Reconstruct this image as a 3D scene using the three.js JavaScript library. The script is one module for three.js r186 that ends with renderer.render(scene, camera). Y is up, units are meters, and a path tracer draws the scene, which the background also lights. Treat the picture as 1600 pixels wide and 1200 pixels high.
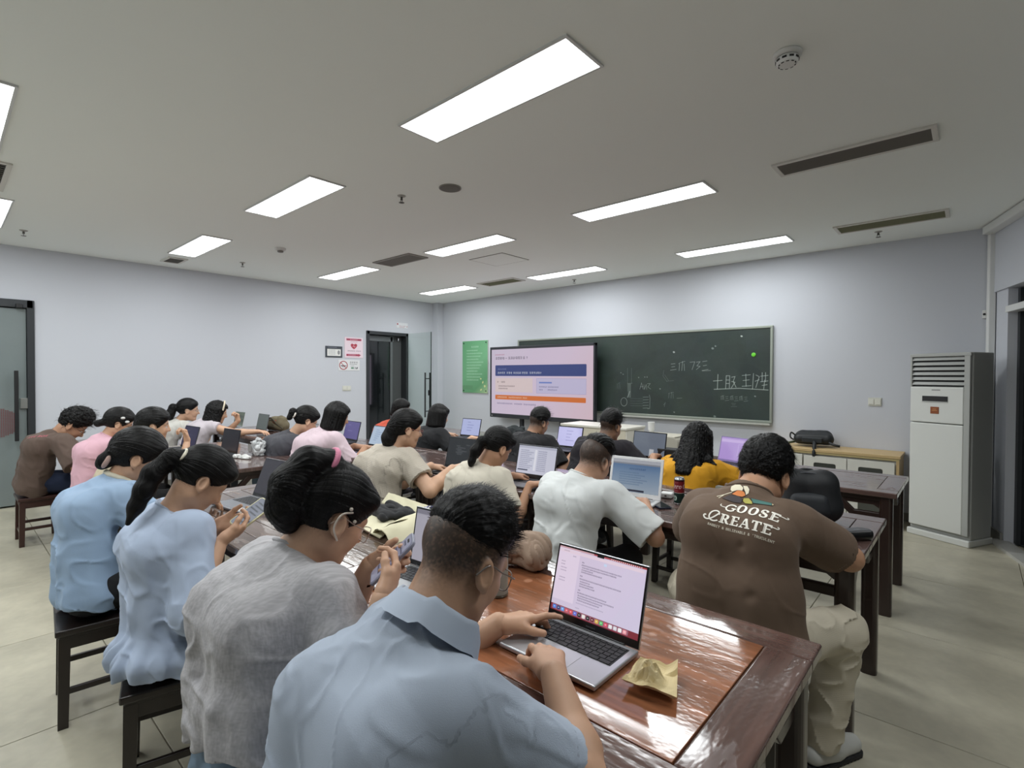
import * as THREE from 'three';
import { RoundedBoxGeometry } from 'three/addons/geometries/RoundedBoxGeometry.js';
import { mergeGeometries } from 'three/addons/utils/BufferGeometryUtils.js';
import { RectAreaLightUniformsLib } from 'three/addons/lights/RectAreaLightUniformsLib.js';

// ------------------------------------------------------------------ camera, light, exposure
const H = 2.967, XL = -8.108, EYE = 1.515, CAMZ = 6.8;          // ceiling height, left wall, camera height and distance to the front wall
const scene = new THREE.Scene();
scene.background = new THREE.Color(0x05070a);                     // night outside
const camera = new THREE.PerspectiveCamera(2 * Math.atan(600 / 804.56) * 180 / Math.PI, 4 / 3, 0.05, 60);
{
  const yaw = 41.819 * Math.PI / 180, pit = -0.895 * Math.PI / 180, roll = 0.225 * Math.PI / 180;
  const F = new THREE.Vector3(-Math.sin(yaw) * Math.cos(pit), Math.sin(pit), -Math.cos(yaw) * Math.cos(pit));
  const R0 = new THREE.Vector3(Math.cos(yaw), 0, -Math.sin(yaw)), U0 = R0.clone().cross(F);
  const R = R0.clone().multiplyScalar(Math.cos(roll)).addScaledVector(U0, Math.sin(roll)), U = R.clone().cross(F);
  const m = new THREE.Matrix4().makeBasis(R, U, F.clone().negate()).setPosition(0, EYE, CAMZ);
  m.decompose(camera.position, camera.quaternion, camera.scale);
}
scene.add(camera);
const renderer = new THREE.WebGLRenderer({ antialias: true });
renderer.toneMapping = THREE.LinearToneMapping;
renderer.toneMappingExposure = 1.92;
renderer.shadowMap.enabled = true;
RectAreaLightUniformsLib.init();
const PANEL_LIGHT = 10.4, PANEL_GLOW = 1.6, PANEL_COLOR = new THREE.Color(0.955, 0.99, 1.0);

// ------------------------------------------------------------------ helpers
const V = (x, y, z) => new THREE.Vector3(x, y, z);
let seed = 12345;
const rnd = () => { seed = (seed + 0x6d2b79f5) | 0; let t = Math.imul(seed ^ (seed >>> 15), 1 | seed); t = (t + Math.imul(t ^ (t >>> 7), 61 | t)) ^ t; return ((t ^ (t >>> 14)) >>> 0) / 4294967296; };
const rr = (a, b) => a + (b - a) * rnd();
const used = {};
function numbered(n) { const k = used[n] ?? 0; used[n] = k + 1; return k ? n + '_' + String(k).padStart(3, '0') : n; }
function tag(o, label, category, group, kind) { o.userData = { label, category }; if (group) o.userData.group = group; if (kind) o.userData.kind = kind; return o; }
function thing(name, label, category, pos = [0, 0, 0], ry = 0, group) {
  const o = new THREE.Group(); o.name = numbered(name); o.position.set(...pos); o.rotation.y = ry; scene.add(o);
  return tag(o, label, category, group);
}
function mesh(name, geo, mat, parent) {
  if (Array.isArray(geo)) geo = geo.length > 1 ? mergeGeometries(geo.map((g) => { g = g.index ? g.toNonIndexed() : g; for (const k of Object.keys(g.attributes)) if (!['position', 'normal', 'uv'].includes(k)) g.deleteAttribute(k); return g; })) : geo[0];
  const m = new THREE.Mesh(geo, mat); m.name = parent ? name : numbered(name); m.castShadow = m.receiveShadow = true; (parent || scene).add(m); return m;
}
function struct(name, geo, mat, parent) { const m = mesh(name, geo, mat, parent); if (!parent) m.userData = { kind: 'structure' }; return m; }
// box with uv in metres, optional rounded edge
function box(w, h, d, x = 0, y = 0, z = 0, r = 0, seg = 2) {
  const g = r > 0 ? new RoundedBoxGeometry(w, h, d, seg, Math.min(r, w / 2.01, h / 2.01, d / 2.01)) : new THREE.BoxGeometry(w, h, d);
  const p = g.attributes.position, n = g.attributes.normal, uv = g.attributes.uv;
  for (let i = 0; i < p.count; i++) {
    const ax = Math.abs(n.getX(i)), ay = Math.abs(n.getY(i)), az = Math.abs(n.getZ(i));
    if (ay >= ax && ay >= az) uv.setXY(i, p.getX(i), p.getZ(i)); else if (ax >= az) uv.setXY(i, p.getZ(i), p.getY(i)); else uv.setXY(i, p.getX(i), p.getY(i));
  }
  return g.translate(x, y, z);
}
function cyl(r1, r2, h, x = 0, y = 0, z = 0, n = 20, open = false) { return new THREE.CylinderGeometry(r1, r2, h, n, 1, open).translate(x, y, z); }
function lathe(pts, n = 28) { return new THREE.LatheGeometry(pts.map(([x, y]) => new THREE.Vector2(x, y)), n); }
function tube(pts, r, n = 24, rad = 7, closed = false) { return new THREE.TubeGeometry(new THREE.CatmullRomCurve3(pts.map((p) => Array.isArray(p) ? V(...p) : p), closed), n, r, rad, closed); }
function extrude(pts, depth, bevel = 0, holes = []) {
  const s = new THREE.Shape(pts.map(([x, y]) => new THREE.Vector2(x, y)));
  for (const h of holes) s.holes.push(new THREE.Path(h.map(([x, y]) => new THREE.Vector2(x, y))));
  return new THREE.ExtrudeGeometry(s, { depth: depth - 2 * bevel, bevelEnabled: bevel > 0, bevelSize: bevel, bevelThickness: bevel, bevelSegments: 2, curveSegments: 12 }).translate(0, 0, bevel);
}
function rrect(w, h, r, n = 5) { const p = []; for (const [cx, cy, a] of [[w / 2 - r, h / 2 - r, 0], [-w / 2 + r, h / 2 - r, 1], [-w / 2 + r, -h / 2 + r, 2], [w / 2 - r, -h / 2 + r, 3]]) for (let i = 0; i <= n; i++) { const t = (a + i / n) * Math.PI / 2; p.push([cx + r * Math.cos(t), cy + r * Math.sin(t)]); } return p; }
// smooth value noise
const PERM = new Uint8Array(512); { const a = [...Array(256).keys()]; for (let i = 255; i > 0; i--) { const j = Math.floor(rnd() * (i + 1)); [a[i], a[j]] = [a[j], a[i]]; } for (let i = 0; i < 512; i++) PERM[i] = a[i & 255]; }
const sm = (t) => t * t * (3 - 2 * t);
function vnoise(x, y, z) {
  const X = Math.floor(x), Y = Math.floor(y), Z = Math.floor(z), fx = sm(x - X), fy = sm(y - Y), fz = sm(z - Z);
  const h = (i, j, k) => PERM[PERM[PERM[(X + i) & 255] + ((Y + j) & 255)] + ((Z + k) & 255)] / 255;
  const l = (a, b, t) => a + (b - a) * t;
  return l(l(l(h(0, 0, 0), h(1, 0, 0), fx), l(h(0, 1, 0), h(1, 1, 0), fx), fy), l(l(h(0, 0, 1), h(1, 0, 1), fx), l(h(0, 1, 1), h(1, 1, 1), fx), fy), fz);
}
const clamp = (x, a, b) => x < a ? a : x > b ? b : x, lerp = (a, b, t) => a + (b - a) * t, smooth = (a, b, x) => sm(clamp((x - a) / (b - a), 0, 1));
// textures: a periodic 2-D function -> data texture; canvases
function dataTex(n, f, srgb, rx = 1, ry = 1, m = n) {
  const d = new Uint8Array(n * m * 4);
  for (let y = 0; y < m; y++) for (let x = 0; x < n; x++) { const c = f(x / n, y / m), i = (y * n + x) * 4; for (let k = 0; k < 3; k++) d[i + k] = clamp(Array.isArray(c) ? c[k] : c, 0, 1) * 255; d[i + 3] = 255; }
  const t = new THREE.DataTexture(d, n, m, THREE.RGBAFormat); t.wrapS = t.wrapT = THREE.RepeatWrapping; t.magFilter = THREE.LinearFilter; t.repeat.set(rx, ry);
  if (srgb) t.colorSpace = THREE.SRGBColorSpace; t.needsUpdate = true; return t;
}
// periodic noise on [0,1)^2 with integer frequency
function pn(u, v, fx, fy, s = 0) {
  const x = u * fx, y = v * fy, X = Math.floor(x), Y = Math.floor(y), a = sm(x - X), b = sm(y - Y);
  const h = (i, j) => PERM[PERM[(((X + i) % fx) + s * 37) & 255] + ((((Y + j) % fy) + s * 91) & 255)] / 255;
  return lerp(lerp(h(0, 0), h(1, 0), a), lerp(h(0, 1), h(1, 1), a), b);
}
function canvasTex(w, h, draw) { const c = document.createElement('canvas'); c.width = w; c.height = h; draw(c.getContext('2d'), w, h); const t = new THREE.CanvasTexture(c); t.colorSpace = THREE.SRGBColorSpace; return t; }
const M = (color, roughness = 0.6, o = {}) => new THREE.MeshStandardMaterial({ color, roughness, ...o });
const P = (color, roughness = 0.6, o = {}) => new THREE.MeshPhysicalMaterial({ color, roughness, ...o });
// pseudo characters: small ink blocks of strokes that read as a line of fine print
function hanzi(g, x, y, s, n, gap = 1.08, sd = 1) {
  let q = sd * 7919 + 13; const r = () => { q = (q * 16807) % 2147483647; return q / 2147483647; };
  g.lineWidth = Math.max(1, s * 0.09); g.lineCap = 'butt';
  for (let i = 0; i < n; i++) {
    const X = x + i * s * gap; g.beginPath();
    for (let k = 0; k < 3; k++) { const yy = y + s * (0.12 + 0.36 * k + 0.06 * r()); const a = r() * 0.3, b = 0.7 + r() * 0.3; g.moveTo(X + a * s, yy); g.lineTo(X + b * s, yy); }
    for (let k = 0; k < 2; k++) { const xx = X + s * (0.2 + 0.5 * k + 0.15 * r()), a = r() * 0.3, b = 0.7 + r() * 0.3; g.moveTo(xx, y + a * s); g.lineTo(xx + (r() - 0.5) * s * 0.2, y + b * s); }
    g.stroke();
  }
}
// ------------------------------------------------------------------ setting
const texFine = dataTex(128, (u, v) => 0.5 + 0.25 * (pn(u, v, 64, 64) - 0.5) + 0.25 * (pn(u, v, 23, 23, 2) - 0.5) + 0.2 * (pn(u, v, 7, 7, 4) - 0.5));
const tex = (t, rx, ry) => { const c = t.clone(); c.repeat.set(rx, ry); c.needsUpdate = true; return c; };
const mWall = M(0xc9ccd3, 0.88, { bumpMap: tex(texFine, 2, 2), bumpScale: 0.0006 });
const mCeil = M(0xf3f7f4, 0.92);
const mFrame = M(0x34373a, 0.45, { metalness: 0.3 });
const mDarkGlass = P(0x14181a, 0.08, { clearcoat: 0.6, clearcoatRoughness: 0.03 });
const mWhite = M(0xdfe0de, 0.5), mOff = M(0xd9d6ca, 0.55), mBlack = M(0x141517, 0.5), mChrome = M(0xb9bcc0, 0.25, { metalness: 0.9 });
const ZB = 9.4;                                                   // back wall
const WR = (s) => [0.12 + 0.275 * s, 0.9614 * s], WRY = Math.atan2(-0.9614, 0.275);  // right wall runs on a slant: point at distance s, heading

{ // floor: large beige tiles with thin dark joints
  const slab = struct('floor', box(12.6, 0.1, 10.6, -2.6, -0.062, 4.6), M(0x857e70, 0.9));
  const stain = (s) => dataTex(128, (u, v) => { const a = pn(u, v, 5, 5, s) * 0.5 + pn(u, v, 17, 17, s + 1) * 0.3 + pn(u, v, 61, 61, s + 2) * 0.2; const k = 0.93 + 0.09 * (a - 0.5) * 2; return [0.775 * k, 0.752 * k, 0.672 * k]; }, true);
  const gloss = dataTex(128, (u, v) => 0.5 + 0.08 * (pn(u, v, 9, 9, 8) - 0.4) + 0.06 * (pn(u, v, 41, 41, 9) - 0.5));
  const mats = [1, 5, 9].map((s) => M(0xffffff, 0.75, { map: tex(stain(s), 0.9, 0.9), roughnessMap: tex(gloss, 0.8, 0.8) }));
  const T = 1.075, g = box(T - 0.004, 0.02, T - 0.004, 0, -0.01, 0, 0.0025, 1); let k = 0;
  for (let i = 0; i < 9; i++) for (let j = 0; j < 9; j++) {
    const x = -7.94 + T * (i + 0.5) - 0.36, z = 4.0 - 4 * T + T * (j + 0.5) + 0.03;
    if (x - T / 2 < XL - 0.9 || x - T / 2 > WR(z / 0.96 + 0.6)[0] + 0.4) continue;
    const m = mesh('floor_tile', g, mats[(k = (k * 7 + i + j * 2 + 1) % 3)], slab); m.position.set(x, 0, z); m.rotation.y = ((i * 3 + j * 5) % 4) * Math.PI / 2;
  }
}
struct('ceiling', box(12.6, 0.2, 10.6, -2.6, H + 0.1, 4.6), mCeil);
// front wall and left wall with two door openings
struct('wall_front', box(12.6, H + 0.1, 0.2, -2.6, H / 2 - 0.05, -0.1), mWall);
struct('wall_back', box(12.6, H + 0.1, 0.2, -2.6, H / 2 - 0.05, ZB + 0.1), mWall);
{
  const parts = [], seg = (z0, z1, y0, y1) => parts.push(box(0.2, y1 - y0, z1 - z0, XL - 0.1, (y0 + y1) / 2, (z0 + z1) / 2));
  seg(-0.1, 0.75, -0.1, H); seg(0.75, 1.66, 2.32, H); seg(1.66, 6.04, -0.1, H); seg(6.04, 7.95, 2.36, H); seg(7.95, ZB + 0.1, -0.1, H);
  struct('wall_left', parts, mWall);
  struct('pillar', box(0.16, H, 0.14, XL + 0.08, H / 2, 0.07, 0.004), mWall);      // shallow pilaster in the far corner
}
// corridor behind the doors
struct('corridor', [box(0.1, 3, 10.6, XL - 1.75, 1.4, 4.6), box(1.7, 0.1, 10.6, XL - 0.95, H + 0.02, 4.6), box(1.6, 3, 0.1, XL - 0.95, 1.4, -0.2), box(1.6, 3, 0.1, XL - 0.95, 1.4, 9.6), box(1.7, 0.04, 10.6, XL - 0.95, -0.03, 4.6)], M(0x8f9694, 0.8));
{ // right wall on a slant: pier, header, dark window, sill, transom, cornice
  const L = 9.9, put = (name, w, h, d, s, y, off, mat, r = 0) => { // centre s along the wall, off = outward
    const [x, z] = WR(s); const m = struct(name, box(w, h, d, 0, 0, 0, r), mat); m.position.set(x + 0.9614 * off, y, z - 0.275 * off); m.rotation.y = WRY; return m;
  };
  put('wall_right', L, H - 2.34 + 0.06, 0.24, L / 2, 2.34 + (H - 2.34) / 2 + 0.02, 0.12, mWall);
  put('wall_right_pier', 0.34, 2.45, 0.22, 0.16, 1.2, 0.13, mWall);
  put('trim_1', 0.07, H - 0.05, 0.05, 0.045, H / 2, -0.012, mWhite, 0.006);          // corner pipe casing
  put('trim_2', L, 0.075, 0.09, L / 2 + 0.06, H - 0.045, -0.045, mWhite, 0.008);     // curtain rail casing at the ceiling
  put('baseboard_right', 0.22, 0.09, 0.02, 0.2, 0.045, 0.008, M(0x8b8a84, 0.6));
  put('window_1', L - 0.36, 2.3, 0.03, 0.36 + (L - 0.36) / 2, 1.17, 0.13, mDarkGlass);
  put('window_frame', 0.05, 2.3, 0.07, 0.365, 1.17, 0.12, mFrame);
  put('window_transom', L - 0.3, 0.06, 0.1, 0.3 + (L - 0.3) / 2, 2.14, 0.06, mWhite, 0.006);
  put('window_sill', 1.6, 0.03, 0.14, 1.08, 0.012, -0.01, M(0xb9b8b2, 0.35));
  const bx = struct('window_backing', box(L, 2.5, 0.05, 0, 0, 0), mBlack); const [x, z] = WR(L / 2); bx.position.set(x + 0.9614 * 0.24, 1.2, z - 0.275 * 0.24); bx.rotation.y = WRY;
}
struct('baseboard_front', box(8.2, 0.09, 0.014, -4.0, 0.045, 0.007, 0.003), M(0x8b8a84, 0.6));
struct('baseboard_left', box(0.014, 0.09, 4.36, XL + 0.007, 0.045, 3.85, 0.003), M(0x8b8a84, 0.6));

{ // large glass door, left
  const zc = 6.04, d = struct('door_1', [box(0.12, 0.09, 1.9, XL - 0.03, 2.315, 7.0, 0.004), box(0.12, 2.36, 0.065, XL - 0.03, 1.18, 6.072, 0.004), box(0.12, 2.36, 0.07, XL - 0.03, 1.18, 7.92, 0.004)], mFrame);
  const gl = P(0x98a3a3, 0.22, { transmission: 0.35, thickness: 0, ior: 1.45, clearcoat: 0.8, clearcoatRoughness: 0.02 });
  struct('door_glass', box(0.012, 2.24, 0.86, XL - 0.01, 1.14, 6.54), gl, d);
  struct('door_glass', box(0.012, 2.24, 0.88, XL - 0.01, 1.14, 7.43), gl, d);
  for (const z of [6.2, 6.88]) { struct('door_handle', [box(0.028, 0.8, 0.036, XL + 0.065, 1.155, z, 0.006), cyl(0.01, 0.01, 0.07, 0, 0, 0, 10).rotateZ(Math.PI / 2).translate(XL + 0.03, 1.42, z), cyl(0.01, 0.01, 0.07, 0, 0, 0, 10).rotateZ(Math.PI / 2).translate(XL + 0.03, 0.9, z)], mBlack, d); }
  struct('door_lock', box(0.03, 0.12, 0.1, XL + 0.01, 1.18, 6.115, 0.004), M(0x9a9c98, 0.35, { metalness: 0.7 }), d);
  struct('door_closer', [box(0.06, 0.05, 0.06, XL + 0.05, 2.285, 6.17, 0.01)], mBlack, d);
  // round red dotted sticker, real little discs
  const dots = []; for (let i = -9; i <= 9; i++) for (let j = -9; j <= 9; j++) { const y = i * 0.017, z = j * 0.017; if (y * y + z * z < 0.157 * 0.157) dots.push(new THREE.CircleGeometry(0.0066, 10).rotateY(Math.PI / 2).translate(XL + 0.0015, 0.965 + y, 6.335 + z)); }
  struct('door_sticker', dots, M(0x7d4a4c, 0.6), d);
}
{ // narrow dark door near the front and its open glass leaf
  const d = struct('door_2', [box(0.24, 2.32, 0.06, XL - 0.1, 1.16, 1.63, 0.004), box(0.24, 2.32, 0.05, XL - 0.1, 1.16, 0.775, 0.004), box(0.24, 0.06, 0.9, XL - 0.1, 2.29, 1.2, 0.004)], mFrame);
  struct('door_panel', [box(0.05, 2.26, 0.07, XL - 0.13, 1.13, 1.555, 0.004), box(0.05, 2.26, 0.05, XL - 0.13, 1.13, 1.045, 0.004), box(0.05, 0.1, 0.6, XL - 0.13, 2.2, 1.3, 0.004), box(0.05, 0.24, 0.6, XL - 0.13, 0.12, 1.3, 0.004)], M(0x6d7173, 0.4, { metalness: 0.3 }), d);
  struct('door_glass', box(0.014, 1.92, 0.46, XL - 0.135, 1.2, 1.3), mDarkGlass, d);
  struct('door_reveal', box(0.05, 2.26, 0.24, XL - 0.17, 1.13, 0.905), M(0x4a4d4e, 0.5), d);
  struct('door_bolt', cyl(0.016, 0.016, 0.05, XL - 0.12, 2.2, 0.88, 12), mChrome, d);
  const leaf = struct('door_3', box(0.7, 2.3, 0.012, XL + 0.37, 1.165, 0.765), P(0xf4f8f6, 0.03, { transmission: 1, thickness: 0, ior: 1.2 }));
  struct('door_edge', box(0.008, 2.3, 0.016, XL + 0.722, 1.165, 0.765), M(0x24302c, 0.3), leaf);
  for (const dz of [-0.055, 0.055]) struct('door_handle', [cyl(0.014, 0.014, 0.82, XL + 0.62, 1.16, 0.765 + dz, 14)], mBlack, leaf);
  struct('door_handle', [0.86, 1.46].map((y) => cyl(0.009, 0.009, 0.11, 0, 0, 0, 10).rotateX(Math.PI / 2).translate(XL + 0.62, y, 0.765)), mBlack, leaf);
  struct('door_lock', box(0.06, 0.1, 0.03, XL + 0.68, 1.2, 0.765, 0.006), mBlack, leaf);
}
// ------------------------------------------------------------------ ceiling fittings
const panelEmit = new THREE.MeshStandardMaterial({ color: 0xffffff, roughness: 0.6, emissive: PANEL_COLOR, emissiveIntensity: PANEL_GLOW });
const mPanelFrame = M(0xd4d6d5, 0.4);
function lightPanel(x, z, label) {
  const t = thing('ceiling_light', label, 'ceiling light', [x, H, z], 0, 'recessed light panels in the ceiling');
  const w = 1.17, d = 0.27, b = 0.014;
  mesh('frame', [box(w + 2 * b, 0.012, b, 0, -0.004, d / 2 + b / 2), box(w + 2 * b, 0.012, b, 0, -0.004, -d / 2 - b / 2), box(b, 0.012, d, w / 2 + b / 2, -0.004, 0), box(b, 0.012, d, -w / 2 - b / 2, -0.004, 0)], mPanelFrame, t);
  mesh('diffuser', box(w, 0.006, d, 0, -0.003, 0), panelEmit, t);
  const l = new THREE.RectAreaLight(PANEL_COLOR, PANEL_LIGHT, w, d); l.rotation.x = -Math.PI / 2; l.position.set(0, -0.009, 0); l.castShadow = true; t.add(l);
  return t;
}
for (const [x, z, l] of [[-1.9, 4.86, 'long white light panel nearest the top of the picture, the largest one'], [-4.2, 4.84, 'light panel in the middle of the row with the largest panel'], [-6.55, 4.81, 'light panel above the plain left wall beside the small grille'],
  [-2.1, 2.86, 'light panel between the long louvred vent and the round speaker'], [-4.23, 2.83, 'light panel in mid ceiling beside the square access hatch'], [-6.64, 2.89, 'light panel left of the dark mid ceiling vent'],
  [-2.03, 0.86, 'light panel above the right part of the chalkboard'], [-4.3, 0.88, 'light panel above the display, right of the greenish vent'], [-6.68, 1.0, 'light panel nearest the far corner of the room'],
  [-4.2, 6.66, 'upper of the two light panels cut off by the left picture edge'], [-6.58, 6.5, 'lower of the two light panels cut off by the left picture edge'], [-1.9, 6.85, 'light panel above the nearest seated students, out of the picture'], [-4.2, 8.65, 'light panel behind the photographer towards the middle of the room'], [-6.58, 8.6, 'light panel behind the photographer near the left wall'], [0.45, 4.86, 'light panel by the window, out of the picture']]) lightPanel(x, z, l);
// vents with real slats
function vent(x, z, w, d, n, label, mFr, mSl, across = false, mBk = mBlack) {
  const t = thing('ceiling_vent', label, 'vent', [x, H, z]); const b = 0.03;
  mesh('frame', [box(w + 2 * b, 0.014, b, 0, -0.006, d / 2 + b / 2, 0.003), box(w + 2 * b, 0.014, b, 0, -0.006, -d / 2 - b / 2, 0.003), box(b, 0.014, d, w / 2 + b / 2, -0.006, 0, 0.003), box(b, 0.014, d, -w / 2 - b / 2, -0.006, 0, 0.003)], mFr, t);
  mesh('backing', box(w, 0.002, d, 0, -0.001, 0), mBk, t);
  const L = across ? w : d, g = across ? box(0.004, 0.011, d).rotateZ(0.6) : box(w, 0.011, 0.004).rotateX(0.6);
  for (let i = 0; i < n; i++) { const s = mesh('slat', g, mSl, t), q = -L / 2 + L * (i + 0.5) / n; s.position.set(across ? q : 0, -0.007, across ? 0 : q); }
}
const mSlat = M(0x8d8b86, 0.5), mFr = M(0xd6d4ce, 0.5), mGreenish = M(0x8e9178, 0.6);
vent(-0.61, 2.85, 0.82, 0.2, 14, 'long dark louvred vent in a white frame at right of the ceiling', mFr, M(0x77746f, 0.5));
vent(-0.6, 0.86, 0.8, 0.24, 5, 'long greenish vent near the front wall above the air conditioner', mFr, mGreenish, false, M(0x5c5e4c, 0.7));
vent(-5.38, 2.91, 0.7, 0.24, 8, 'dark brown vent in mid ceiling left of the access hatch', M(0x8f8b86, 0.5), M(0x837d76, 0.5), false, M(0x55504b, 0.7));
vent(-5.45, 0.98, 0.7, 0.24, 5, 'greenish vent above the display near the front wall', mFr, mGreenish, false, M(0x6c6e58, 0.7));
vent(-7.56, 4.78, 0.3, 0.16, 8, 'small louvred grille in the ceiling by the left wall', mFr, mSlat, true);
vent(-5.35, 6.6, 0.72, 0.27, 14, 'striped grille between the two light panels at the left picture edge', mFr, mSlat, true);
{ // hatch
  const t = thing('access_hatch', 'square ceiling access hatch with a thin dark joint', 'hatch', [-4.43, H, 2.1]);
  mesh('hatch_panel', box(0.54, 0.006, 0.47, 0, -0.002, 0), mCeil, t);
  const g = M(0x77736d, 0.8); mesh('joint', [box(0.57, 0.003, 0.012, 0, -0.001, 0.242), box(0.57, 0.003, 0.012, 0, -0.001, -0.242), box(0.012, 0.003, 0.49, 0.278, -0.001, 0), box(0.012, 0.003, 0.49, -0.278, -0.001, 0)], g, t);
}
{ // smoke detector with slots
  const t = thing('smoke_detector', 'white smoke detector on the ceiling at upper right', 'smoke detector', [-0.64, H, 4.24]);
  mesh('base', lathe([[0.001, 0], [0.058, 0], [0.06, -0.004], [0.058, -0.016], [0.05, -0.02], [0.001, -0.02]].reverse()), mWhite, t);
  mesh('cap', lathe([[0.001, -0.02], [0.046, -0.02], [0.047, -0.032], [0.044, -0.046], [0.03, -0.052], [0.001, -0.053]].reverse()), mWhite, t);
  const s = []; for (let i = 0; i < 10; i++) { const a = i / 10 * Math.PI * 2; s.push(box(0.018, 0.008, 0.003, 0, -0.034, 0.0465).rotateY(a)); s.push(box(0.012, 0.002, 0.005, 0, -0.0505, 0.034).rotateY(a + 0.3)); } mesh('slots', s, mBlack, t);
}
{
  const t = thing('ceiling_speaker', 'round dark ceiling speaker in mid ceiling', 'speaker', [-3.03, H, 4.14]);
  mesh('grille', lathe([[0.001, -0.012], [0.07, -0.01], [0.078, -0.006], [0.08, 0]], 32), M(0x6d6a64, 0.7), t);
  mesh('rim', new THREE.TorusGeometry(0.082, 0.005, 8, 36).rotateX(Math.PI / 2).translate(0, -0.003, 0), M(0x8d8a84, 0.5), t);
}
{
  const t = thing('smoke_detector', 'small round detector on the ceiling left of centre', 'smoke detector', [-5.93, H, 4.16]);
  mesh('base', lathe([[0.001, -0.03], [0.05, -0.028], [0.06, -0.01], [0.06, 0]]), mWhite, t); mesh('cap', lathe([[0.001, -0.048], [0.03, -0.046], [0.034, -0.03]]), M(0x777470, 0.5), t);
}
for (const [x, z, l] of [[-3.46, 4.28, 'ceiling sprinkler head beside the round ceiling speaker'], [-7.05, 4.15, 'ceiling sprinkler head near the small wall grille'], [-0.72, 0.53, 'ceiling sprinkler head below the right greenish vent'], [-4.48, 0.4, 'ceiling sprinkler head under the panel above the display'], [-7.17, 6.2, 'ceiling sprinkler head at the left picture edge']]) {
  const t = thing('sprinkler', l, 'sprinkler', [x, H, z]);
  mesh('rosette', lathe([[0.012, -0.012], [0.03, -0.006], [0.034, 0]]), M(0xa9a7a2, 0.4), t);
  mesh('head', [cyl(0.008, 0.01, 0.03, 0, -0.02, 0, 10), cyl(0.022, 0.022, 0.002, 0, -0.055, 0, 14), box(0.003, 0.03, 0.003, 0.01, -0.042, 0), box(0.003, 0.03, 0.003, -0.01, -0.042, 0)], M(0x57544f, 0.4, { metalness: 0.5 }), t);
}
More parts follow.
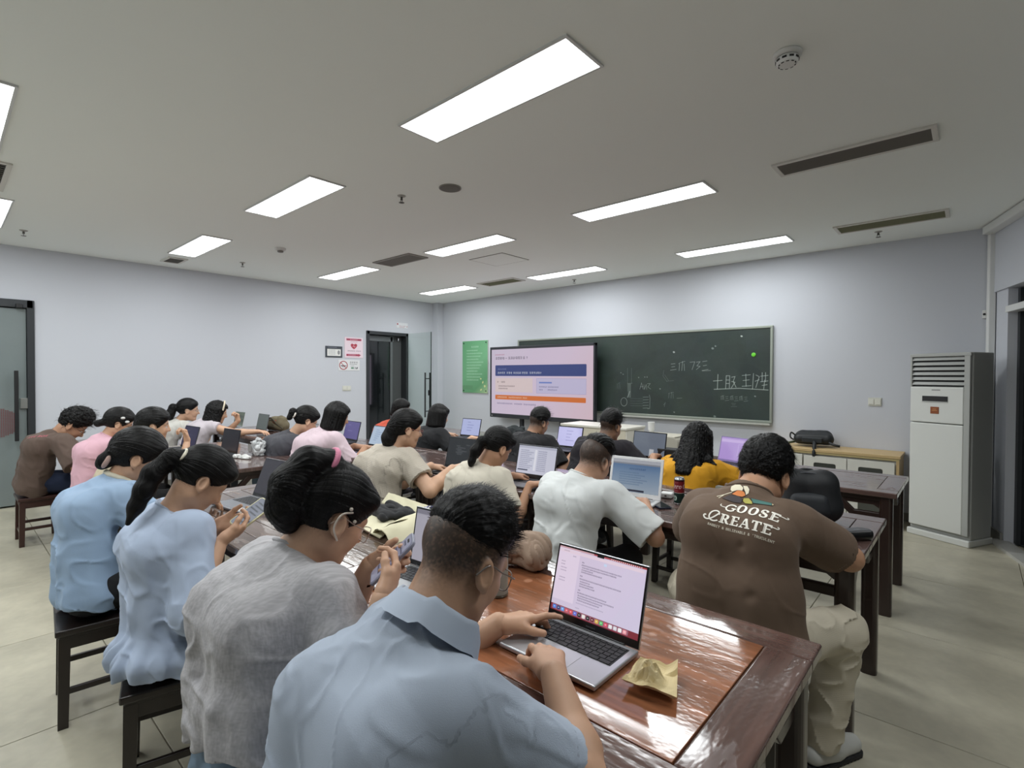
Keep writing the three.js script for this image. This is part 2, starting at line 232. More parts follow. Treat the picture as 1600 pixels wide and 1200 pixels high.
// ------------------------------------------------------------------ front wall
function board(name, label, cat, w, h, d, pos, ry, map, edge, parts) { // a flat printed board
  const t = thing(name, label, cat, pos, ry); mesh('panel', box(w, h, d, 0, 0, d / 2, Math.min(0.004, d / 3), 1), edge, t);
  const f = new THREE.PlaneGeometry(w - 0.004, h - 0.004).translate(0, 0, d + 0.0008); mesh('print', f, M(0xffffff, 0.55, { map }), t); if (parts) parts(t); return t;
}
{ // green chalkboard
  const x0 = -5.92, x1 = -1.81, y0 = 0.95, y1 = 2.142, w = x1 - x0, h = y1 - y0, cx = (x0 + x1) / 2, cy = (y0 + y1) / 2;
  const t = thing('chalkboard', 'wide green chalkboard in an aluminium frame on the front wall', 'chalkboard', [cx, cy, 0.012]);
  const map = canvasTex(2048, 594, (g, W, Hh) => {
    g.fillStyle = '#2a3632'; g.fillRect(0, 0, W, Hh);
    const sx = W / w, sy = Hh / h; let q = 7; const r = () => { q = (q * 16807) % 2147483647; return q / 2147483647; };
    for (let i = 0; i < 240; i++) { g.fillStyle = `rgba(${r() < 0.5 ? '62,76,70' : '20,30,27'},${0.03 + r() * 0.05})`; g.beginPath(); g.ellipse(r() * W, r() * Hh, 60 + r() * 220, 20 + r() * 60, r() * 3, 0, 7); g.fill(); }
    // chalk strokes: (u, v) in a 0..1 frame of the visible board between the display and the right frame
    const X = (u) => (0.405 + u * 0.595) * W, Y = (v) => v * Hh;
    const line = (pts, lw = 3, a = 0.55) => { g.strokeStyle = `rgba(205,215,208,${a})`; g.lineWidth = lw; g.lineCap = 'round'; g.beginPath(); pts.forEach(([u, v], i) => i ? g.lineTo(X(u), Y(v)) : g.moveTo(X(u), Y(v))); g.stroke(); };
    const dot = (u, v, s, a = 0.6) => { g.fillStyle = `rgba(215,222,216,${a})`; g.beginPath(); g.ellipse(X(u), Y(v), s, s * 0.8, 0.5, 0, 7); g.fill(); };
    const glyph = (u, v, su, sv, strokes, lw = 3, a = 0.6) => strokes.forEach((st) => line(st.map(([p, k]) => [u + p * su, v + k * sv]), lw, a));
    const three = [[[0.1, 0.15], [0.8, 0.1]], [[0.2, 0.5], [0.75, 0.45]], [[0, 0.9], [1, 0.8]]], dian = [[[0.1, 0.3], [0.3, 0.2]], [[0.2, 0.3], [0.15, 0.9]], [[0.4, 0.2], [0.9, 0.1]], [[0.6, 0.1], [0.5, 0.9]], [[0.8, 0.3], [0.85, 0.9]]];
    glyph(0.47, 0.36, 0.035, 0.1, three); glyph(0.515, 0.33, 0.045, 0.14, dian);
    glyph(0.585, 0.34, 0.03, 0.11, [[[0, 0.15], [0.9, 0.1], [0.4, 0.95]]]); glyph(0.618, 0.34, 0.03, 0.11, [[[0.1, 0.15], [0.8, 0.1], [0.2, 0.55], [0.8, 0.6], [0.1, 0.95]]]); glyph(0.652, 0.33, 0.035, 0.14, three); line([[0.655, 0.46], [0.7, 0.455]]);
    // large words upper right: ten, month, place ...
    glyph(0.715, 0.5, 0.05, 0.17, [[[0, 0.45], [0.95, 0.4]], [[0.5, 0], [0.45, 1]]], 4, 0.7);
    glyph(0.775, 0.5, 0.06, 0.16, [[[0.15, 0.1], [0.1, 1]], [[0.15, 0.1], [0.45, 0.1], [0.42, 0.95]], [[0.15, 0.4], [0.4, 0.4]], [[0.15, 0.65], [0.4, 0.65]], [[0.6, 0.2], [0.9, 0.15], [0.75, 0.5], [1, 0.9]], [[0.6, 0.5], [0.9, 0.55], [0.6, 0.95]]], 4, 0.65);
    glyph(0.865, 0.48, 0.045, 0.16, [[[0, 0.2], [0.9, 0.15]], [[0.1, 0.55], [0.8, 0.5]], [[0, 0.95], [1, 0.9]], [[0.4, 0.1], [0.45, 0.95]]], 4, 0.65);
    glyph(0.913, 0.49, 0.04, 0.17, [[[0.2, 0], [0.1, 1]], [[0.5, 0.1], [0.9, 0.2], [0.5, 0.9]], [[0.4, 0.5], [0.9, 0.4]]], 4, 0.65);
    glyph(0.955, 0.46, 0.04, 0.2, [[[0, 0.3], [0.9, 0.25]], [[0.2, 0.1], [0.2, 0.6]], [[0.6, 0.1], [0.6, 0.6]], [[0, 0.6], [0.9, 0.55]], [[0.2, 0.8], [0.8, 0.75]], [[0.5, 0.5], [0.4, 1]]], 4, 0.65);
    line([[0.72, 0.672], [0.85, 0.655], [0.992, 0.668]], 5, 0.65);
    for (let k = 0; k < 6; k++) glyph(0.755 + k * 0.024, 0.735 + (k % 2) * 0.01, 0.02, 0.06, k % 2 ? three : dian, 2.5, 0.45); glyph(0.81, 0.82, 0.03, 0.05, three, 2, 0.4);
    // diagrams at the left: post, ring, bracket with rows
    line([[0.195, 0.42], [0.197, 0.72]], 2, 0.35); line([[0.222, 0.42], [0.222, 0.62]], 2, 0.35); for (let k = 0; k < 7; k++) line([[0.2 + k * 0.003, 0.62], [0.2 + k * 0.003, 0.8]], 3, 0.28); line([[0.195, 0.62], [0.23, 0.615]], 2, 0.4);
    g.strokeStyle = 'rgba(205,215,208,0.6)'; g.lineWidth = 3; g.beginPath(); g.ellipse(X(0.172), Y(0.86), 26, 32, 0, 0, 7); g.stroke(); line([[0.195, 0.8], [0.205, 0.76], [0.212, 0.72]], 5, 0.5);
    for (let k = 0; k < 4; k++) line([[0.215, 0.815 + 0.03 * k], [0.3, 0.81 + 0.03 * k]], 2, 0.3); for (let k = 0; k < 5; k++) line([[0.3, 0.79 + k * 0.035], [0.335, 0.785 + k * 0.035]], 4, 0.4); line([[0.34, 0.76], [0.345, 0.8], [0.343, 0.93], [0.33, 0.935]], 3, 0.5);
    glyph(0.278, 0.6, 0.075, 0.1, [[[0, 0.9], [0.15, 0.1], [0.3, 0.9]], [[0.05, 0.6], [0.3, 0.55]], [[0.35, 0.3], [0.4, 0.9], [0.55, 0.3], [0.6, 0.9]], [[0.65, 0.2], [0.9, 0.15], [0.7, 0.6], [0.95, 0.85]]], 3, 0.5);
    glyph(0.12, 0.6, 0.03, 0.1, dian, 2, 0.3); for (const [u, v] of [[0.15, 0.48], [0.165, 0.5], [0.27, 0.54], [0.31, 0.535], [0.325, 0.535]]) dot(u, v, 5, 0.4);
    glyph(0.42, 0.45, 0.05, 0.14, [[[0.2, 0], [0.1, 0.5], [0.6, 1]], [[0.3, 0.4], [0.8, 0.9]], [[0.6, 0.95], [1.4, 0.9]]], 2.5, 0.3); glyph(0.455, 0.71, 0.04, 0.09, dian, 3, 0.35); line([[0.51, 0.79], [0.54, 0.785]], 3, 0.4); line([[0.43, 0.88], [0.44, 0.85], [0.435, 0.9]], 3, 0.35);
    for (const [u, v, s, a] of [[0.49, 0.23, 8, 0.7], [0.71, 0.2, 9, 0.45], [0.725, 0.175, 6, 0.5], [0.86, 0.075, 7, 0.8], [0.495, 0.96, 6, 0.4], [0.725, 0.985, 9, 0.4], [0.93, 0.74, 6, 0.45], [0.408, 0.68, 5, 0.5]]) dot(u, v, s, a);
    for (let i = 0; i < 260; i++) dot(r(), r(), 1 + r() * 1.5, 0.1);
  });
  mesh('writing_surface', box(w - 0.05, h - 0.05, 0.02, 0, 0, 0.01), M(0x2a3632, 0.6), t);
  mesh('chalk_writing', new THREE.PlaneGeometry(w - 0.06, h - 0.06).translate(0, 0, 0.0206), M(0xffffff, 0.5, { map }), t);
  const al = M(0x9aa096, 0.4, { metalness: 0.55 });
  mesh('frame', [box(w, 0.03, 0.04, 0, h / 2 - 0.015, 0.012, 0.006), box(w, 0.03, 0.04, 0, -h / 2 + 0.015, 0.012, 0.006), box(0.03, h - 0.05, 0.04, w / 2 - 0.015, 0, 0.012, 0.006), box(0.03, h - 0.05, 0.04, -w / 2 + 0.015, 0, 0.012, 0.006)], al, t);
  mesh('chalk_tray', extrude([[0, 0], [0.09, 0], [0.09, 0.022], [0.083, 0.022], [0.083, 0.008], [0, 0.008]], w - 0.02, 0).rotateY(-Math.PI / 2).translate(w / 2 - 0.01, -h / 2 - 0.02, 0), M(0xc5c7c0, 0.4, { metalness: 0.4 }), t);
  const mg = thing('magnet', 'round bright green magnet on the chalkboard', 'magnet', [-2.03, 1.79, 0.033]); mesh('disc', lathe([[0.026, 0], [0.026, 0.007], [0.02, 0.011], [0.001, 0.012]].reverse()).rotateX(Math.PI / 2), M(0x6fd23a, 0.4), mg);
}
{ // interactive display on a wheeled stand
  const x0 = -6.38, x1 = -4.2, y0 = 0.79, y1 = 2.02, w = x1 - x0, h = y1 - y0;
  const t = thing('display', 'large wall screen display showing a slide with blue and orange bars', 'screen', [(x0 + x1) / 2, 0, 0.22]);
  const slide = canvasTex(1024, 576, (g, W, Hh) => {
    const gr = g.createLinearGradient(0, 0, W, Hh); gr.addColorStop(0, '#dcd0e4'); gr.addColorStop(0.6, '#e2cfe4'); gr.addColorStop(1, '#e6cbd6'); g.fillStyle = gr; g.fillRect(0, 0, W, Hh);
    g.strokeStyle = '#b0506a'; hanzi(g, 40, 42, 11, 9, 1.1, 3);
    g.strokeStyle = '#2b2238'; hanzi(g, 44, 66, 25, 4, 1.05, 5); g.fillStyle = '#2b2238'; g.fillRect(160, 78, 16, 3); hanzi(g, 190, 66, 25, 7, 1.05, 9); g.font = 'bold 26px sans-serif'; g.fillText('?', 388, 90);
    g.fillStyle = '#3e4b86'; g.beginPath(); g.roundRect(44, 142, 920, 96, 8); g.fill(); g.strokeStyle = '#aab3d8'; hanzi(g, 70, 170, 13, 7, 1.1, 4);
    g.strokeStyle = '#ffffff'; hanzi(g, 70, 200, 20, 4, 1.1, 11); hanzi(g, 172, 200, 20, 3, 1.1, 12); hanzi(g, 246, 200, 20, 4, 1.1, 14); hanzi(g, 340, 200, 20, 3, 1.1, 15); hanzi(g, 420, 200, 20, 5, 1.1, 17); g.fillStyle = '#fff'; g.font = 'bold 20px sans-serif'; g.fillText('?', 532, 219);
    g.fillStyle = '#e9d6d6'; g.fillRect(44, 256, 410, 124); g.fillStyle = '#cfc8e6'; g.fillRect(494, 258, 468, 124); g.strokeStyle = '#a9a2cc'; g.lineWidth = 2; g.strokeRect(494, 258, 468, 124);
    g.strokeStyle = '#4a3a40'; hanzi(g, 66, 284, 15, 1, 1, 21); g.font = '15px sans-serif'; g.fillStyle = '#4a3a40'; g.fillText('“', 100, 298); hanzi(g, 112, 284, 15, 3, 1, 22); hanzi(g, 80, 322, 12, 9, 1.1, 23); hanzi(g, 200, 322, 12, 5, 1.1, 24); hanzi(g, 80, 344, 12, 8, 1.1, 25);
    g.fillStyle = '#7d8fd0'; g.fillRect(520, 286, 126, 13); g.strokeStyle = '#4a4a70'; hanzi(g, 520, 322, 12, 6, 1.1, 27); hanzi(g, 606, 322, 12, 8, 1.1, 28); hanzi(g, 520, 346, 12, 3, 1.1, 29); hanzi(g, 606, 346, 12, 7, 1.1, 30);
    g.fillStyle = '#e07a3c'; g.beginPath(); g.roundRect(44, 408, 916, 40, 6); g.fill(); g.strokeStyle = '#fff3e6'; hanzi(g, 66, 420, 15, 7, 1.05, 31); hanzi(g, 196, 420, 15, 9, 1.05, 32); hanzi(g, 350, 420, 15, 3, 1.05, 33);
    g.strokeStyle = '#54507c'; hanzi(g, 64, 476, 14, 12, 1.05, 34); hanzi(g, 258, 476, 14, 6, 1.05, 35); hanzi(g, 360, 476, 14, 9, 1.05, 36);
  });
  const bez = M(0x2c2e33, 0.35);
  mesh('bezel', [box(w, 0.045, 0.07, 0, y1 - 0.0225, 0, 0.006), box(w, 0.07, 0.07, 0, y0 + 0.035, 0, 0.006), box(0.03, h, 0.07, -w / 2 + 0.015, (y0 + y1) / 2, 0, 0.006), box(0.03, h, 0.07, w / 2 - 0.015, (y0 + y1) / 2, 0, 0.006), box(w - 0.02, h - 0.02, 0.04, 0, (y0 + y1) / 2, -0.02)], bez, t);
  mesh('screen', new THREE.PlaneGeometry(w - 0.06, h - 0.115).translate(0, (y0 + y1) / 2 + 0.0125, 0.024), new THREE.MeshStandardMaterial({ color: 0x101010, roughness: 0.25, emissive: 0xffffff, emissiveMap: slide, emissiveIntensity: 0.37 }), t);
  mesh('status_mark', box(0.02, 0.008, 0.002, -w / 2 + 0.05, y0 + 0.03, 0.036), mWhite, t);
  const st = M(0x2a2c30, 0.4, { metalness: 0.4 });
  mesh('stand', [box(0.07, 1.5, 0.05, -0.42, 0.8, -0.06, 0.008), box(0.07, 1.5, 0.05, 0.42, 0.8, -0.06, 0.008), box(1.3, 0.06, 0.06, 0, 0.11, -0.02, 0.01), box(0.9, 0.05, 0.04, 0, 0.45, -0.06, 0.008)], st, t);
  for (const s of [-0.6, 0.6]) { mesh('foot', box(0.06, 0.05, 0.62, s, 0.1, 0.12, 0.01), st, t); for (const q of [-0.14, 0.38]) mesh('caster', cyl(0.035, 0.035, 0.03, 0, 0, 0, 16).rotateZ(Math.PI / 2).translate(s, 0.037, q), mBlack, t); }
  const l = new THREE.RectAreaLight(0xe3d4ee, 0.5, w - 0.06, h - 0.115); l.position.set(0, (y0 + y1) / 2 + 0.0125, 0.04); l.rotation.y = Math.PI; t.add(l);
}
board('notice_board', 'green printed notice board on the front wall left of the display', 'notice', 0.68, 0.985, 0.02, [-7.01, 1.685, 0.002], 0, canvasTex(256, 370, (g, W, Hh) => {
  const gr = g.createLinearGradient(0, 0, W, Hh); gr.addColorStop(0, '#5f9d70'); gr.addColorStop(0.5, '#74ae83'); gr.addColorStop(0.8, '#649c72'); gr.addColorStop(1, '#b3cc9c'); g.fillStyle = gr; g.fillRect(0, 0, W, Hh);
  g.strokeStyle = 'rgba(214,234,216,0.8)'; hanzi(g, 90, 36, 14, 5, 1.1, 2); for (let k = 0; k < 11; k++) hanzi(g, 44, 64 + k * 21, 9, 12 + (k * 5) % 7, 1.05, 40 + k);
  g.fillStyle = 'rgba(100,150,110,0.8)'; g.fillRect(0, 318, 110, 30); g.fillStyle = '#d9dca0'; for (let i = 0; i < 14; i++) { g.beginPath(); g.ellipse(190 + (i * 37) % 55, 270 + (i * 53) % 80, 8, 5, i, 0, 7); g.fill(); }
}), M(0xcfd8cc, 0.4), (t) => { for (const sx of [-1, 1]) for (const sy of [-1, 1]) mesh('standoff', cyl(0.011, 0.011, 0.012, 0, 0, 0, 14).rotateX(Math.PI / 2).translate(sx * 0.3, sy * 0.45, 0.026), M(0x38403a, 0.35, { metalness: 0.6 }), t); });
// left wall notices (facing +x)
const RX = Math.PI / 2;
board('wall_calendar', 'small dark framed wall chart beside the pink heart poster', 'wall chart', 0.31, 0.19, 0.012, [XL + 0.001, 1.915, 2.29], RX, canvasTex(192, 118, (g, W, Hh) => {
  g.fillStyle = '#3e444c'; g.fillRect(0, 0, W, Hh); g.strokeStyle = '#aab'; hanzi(g, 24, 8, 9, 11, 1.05, 3); g.fillStyle = '#e4e4e0'; g.fillRect(18, 30, W - 36, Hh - 44); g.strokeStyle = '#8a8f98'; for (let k = 0; k < 5; k++) hanzi(g, 30, 36 + k * 12, 7, 9, 1.3, 50 + k); g.fillStyle = '#8d8d90'; g.beginPath(); g.ellipse(150, 66, 14, 24, 0, 0, 7); g.fill();
}), M(0x3e444c, 0.5));
board('heart_poster', 'white and pink poster with a red heart beside the dark door', 'poster', 0.36, 0.36, 0.006, [XL + 0.001, 2.0, 1.91], RX, canvasTex(200, 240, (g, W, Hh) => {
  g.fillStyle = '#ecd9e2'; g.fillRect(0, 0, W, Hh); g.fillStyle = '#a8435c'; g.fillRect(18, 14, W - 36, 24); g.strokeStyle = '#f4dfe6'; hanzi(g, 56, 18, 15, 5, 1.15, 6); g.strokeStyle = '#b0657c'; hanzi(g, 64, 48, 9, 8, 1.05, 7);
  g.fillStyle = '#b23a4e'; g.beginPath(); g.moveTo(100, 138); g.bezierCurveTo(50, 104, 62, 70, 84, 74); g.bezierCurveTo(94, 76, 100, 84, 100, 88); g.bezierCurveTo(100, 84, 106, 76, 116, 74); g.bezierCurveTo(138, 70, 150, 104, 100, 138); g.fill(); g.strokeStyle = '#f1d5da'; g.lineWidth = 3; g.beginPath(); g.moveTo(82, 106); g.lineTo(92, 106); g.lineTo(98, 94); g.lineTo(104, 116); g.lineTo(110, 106); g.lineTo(118, 106); g.stroke();
  g.strokeStyle = '#5c4a58'; hanzi(g, 30, 152, 15, 5, 1.1, 8); hanzi(g, 120, 152, 13, 4, 1.1, 9); g.fillStyle = '#a8435c'; g.beginPath(); g.moveTo(18, 196); g.lineTo(150, 196); g.lineTo(150, 190); g.lineTo(178, 208); g.lineTo(150, 226); g.lineTo(150, 220); g.lineTo(18, 220); g.fill(); g.strokeStyle = '#f4dfe6'; hanzi(g, 40, 201, 12, 6, 1.1, 10);
}), M(0xe6d6dc, 0.5));
board('no_smoking_sign', 'white no smoking sign below the pink heart poster', 'sign', 0.41, 0.185, 0.005, [XL + 0.001, 1.69, 2.0], RX, canvasTex(256, 120, (g, W, Hh) => {
  g.fillStyle = '#e2e3e4'; g.fillRect(0, 0, W, Hh); g.fillStyle = '#2b2b2e'; g.fillRect(26, 62, 54, 9); g.fillRect(84, 62, 8, 9); g.fillRect(40, 76, 40, 5); g.strokeStyle = '#9c2f38'; g.lineWidth = 9; g.beginPath(); g.arc(58, 62, 46, 0, 7); g.stroke(); g.lineWidth = 7; g.beginPath(); g.moveTo(26, 30); g.lineTo(90, 94); g.stroke();
  g.strokeStyle = '#3c3c42'; hanzi(g, 132, 14, 23, 4, 1.1, 3); hanzi(g, 132, 44, 8, 11, 1.05, 4); g.strokeStyle = '#51565c'; hanzi(g, 140, 64, 9, 5, 1.1, 5); g.fillStyle = '#5d8a72'; g.fillRect(150, 82, 34, 18); g.fillStyle = '#51565c'; g.fillRect(196, 78, 8, 24); g.beginPath(); g.ellipse(222, 92, 8, 14, 0.5, 0, 7); g.fill();
}), M(0xe0e0e0, 0.5));
board('direction_sign', 'small white sign with red marks on the wall above the dark door', 'sign', 0.26, 0.1, 0.004, [XL + 0.001, 2.465, 0.885], RX, canvasTex(160, 62, (g, W, Hh) => {
  g.fillStyle = '#dfe1e4'; g.fillRect(0, 0, W, Hh); g.fillStyle = '#a23a48'; g.beginPath(); g.arc(16, 16, 10, 0, 7); g.fill(); g.beginPath(); g.arc(150, 42, 6, 0, 7); g.fill(); g.strokeStyle = '#9a5a66'; hanzi(g, 40, 32, 12, 7, 1.1, 4); hanzi(g, 40, 50, 7, 10, 1.1, 6);
}), M(0xdfe1e4, 0.6));
function switchPlate(label, w, pos, ry, n) { const t = thing('wall_switch', label, 'switch', pos, ry); mesh('plate', box(w, 0.09, 0.009, 0, 0, 0.005, 0.003), M(0xcfd0c6, 0.45), t); for (let i = 0; i < n; i++) mesh('rocker', box(w / n - 0.014, 0.06, 0.006, (i - (n - 1) / 2) * (w / n), 0, 0.011, 0.003).rotateX(-0.05), M(0xd6d6cc, 0.4), t); }
switchPlate('white light switch plate on the left wall by the door', 0.16, [XL, 1.29, 2.05], RX, 2);
switchPlate('white light switch plate on the front wall beside the air conditioner', 0.12, [-0.79, 1.25, 0], 0, 2);
{ const t = thing('wall_sensor', 'small dark sensor on the corner strip at upper right', 'sensor', [0.075, 2.13, 0.0]); mesh('case', box(0.03, 0.08, 0.03, 0, 0, 0.016, 0.006), mWhite, t); mesh('lens', cyl(0.011, 0.011, 0.006, 0, 0, 0, 14).rotateX(Math.PI / 2).translate(0, 0, 0.033), mBlack, t); }

{ // floor standing air conditioner, turned slightly in its corner
  const W = 0.5, Hh = 1.745, D = 0.34;
  const t = thing('air_conditioner', 'tall white floor standing air conditioner in the right corner', 'air conditioner', [-0.155, 0, 0.44], -0.47);
  const wh = M(0xd5d7d3, 0.42), gy = M(0xa9aba8, 0.5);
  mesh('body', [box(W, Hh - 0.06, D - 0.03, 0, 0.06 + (Hh - 0.06) / 2, -0.015, 0.012)], gy, t);
  mesh('base', box(W + 0.015, 0.06, D + 0.015, 0, 0.03, 0, 0.01), wh, t);
  mesh('front_panel', box(W - 0.06, 0.985, 0.03, -0.022, 0.1 + 0.4925, D / 2 - 0.008, 0.01), wh, t);
  mesh('upper_panel', box(W - 0.06, 0.335, 0.03, -0.022, 1.09 + 0.17, D / 2 - 0.008, 0.01), wh, t);
  mesh('outlet_recess', box(W - 0.06, 0.28, 0.012, -0.022, 1.575, D / 2 - 0.024), M(0x15181a, 0.7), t);
  const sg = box(W - 0.062, 0.034, 0.006, 0, 0, 0, 0.002, 1).rotateX(-0.55); for (let i = 0; i < 6; i++) { const s = mesh('slat', sg, M(0x9fa19e, 0.45), t); s.position.set(-0.022, 1.46 + i * 0.046, D / 2 - 0.008); }
  mesh('outlet_frame', [box(0.018, 0.3, 0.03, -W / 2 + 0.012, 1.575, D / 2 - 0.01, 0.004), box(0.045, Hh - 0.1, 0.03, W / 2 - 0.03, 0.92, D / 2 - 0.012, 0.004), box(W, 0.03, 0.03, 0, Hh - 0.02, D / 2 - 0.01, 0.006)], gy, t);
  mesh('display_window', box(0.21, 0.048, 0.006, -0.03, 1.318, D / 2 + 0.008, 0.002), mBlack, t); mesh('display_trim', box(0.214, 0.008, 0.007, -0.03, 1.289, D / 2 + 0.008), gy, t);
  mesh('label_plate', box(0.07, 0.065, 0.005, -0.03, 1.21, D / 2 + 0.008, 0.002), M(0x8a4a24, 0.5), t);
  mesh('label_print', [0, 1].map((k) => box(0.03 + k * 0.014, 0.004, 0.001, -0.03, 1.222 - k * 0.014, D / 2 + 0.0112)), M(0xcf9a62, 0.5), t);
  mesh('maker_mark', box(0.07, 0.009, 0.002, -0.022, 1.4, D / 2 + 0.0075), M(0x8c8e8c, 0.3, { metalness: 0.6 }), t);
  const p = thing('pipe', 'black insulated pipe behind the air conditioner', 'pipe', [0.1, 0, 0.16]); mesh('hose', tube([[0, 0.03, 0], [-0.03, 0.2, 0.02], [-0.01, 0.45, 0], [0, 0.68, -0.02]], 0.022, 24, 10), mBlack, p); mesh('sleeve', cyl(0.04, 0.04, 0.12, 0, 0.7, -0.02, 14), mWhite, p);
}
{ // low white cabinet with a beech top
  const x0 = -1.82, x1 = -0.53, D = 0.44, Ht = 0.735;
  const beech = M(0xc6ab7c, 0.5, { map: null }), wh = M(0xd6d5cd, 0.5), gl = P(0x4a4c48, 0.12, { clearcoat: 0.5 });
  const t = thing('low_cabinet', 'low white cabinet with beech top and glass doors under the chalkboard', 'cabinet', [0, 0, 0.02]);
  mesh('top', box(x1 - x0 + 0.02, 0.03, D + 0.02, (x0 + x1) / 2, Ht - 0.015, D / 2, 0.004), beech, t);
  mesh('carcass', [box(x1 - x0 - 0.03, Ht - 0.06, D - 0.03, (x0 + x1) / 2 - 0.01, (Ht - 0.03) / 2 + 0.01, D / 2 - 0.015)], wh, t);
  mesh('side_panel', box(0.025, Ht - 0.03, D, x1 - 0.0125, (Ht - 0.03) / 2, D / 2, 0.003), beech, t);
  mesh('edge_trim', [box(x1 - x0, 0.02, 0.012, (x0 + x1) / 2, Ht - 0.042, D - 0.004)], M(0xb9a878, 0.5), t);
  const dw = 0.4, z = D - 0.004;
  for (const cx of [-0.765, -1.17]) {
    const d = mesh('door', extrude(rrect(dw - 0.006, 0.6, 0.004), 0.018, 0.002, [rrect(dw - 0.19, 0.2, 0.02).map(([x, y]) => [x, y + 0.135]), rrect(dw - 0.19, 0.2, 0.02).map(([x, y]) => [x, y - 0.135])]).translate(cx, 0.36, z), wh, t);
    for (const s of [-1, 1]) mesh('pane', box(dw - 0.18, 0.21, 0.006, cx, 0.36 + s * 0.135, z + 0.006), gl, d);
    mesh('knob', cyl(0.011, 0.009, 0.018, 0, 0, 0, 14).rotateX(Math.PI / 2).translate(cx + (cx > -1 ? -1 : 1) * 0.17, 0.44, z + 0.028), M(0x55534e, 0.4), d);
  }
  for (const [cx, w, n] of [[-1.59, 0.42, 1]]) for (const [y, h] of [[0.585, 0.17], [0.36, 0.25], [0.14, 0.17]]) { const d = mesh('drawer', box(w - 0.008, h, 0.018, cx, y, z + 0.008, 0.003), wh, t); mesh('knob', cyl(0.012, 0.01, 0.02, 0, 0, 0, 14).rotateX(Math.PI / 2).translate(cx - 0.02, y, z + 0.026), M(0x55534e, 0.4), d); }
}
{ // teacher's desk behind the front row
  const t = thing('lectern_desk', 'cream teacher desk standing under the chalkboard right of the display', 'desk', [-3.7, 0, 0.85]);
  const c = M(0xcfc9b6, 0.55), w = M(0xdcd9cf, 0.5);
  mesh('top', box(1.02, 0.03, 0.5, 0, 0.855, 0, 0.006), w, t); mesh('front_panel', box(0.97, 0.78, 0.03, 0, 0.455, 0.22, 0.004), c, t);
  for (const s of [-1, 1]) mesh('side_panel', box(0.03, 0.84, 0.46, s * 0.485, 0.42, 0, 0.004), w, t); mesh('plinth', box(0.94, 0.06, 0.42, 0, 0.03, 0, 0.004), c, t);
  const b = thing('storage_box', 'beige rounded storage box behind the open laptop by the chalkboard', 'box', [-2.56, 0, 1.4]);
  mesh('body', extrude(rrect(0.46, 0.86, 0.06), 0.34, 0.01).translate(0, 0.43, -0.17), M(0xb4b0a2, 0.6), b); mesh('lid', box(0.42, 0.012, 0.33, 0, 0.866, 0, 0.005), M(0xbdb9ab, 0.6), b); mesh('grip', box(0.14, 0.03, 0.012, 0, 0.7, 0.182, 0.004), M(0x8b887c, 0.6), b);
  const k = thing('paper_cup', 'white paper cups stacked on the beige storage box under the chalkboard', 'cup', [-2.73, 0.873, 1.36]); mesh('cup', lathe([[0.001, 0], [0.024, 0], [0.034, 0.09], [0.036, 0.092]]), mWhite, k); mesh('upper_cup', lathe([[0.034, 0.03], [0.0375, 0.12], [0.039, 0.122], [0.036, 0.12], [0.026, 0.03]]), mWhite, k);
}
// ------------------------------------------------------------------ people: signed-distance bodies meshed with surface nets
const v3 = (a) => Array.isArray(a) ? V(...a) : a.clone();
// primitive: cone (rounded, a->b) or ellipsoid (centre, frame x y z, radii); k = blend, neg = carve
function cone(a, ra, b, rb, k = 0.03, neg = false) {
  const dx = b.x - a.x, dy = b.y - a.y, dz = b.z - a.z, l2 = Math.max(1e-9, dx * dx + dy * dy + dz * dz), R = Math.max(ra, rb);
  return { ax: a.x, ay: a.y, az: a.z, dx, dy, dz, il: 1 / l2, ra, dr: rb - ra, k, neg, cx: (a.x + b.x) / 2, cy: (a.y + b.y) / 2, cz: (a.z + b.z) / 2, R: Math.sqrt(l2) / 2 + R, e: 0 };
}
function ell(c, X, Y, Z, rx, ry, rz, k = 0.02, neg = false) { return { cx: c.x, cy: c.y, cz: c.z, X, Y, Z, rx, ry, rz, k, neg, R: Math.max(rx, ry, rz), e: 1, m: Math.min(rx, ry, rz) }; }
function pd(p, x, y, z) {
  if (p.e) {
    const qx = x - p.cx, qy = y - p.cy, qz = z - p.cz, X = p.X, Y = p.Y, Z = p.Z;
    const u = (qx * X.x + qy * X.y + qz * X.z) / p.rx, v = (qx * Y.x + qy * Y.y + qz * Y.z) / p.ry, w = (qx * Z.x + qy * Z.y + qz * Z.z) / p.rz;
    const k0 = Math.sqrt(u * u + v * v + w * w); if (k0 < 1e-6) return -p.m;
    const a = u / p.rx, b = v / p.ry, c = w / p.rz; return k0 * (k0 - 1) / Math.sqrt(a * a + b * b + c * c);
  }
  const qx = x - p.ax, qy = y - p.ay, qz = z - p.az; let t = (qx * p.dx + qy * p.dy + qz * p.dz) * p.il; t = t < 0 ? 0 : t > 1 ? 1 : t;
  const ex = qx - t * p.dx, ey = qy - t * p.dy, ez = qz - t * p.dz; return Math.sqrt(ex * ex + ey * ey + ez * ez) - p.ra - t * p.dr;
}
const smin = (a, b, k) => { const h = k - Math.abs(a - b); return (a < b ? a : b) - (h > 0 ? h * h / (4 * k) : 0); };
const smax = (a, b, k) => -smin(-a, -b, k);
function fieldOf(prims, post) {
  const ev = (ps, x, y, z) => { let d = 1e3; for (const p of ps) { const q = pd(p, x, y, z); if (p.neg) d = smax(d, -q, p.k); else d = d > 900 ? q : smin(d, q, p.k); } return post ? post(d, x, y, z) : d; };
  return { prims, ev, at: (x, y, z) => ev(prims, x, y, z) };
}
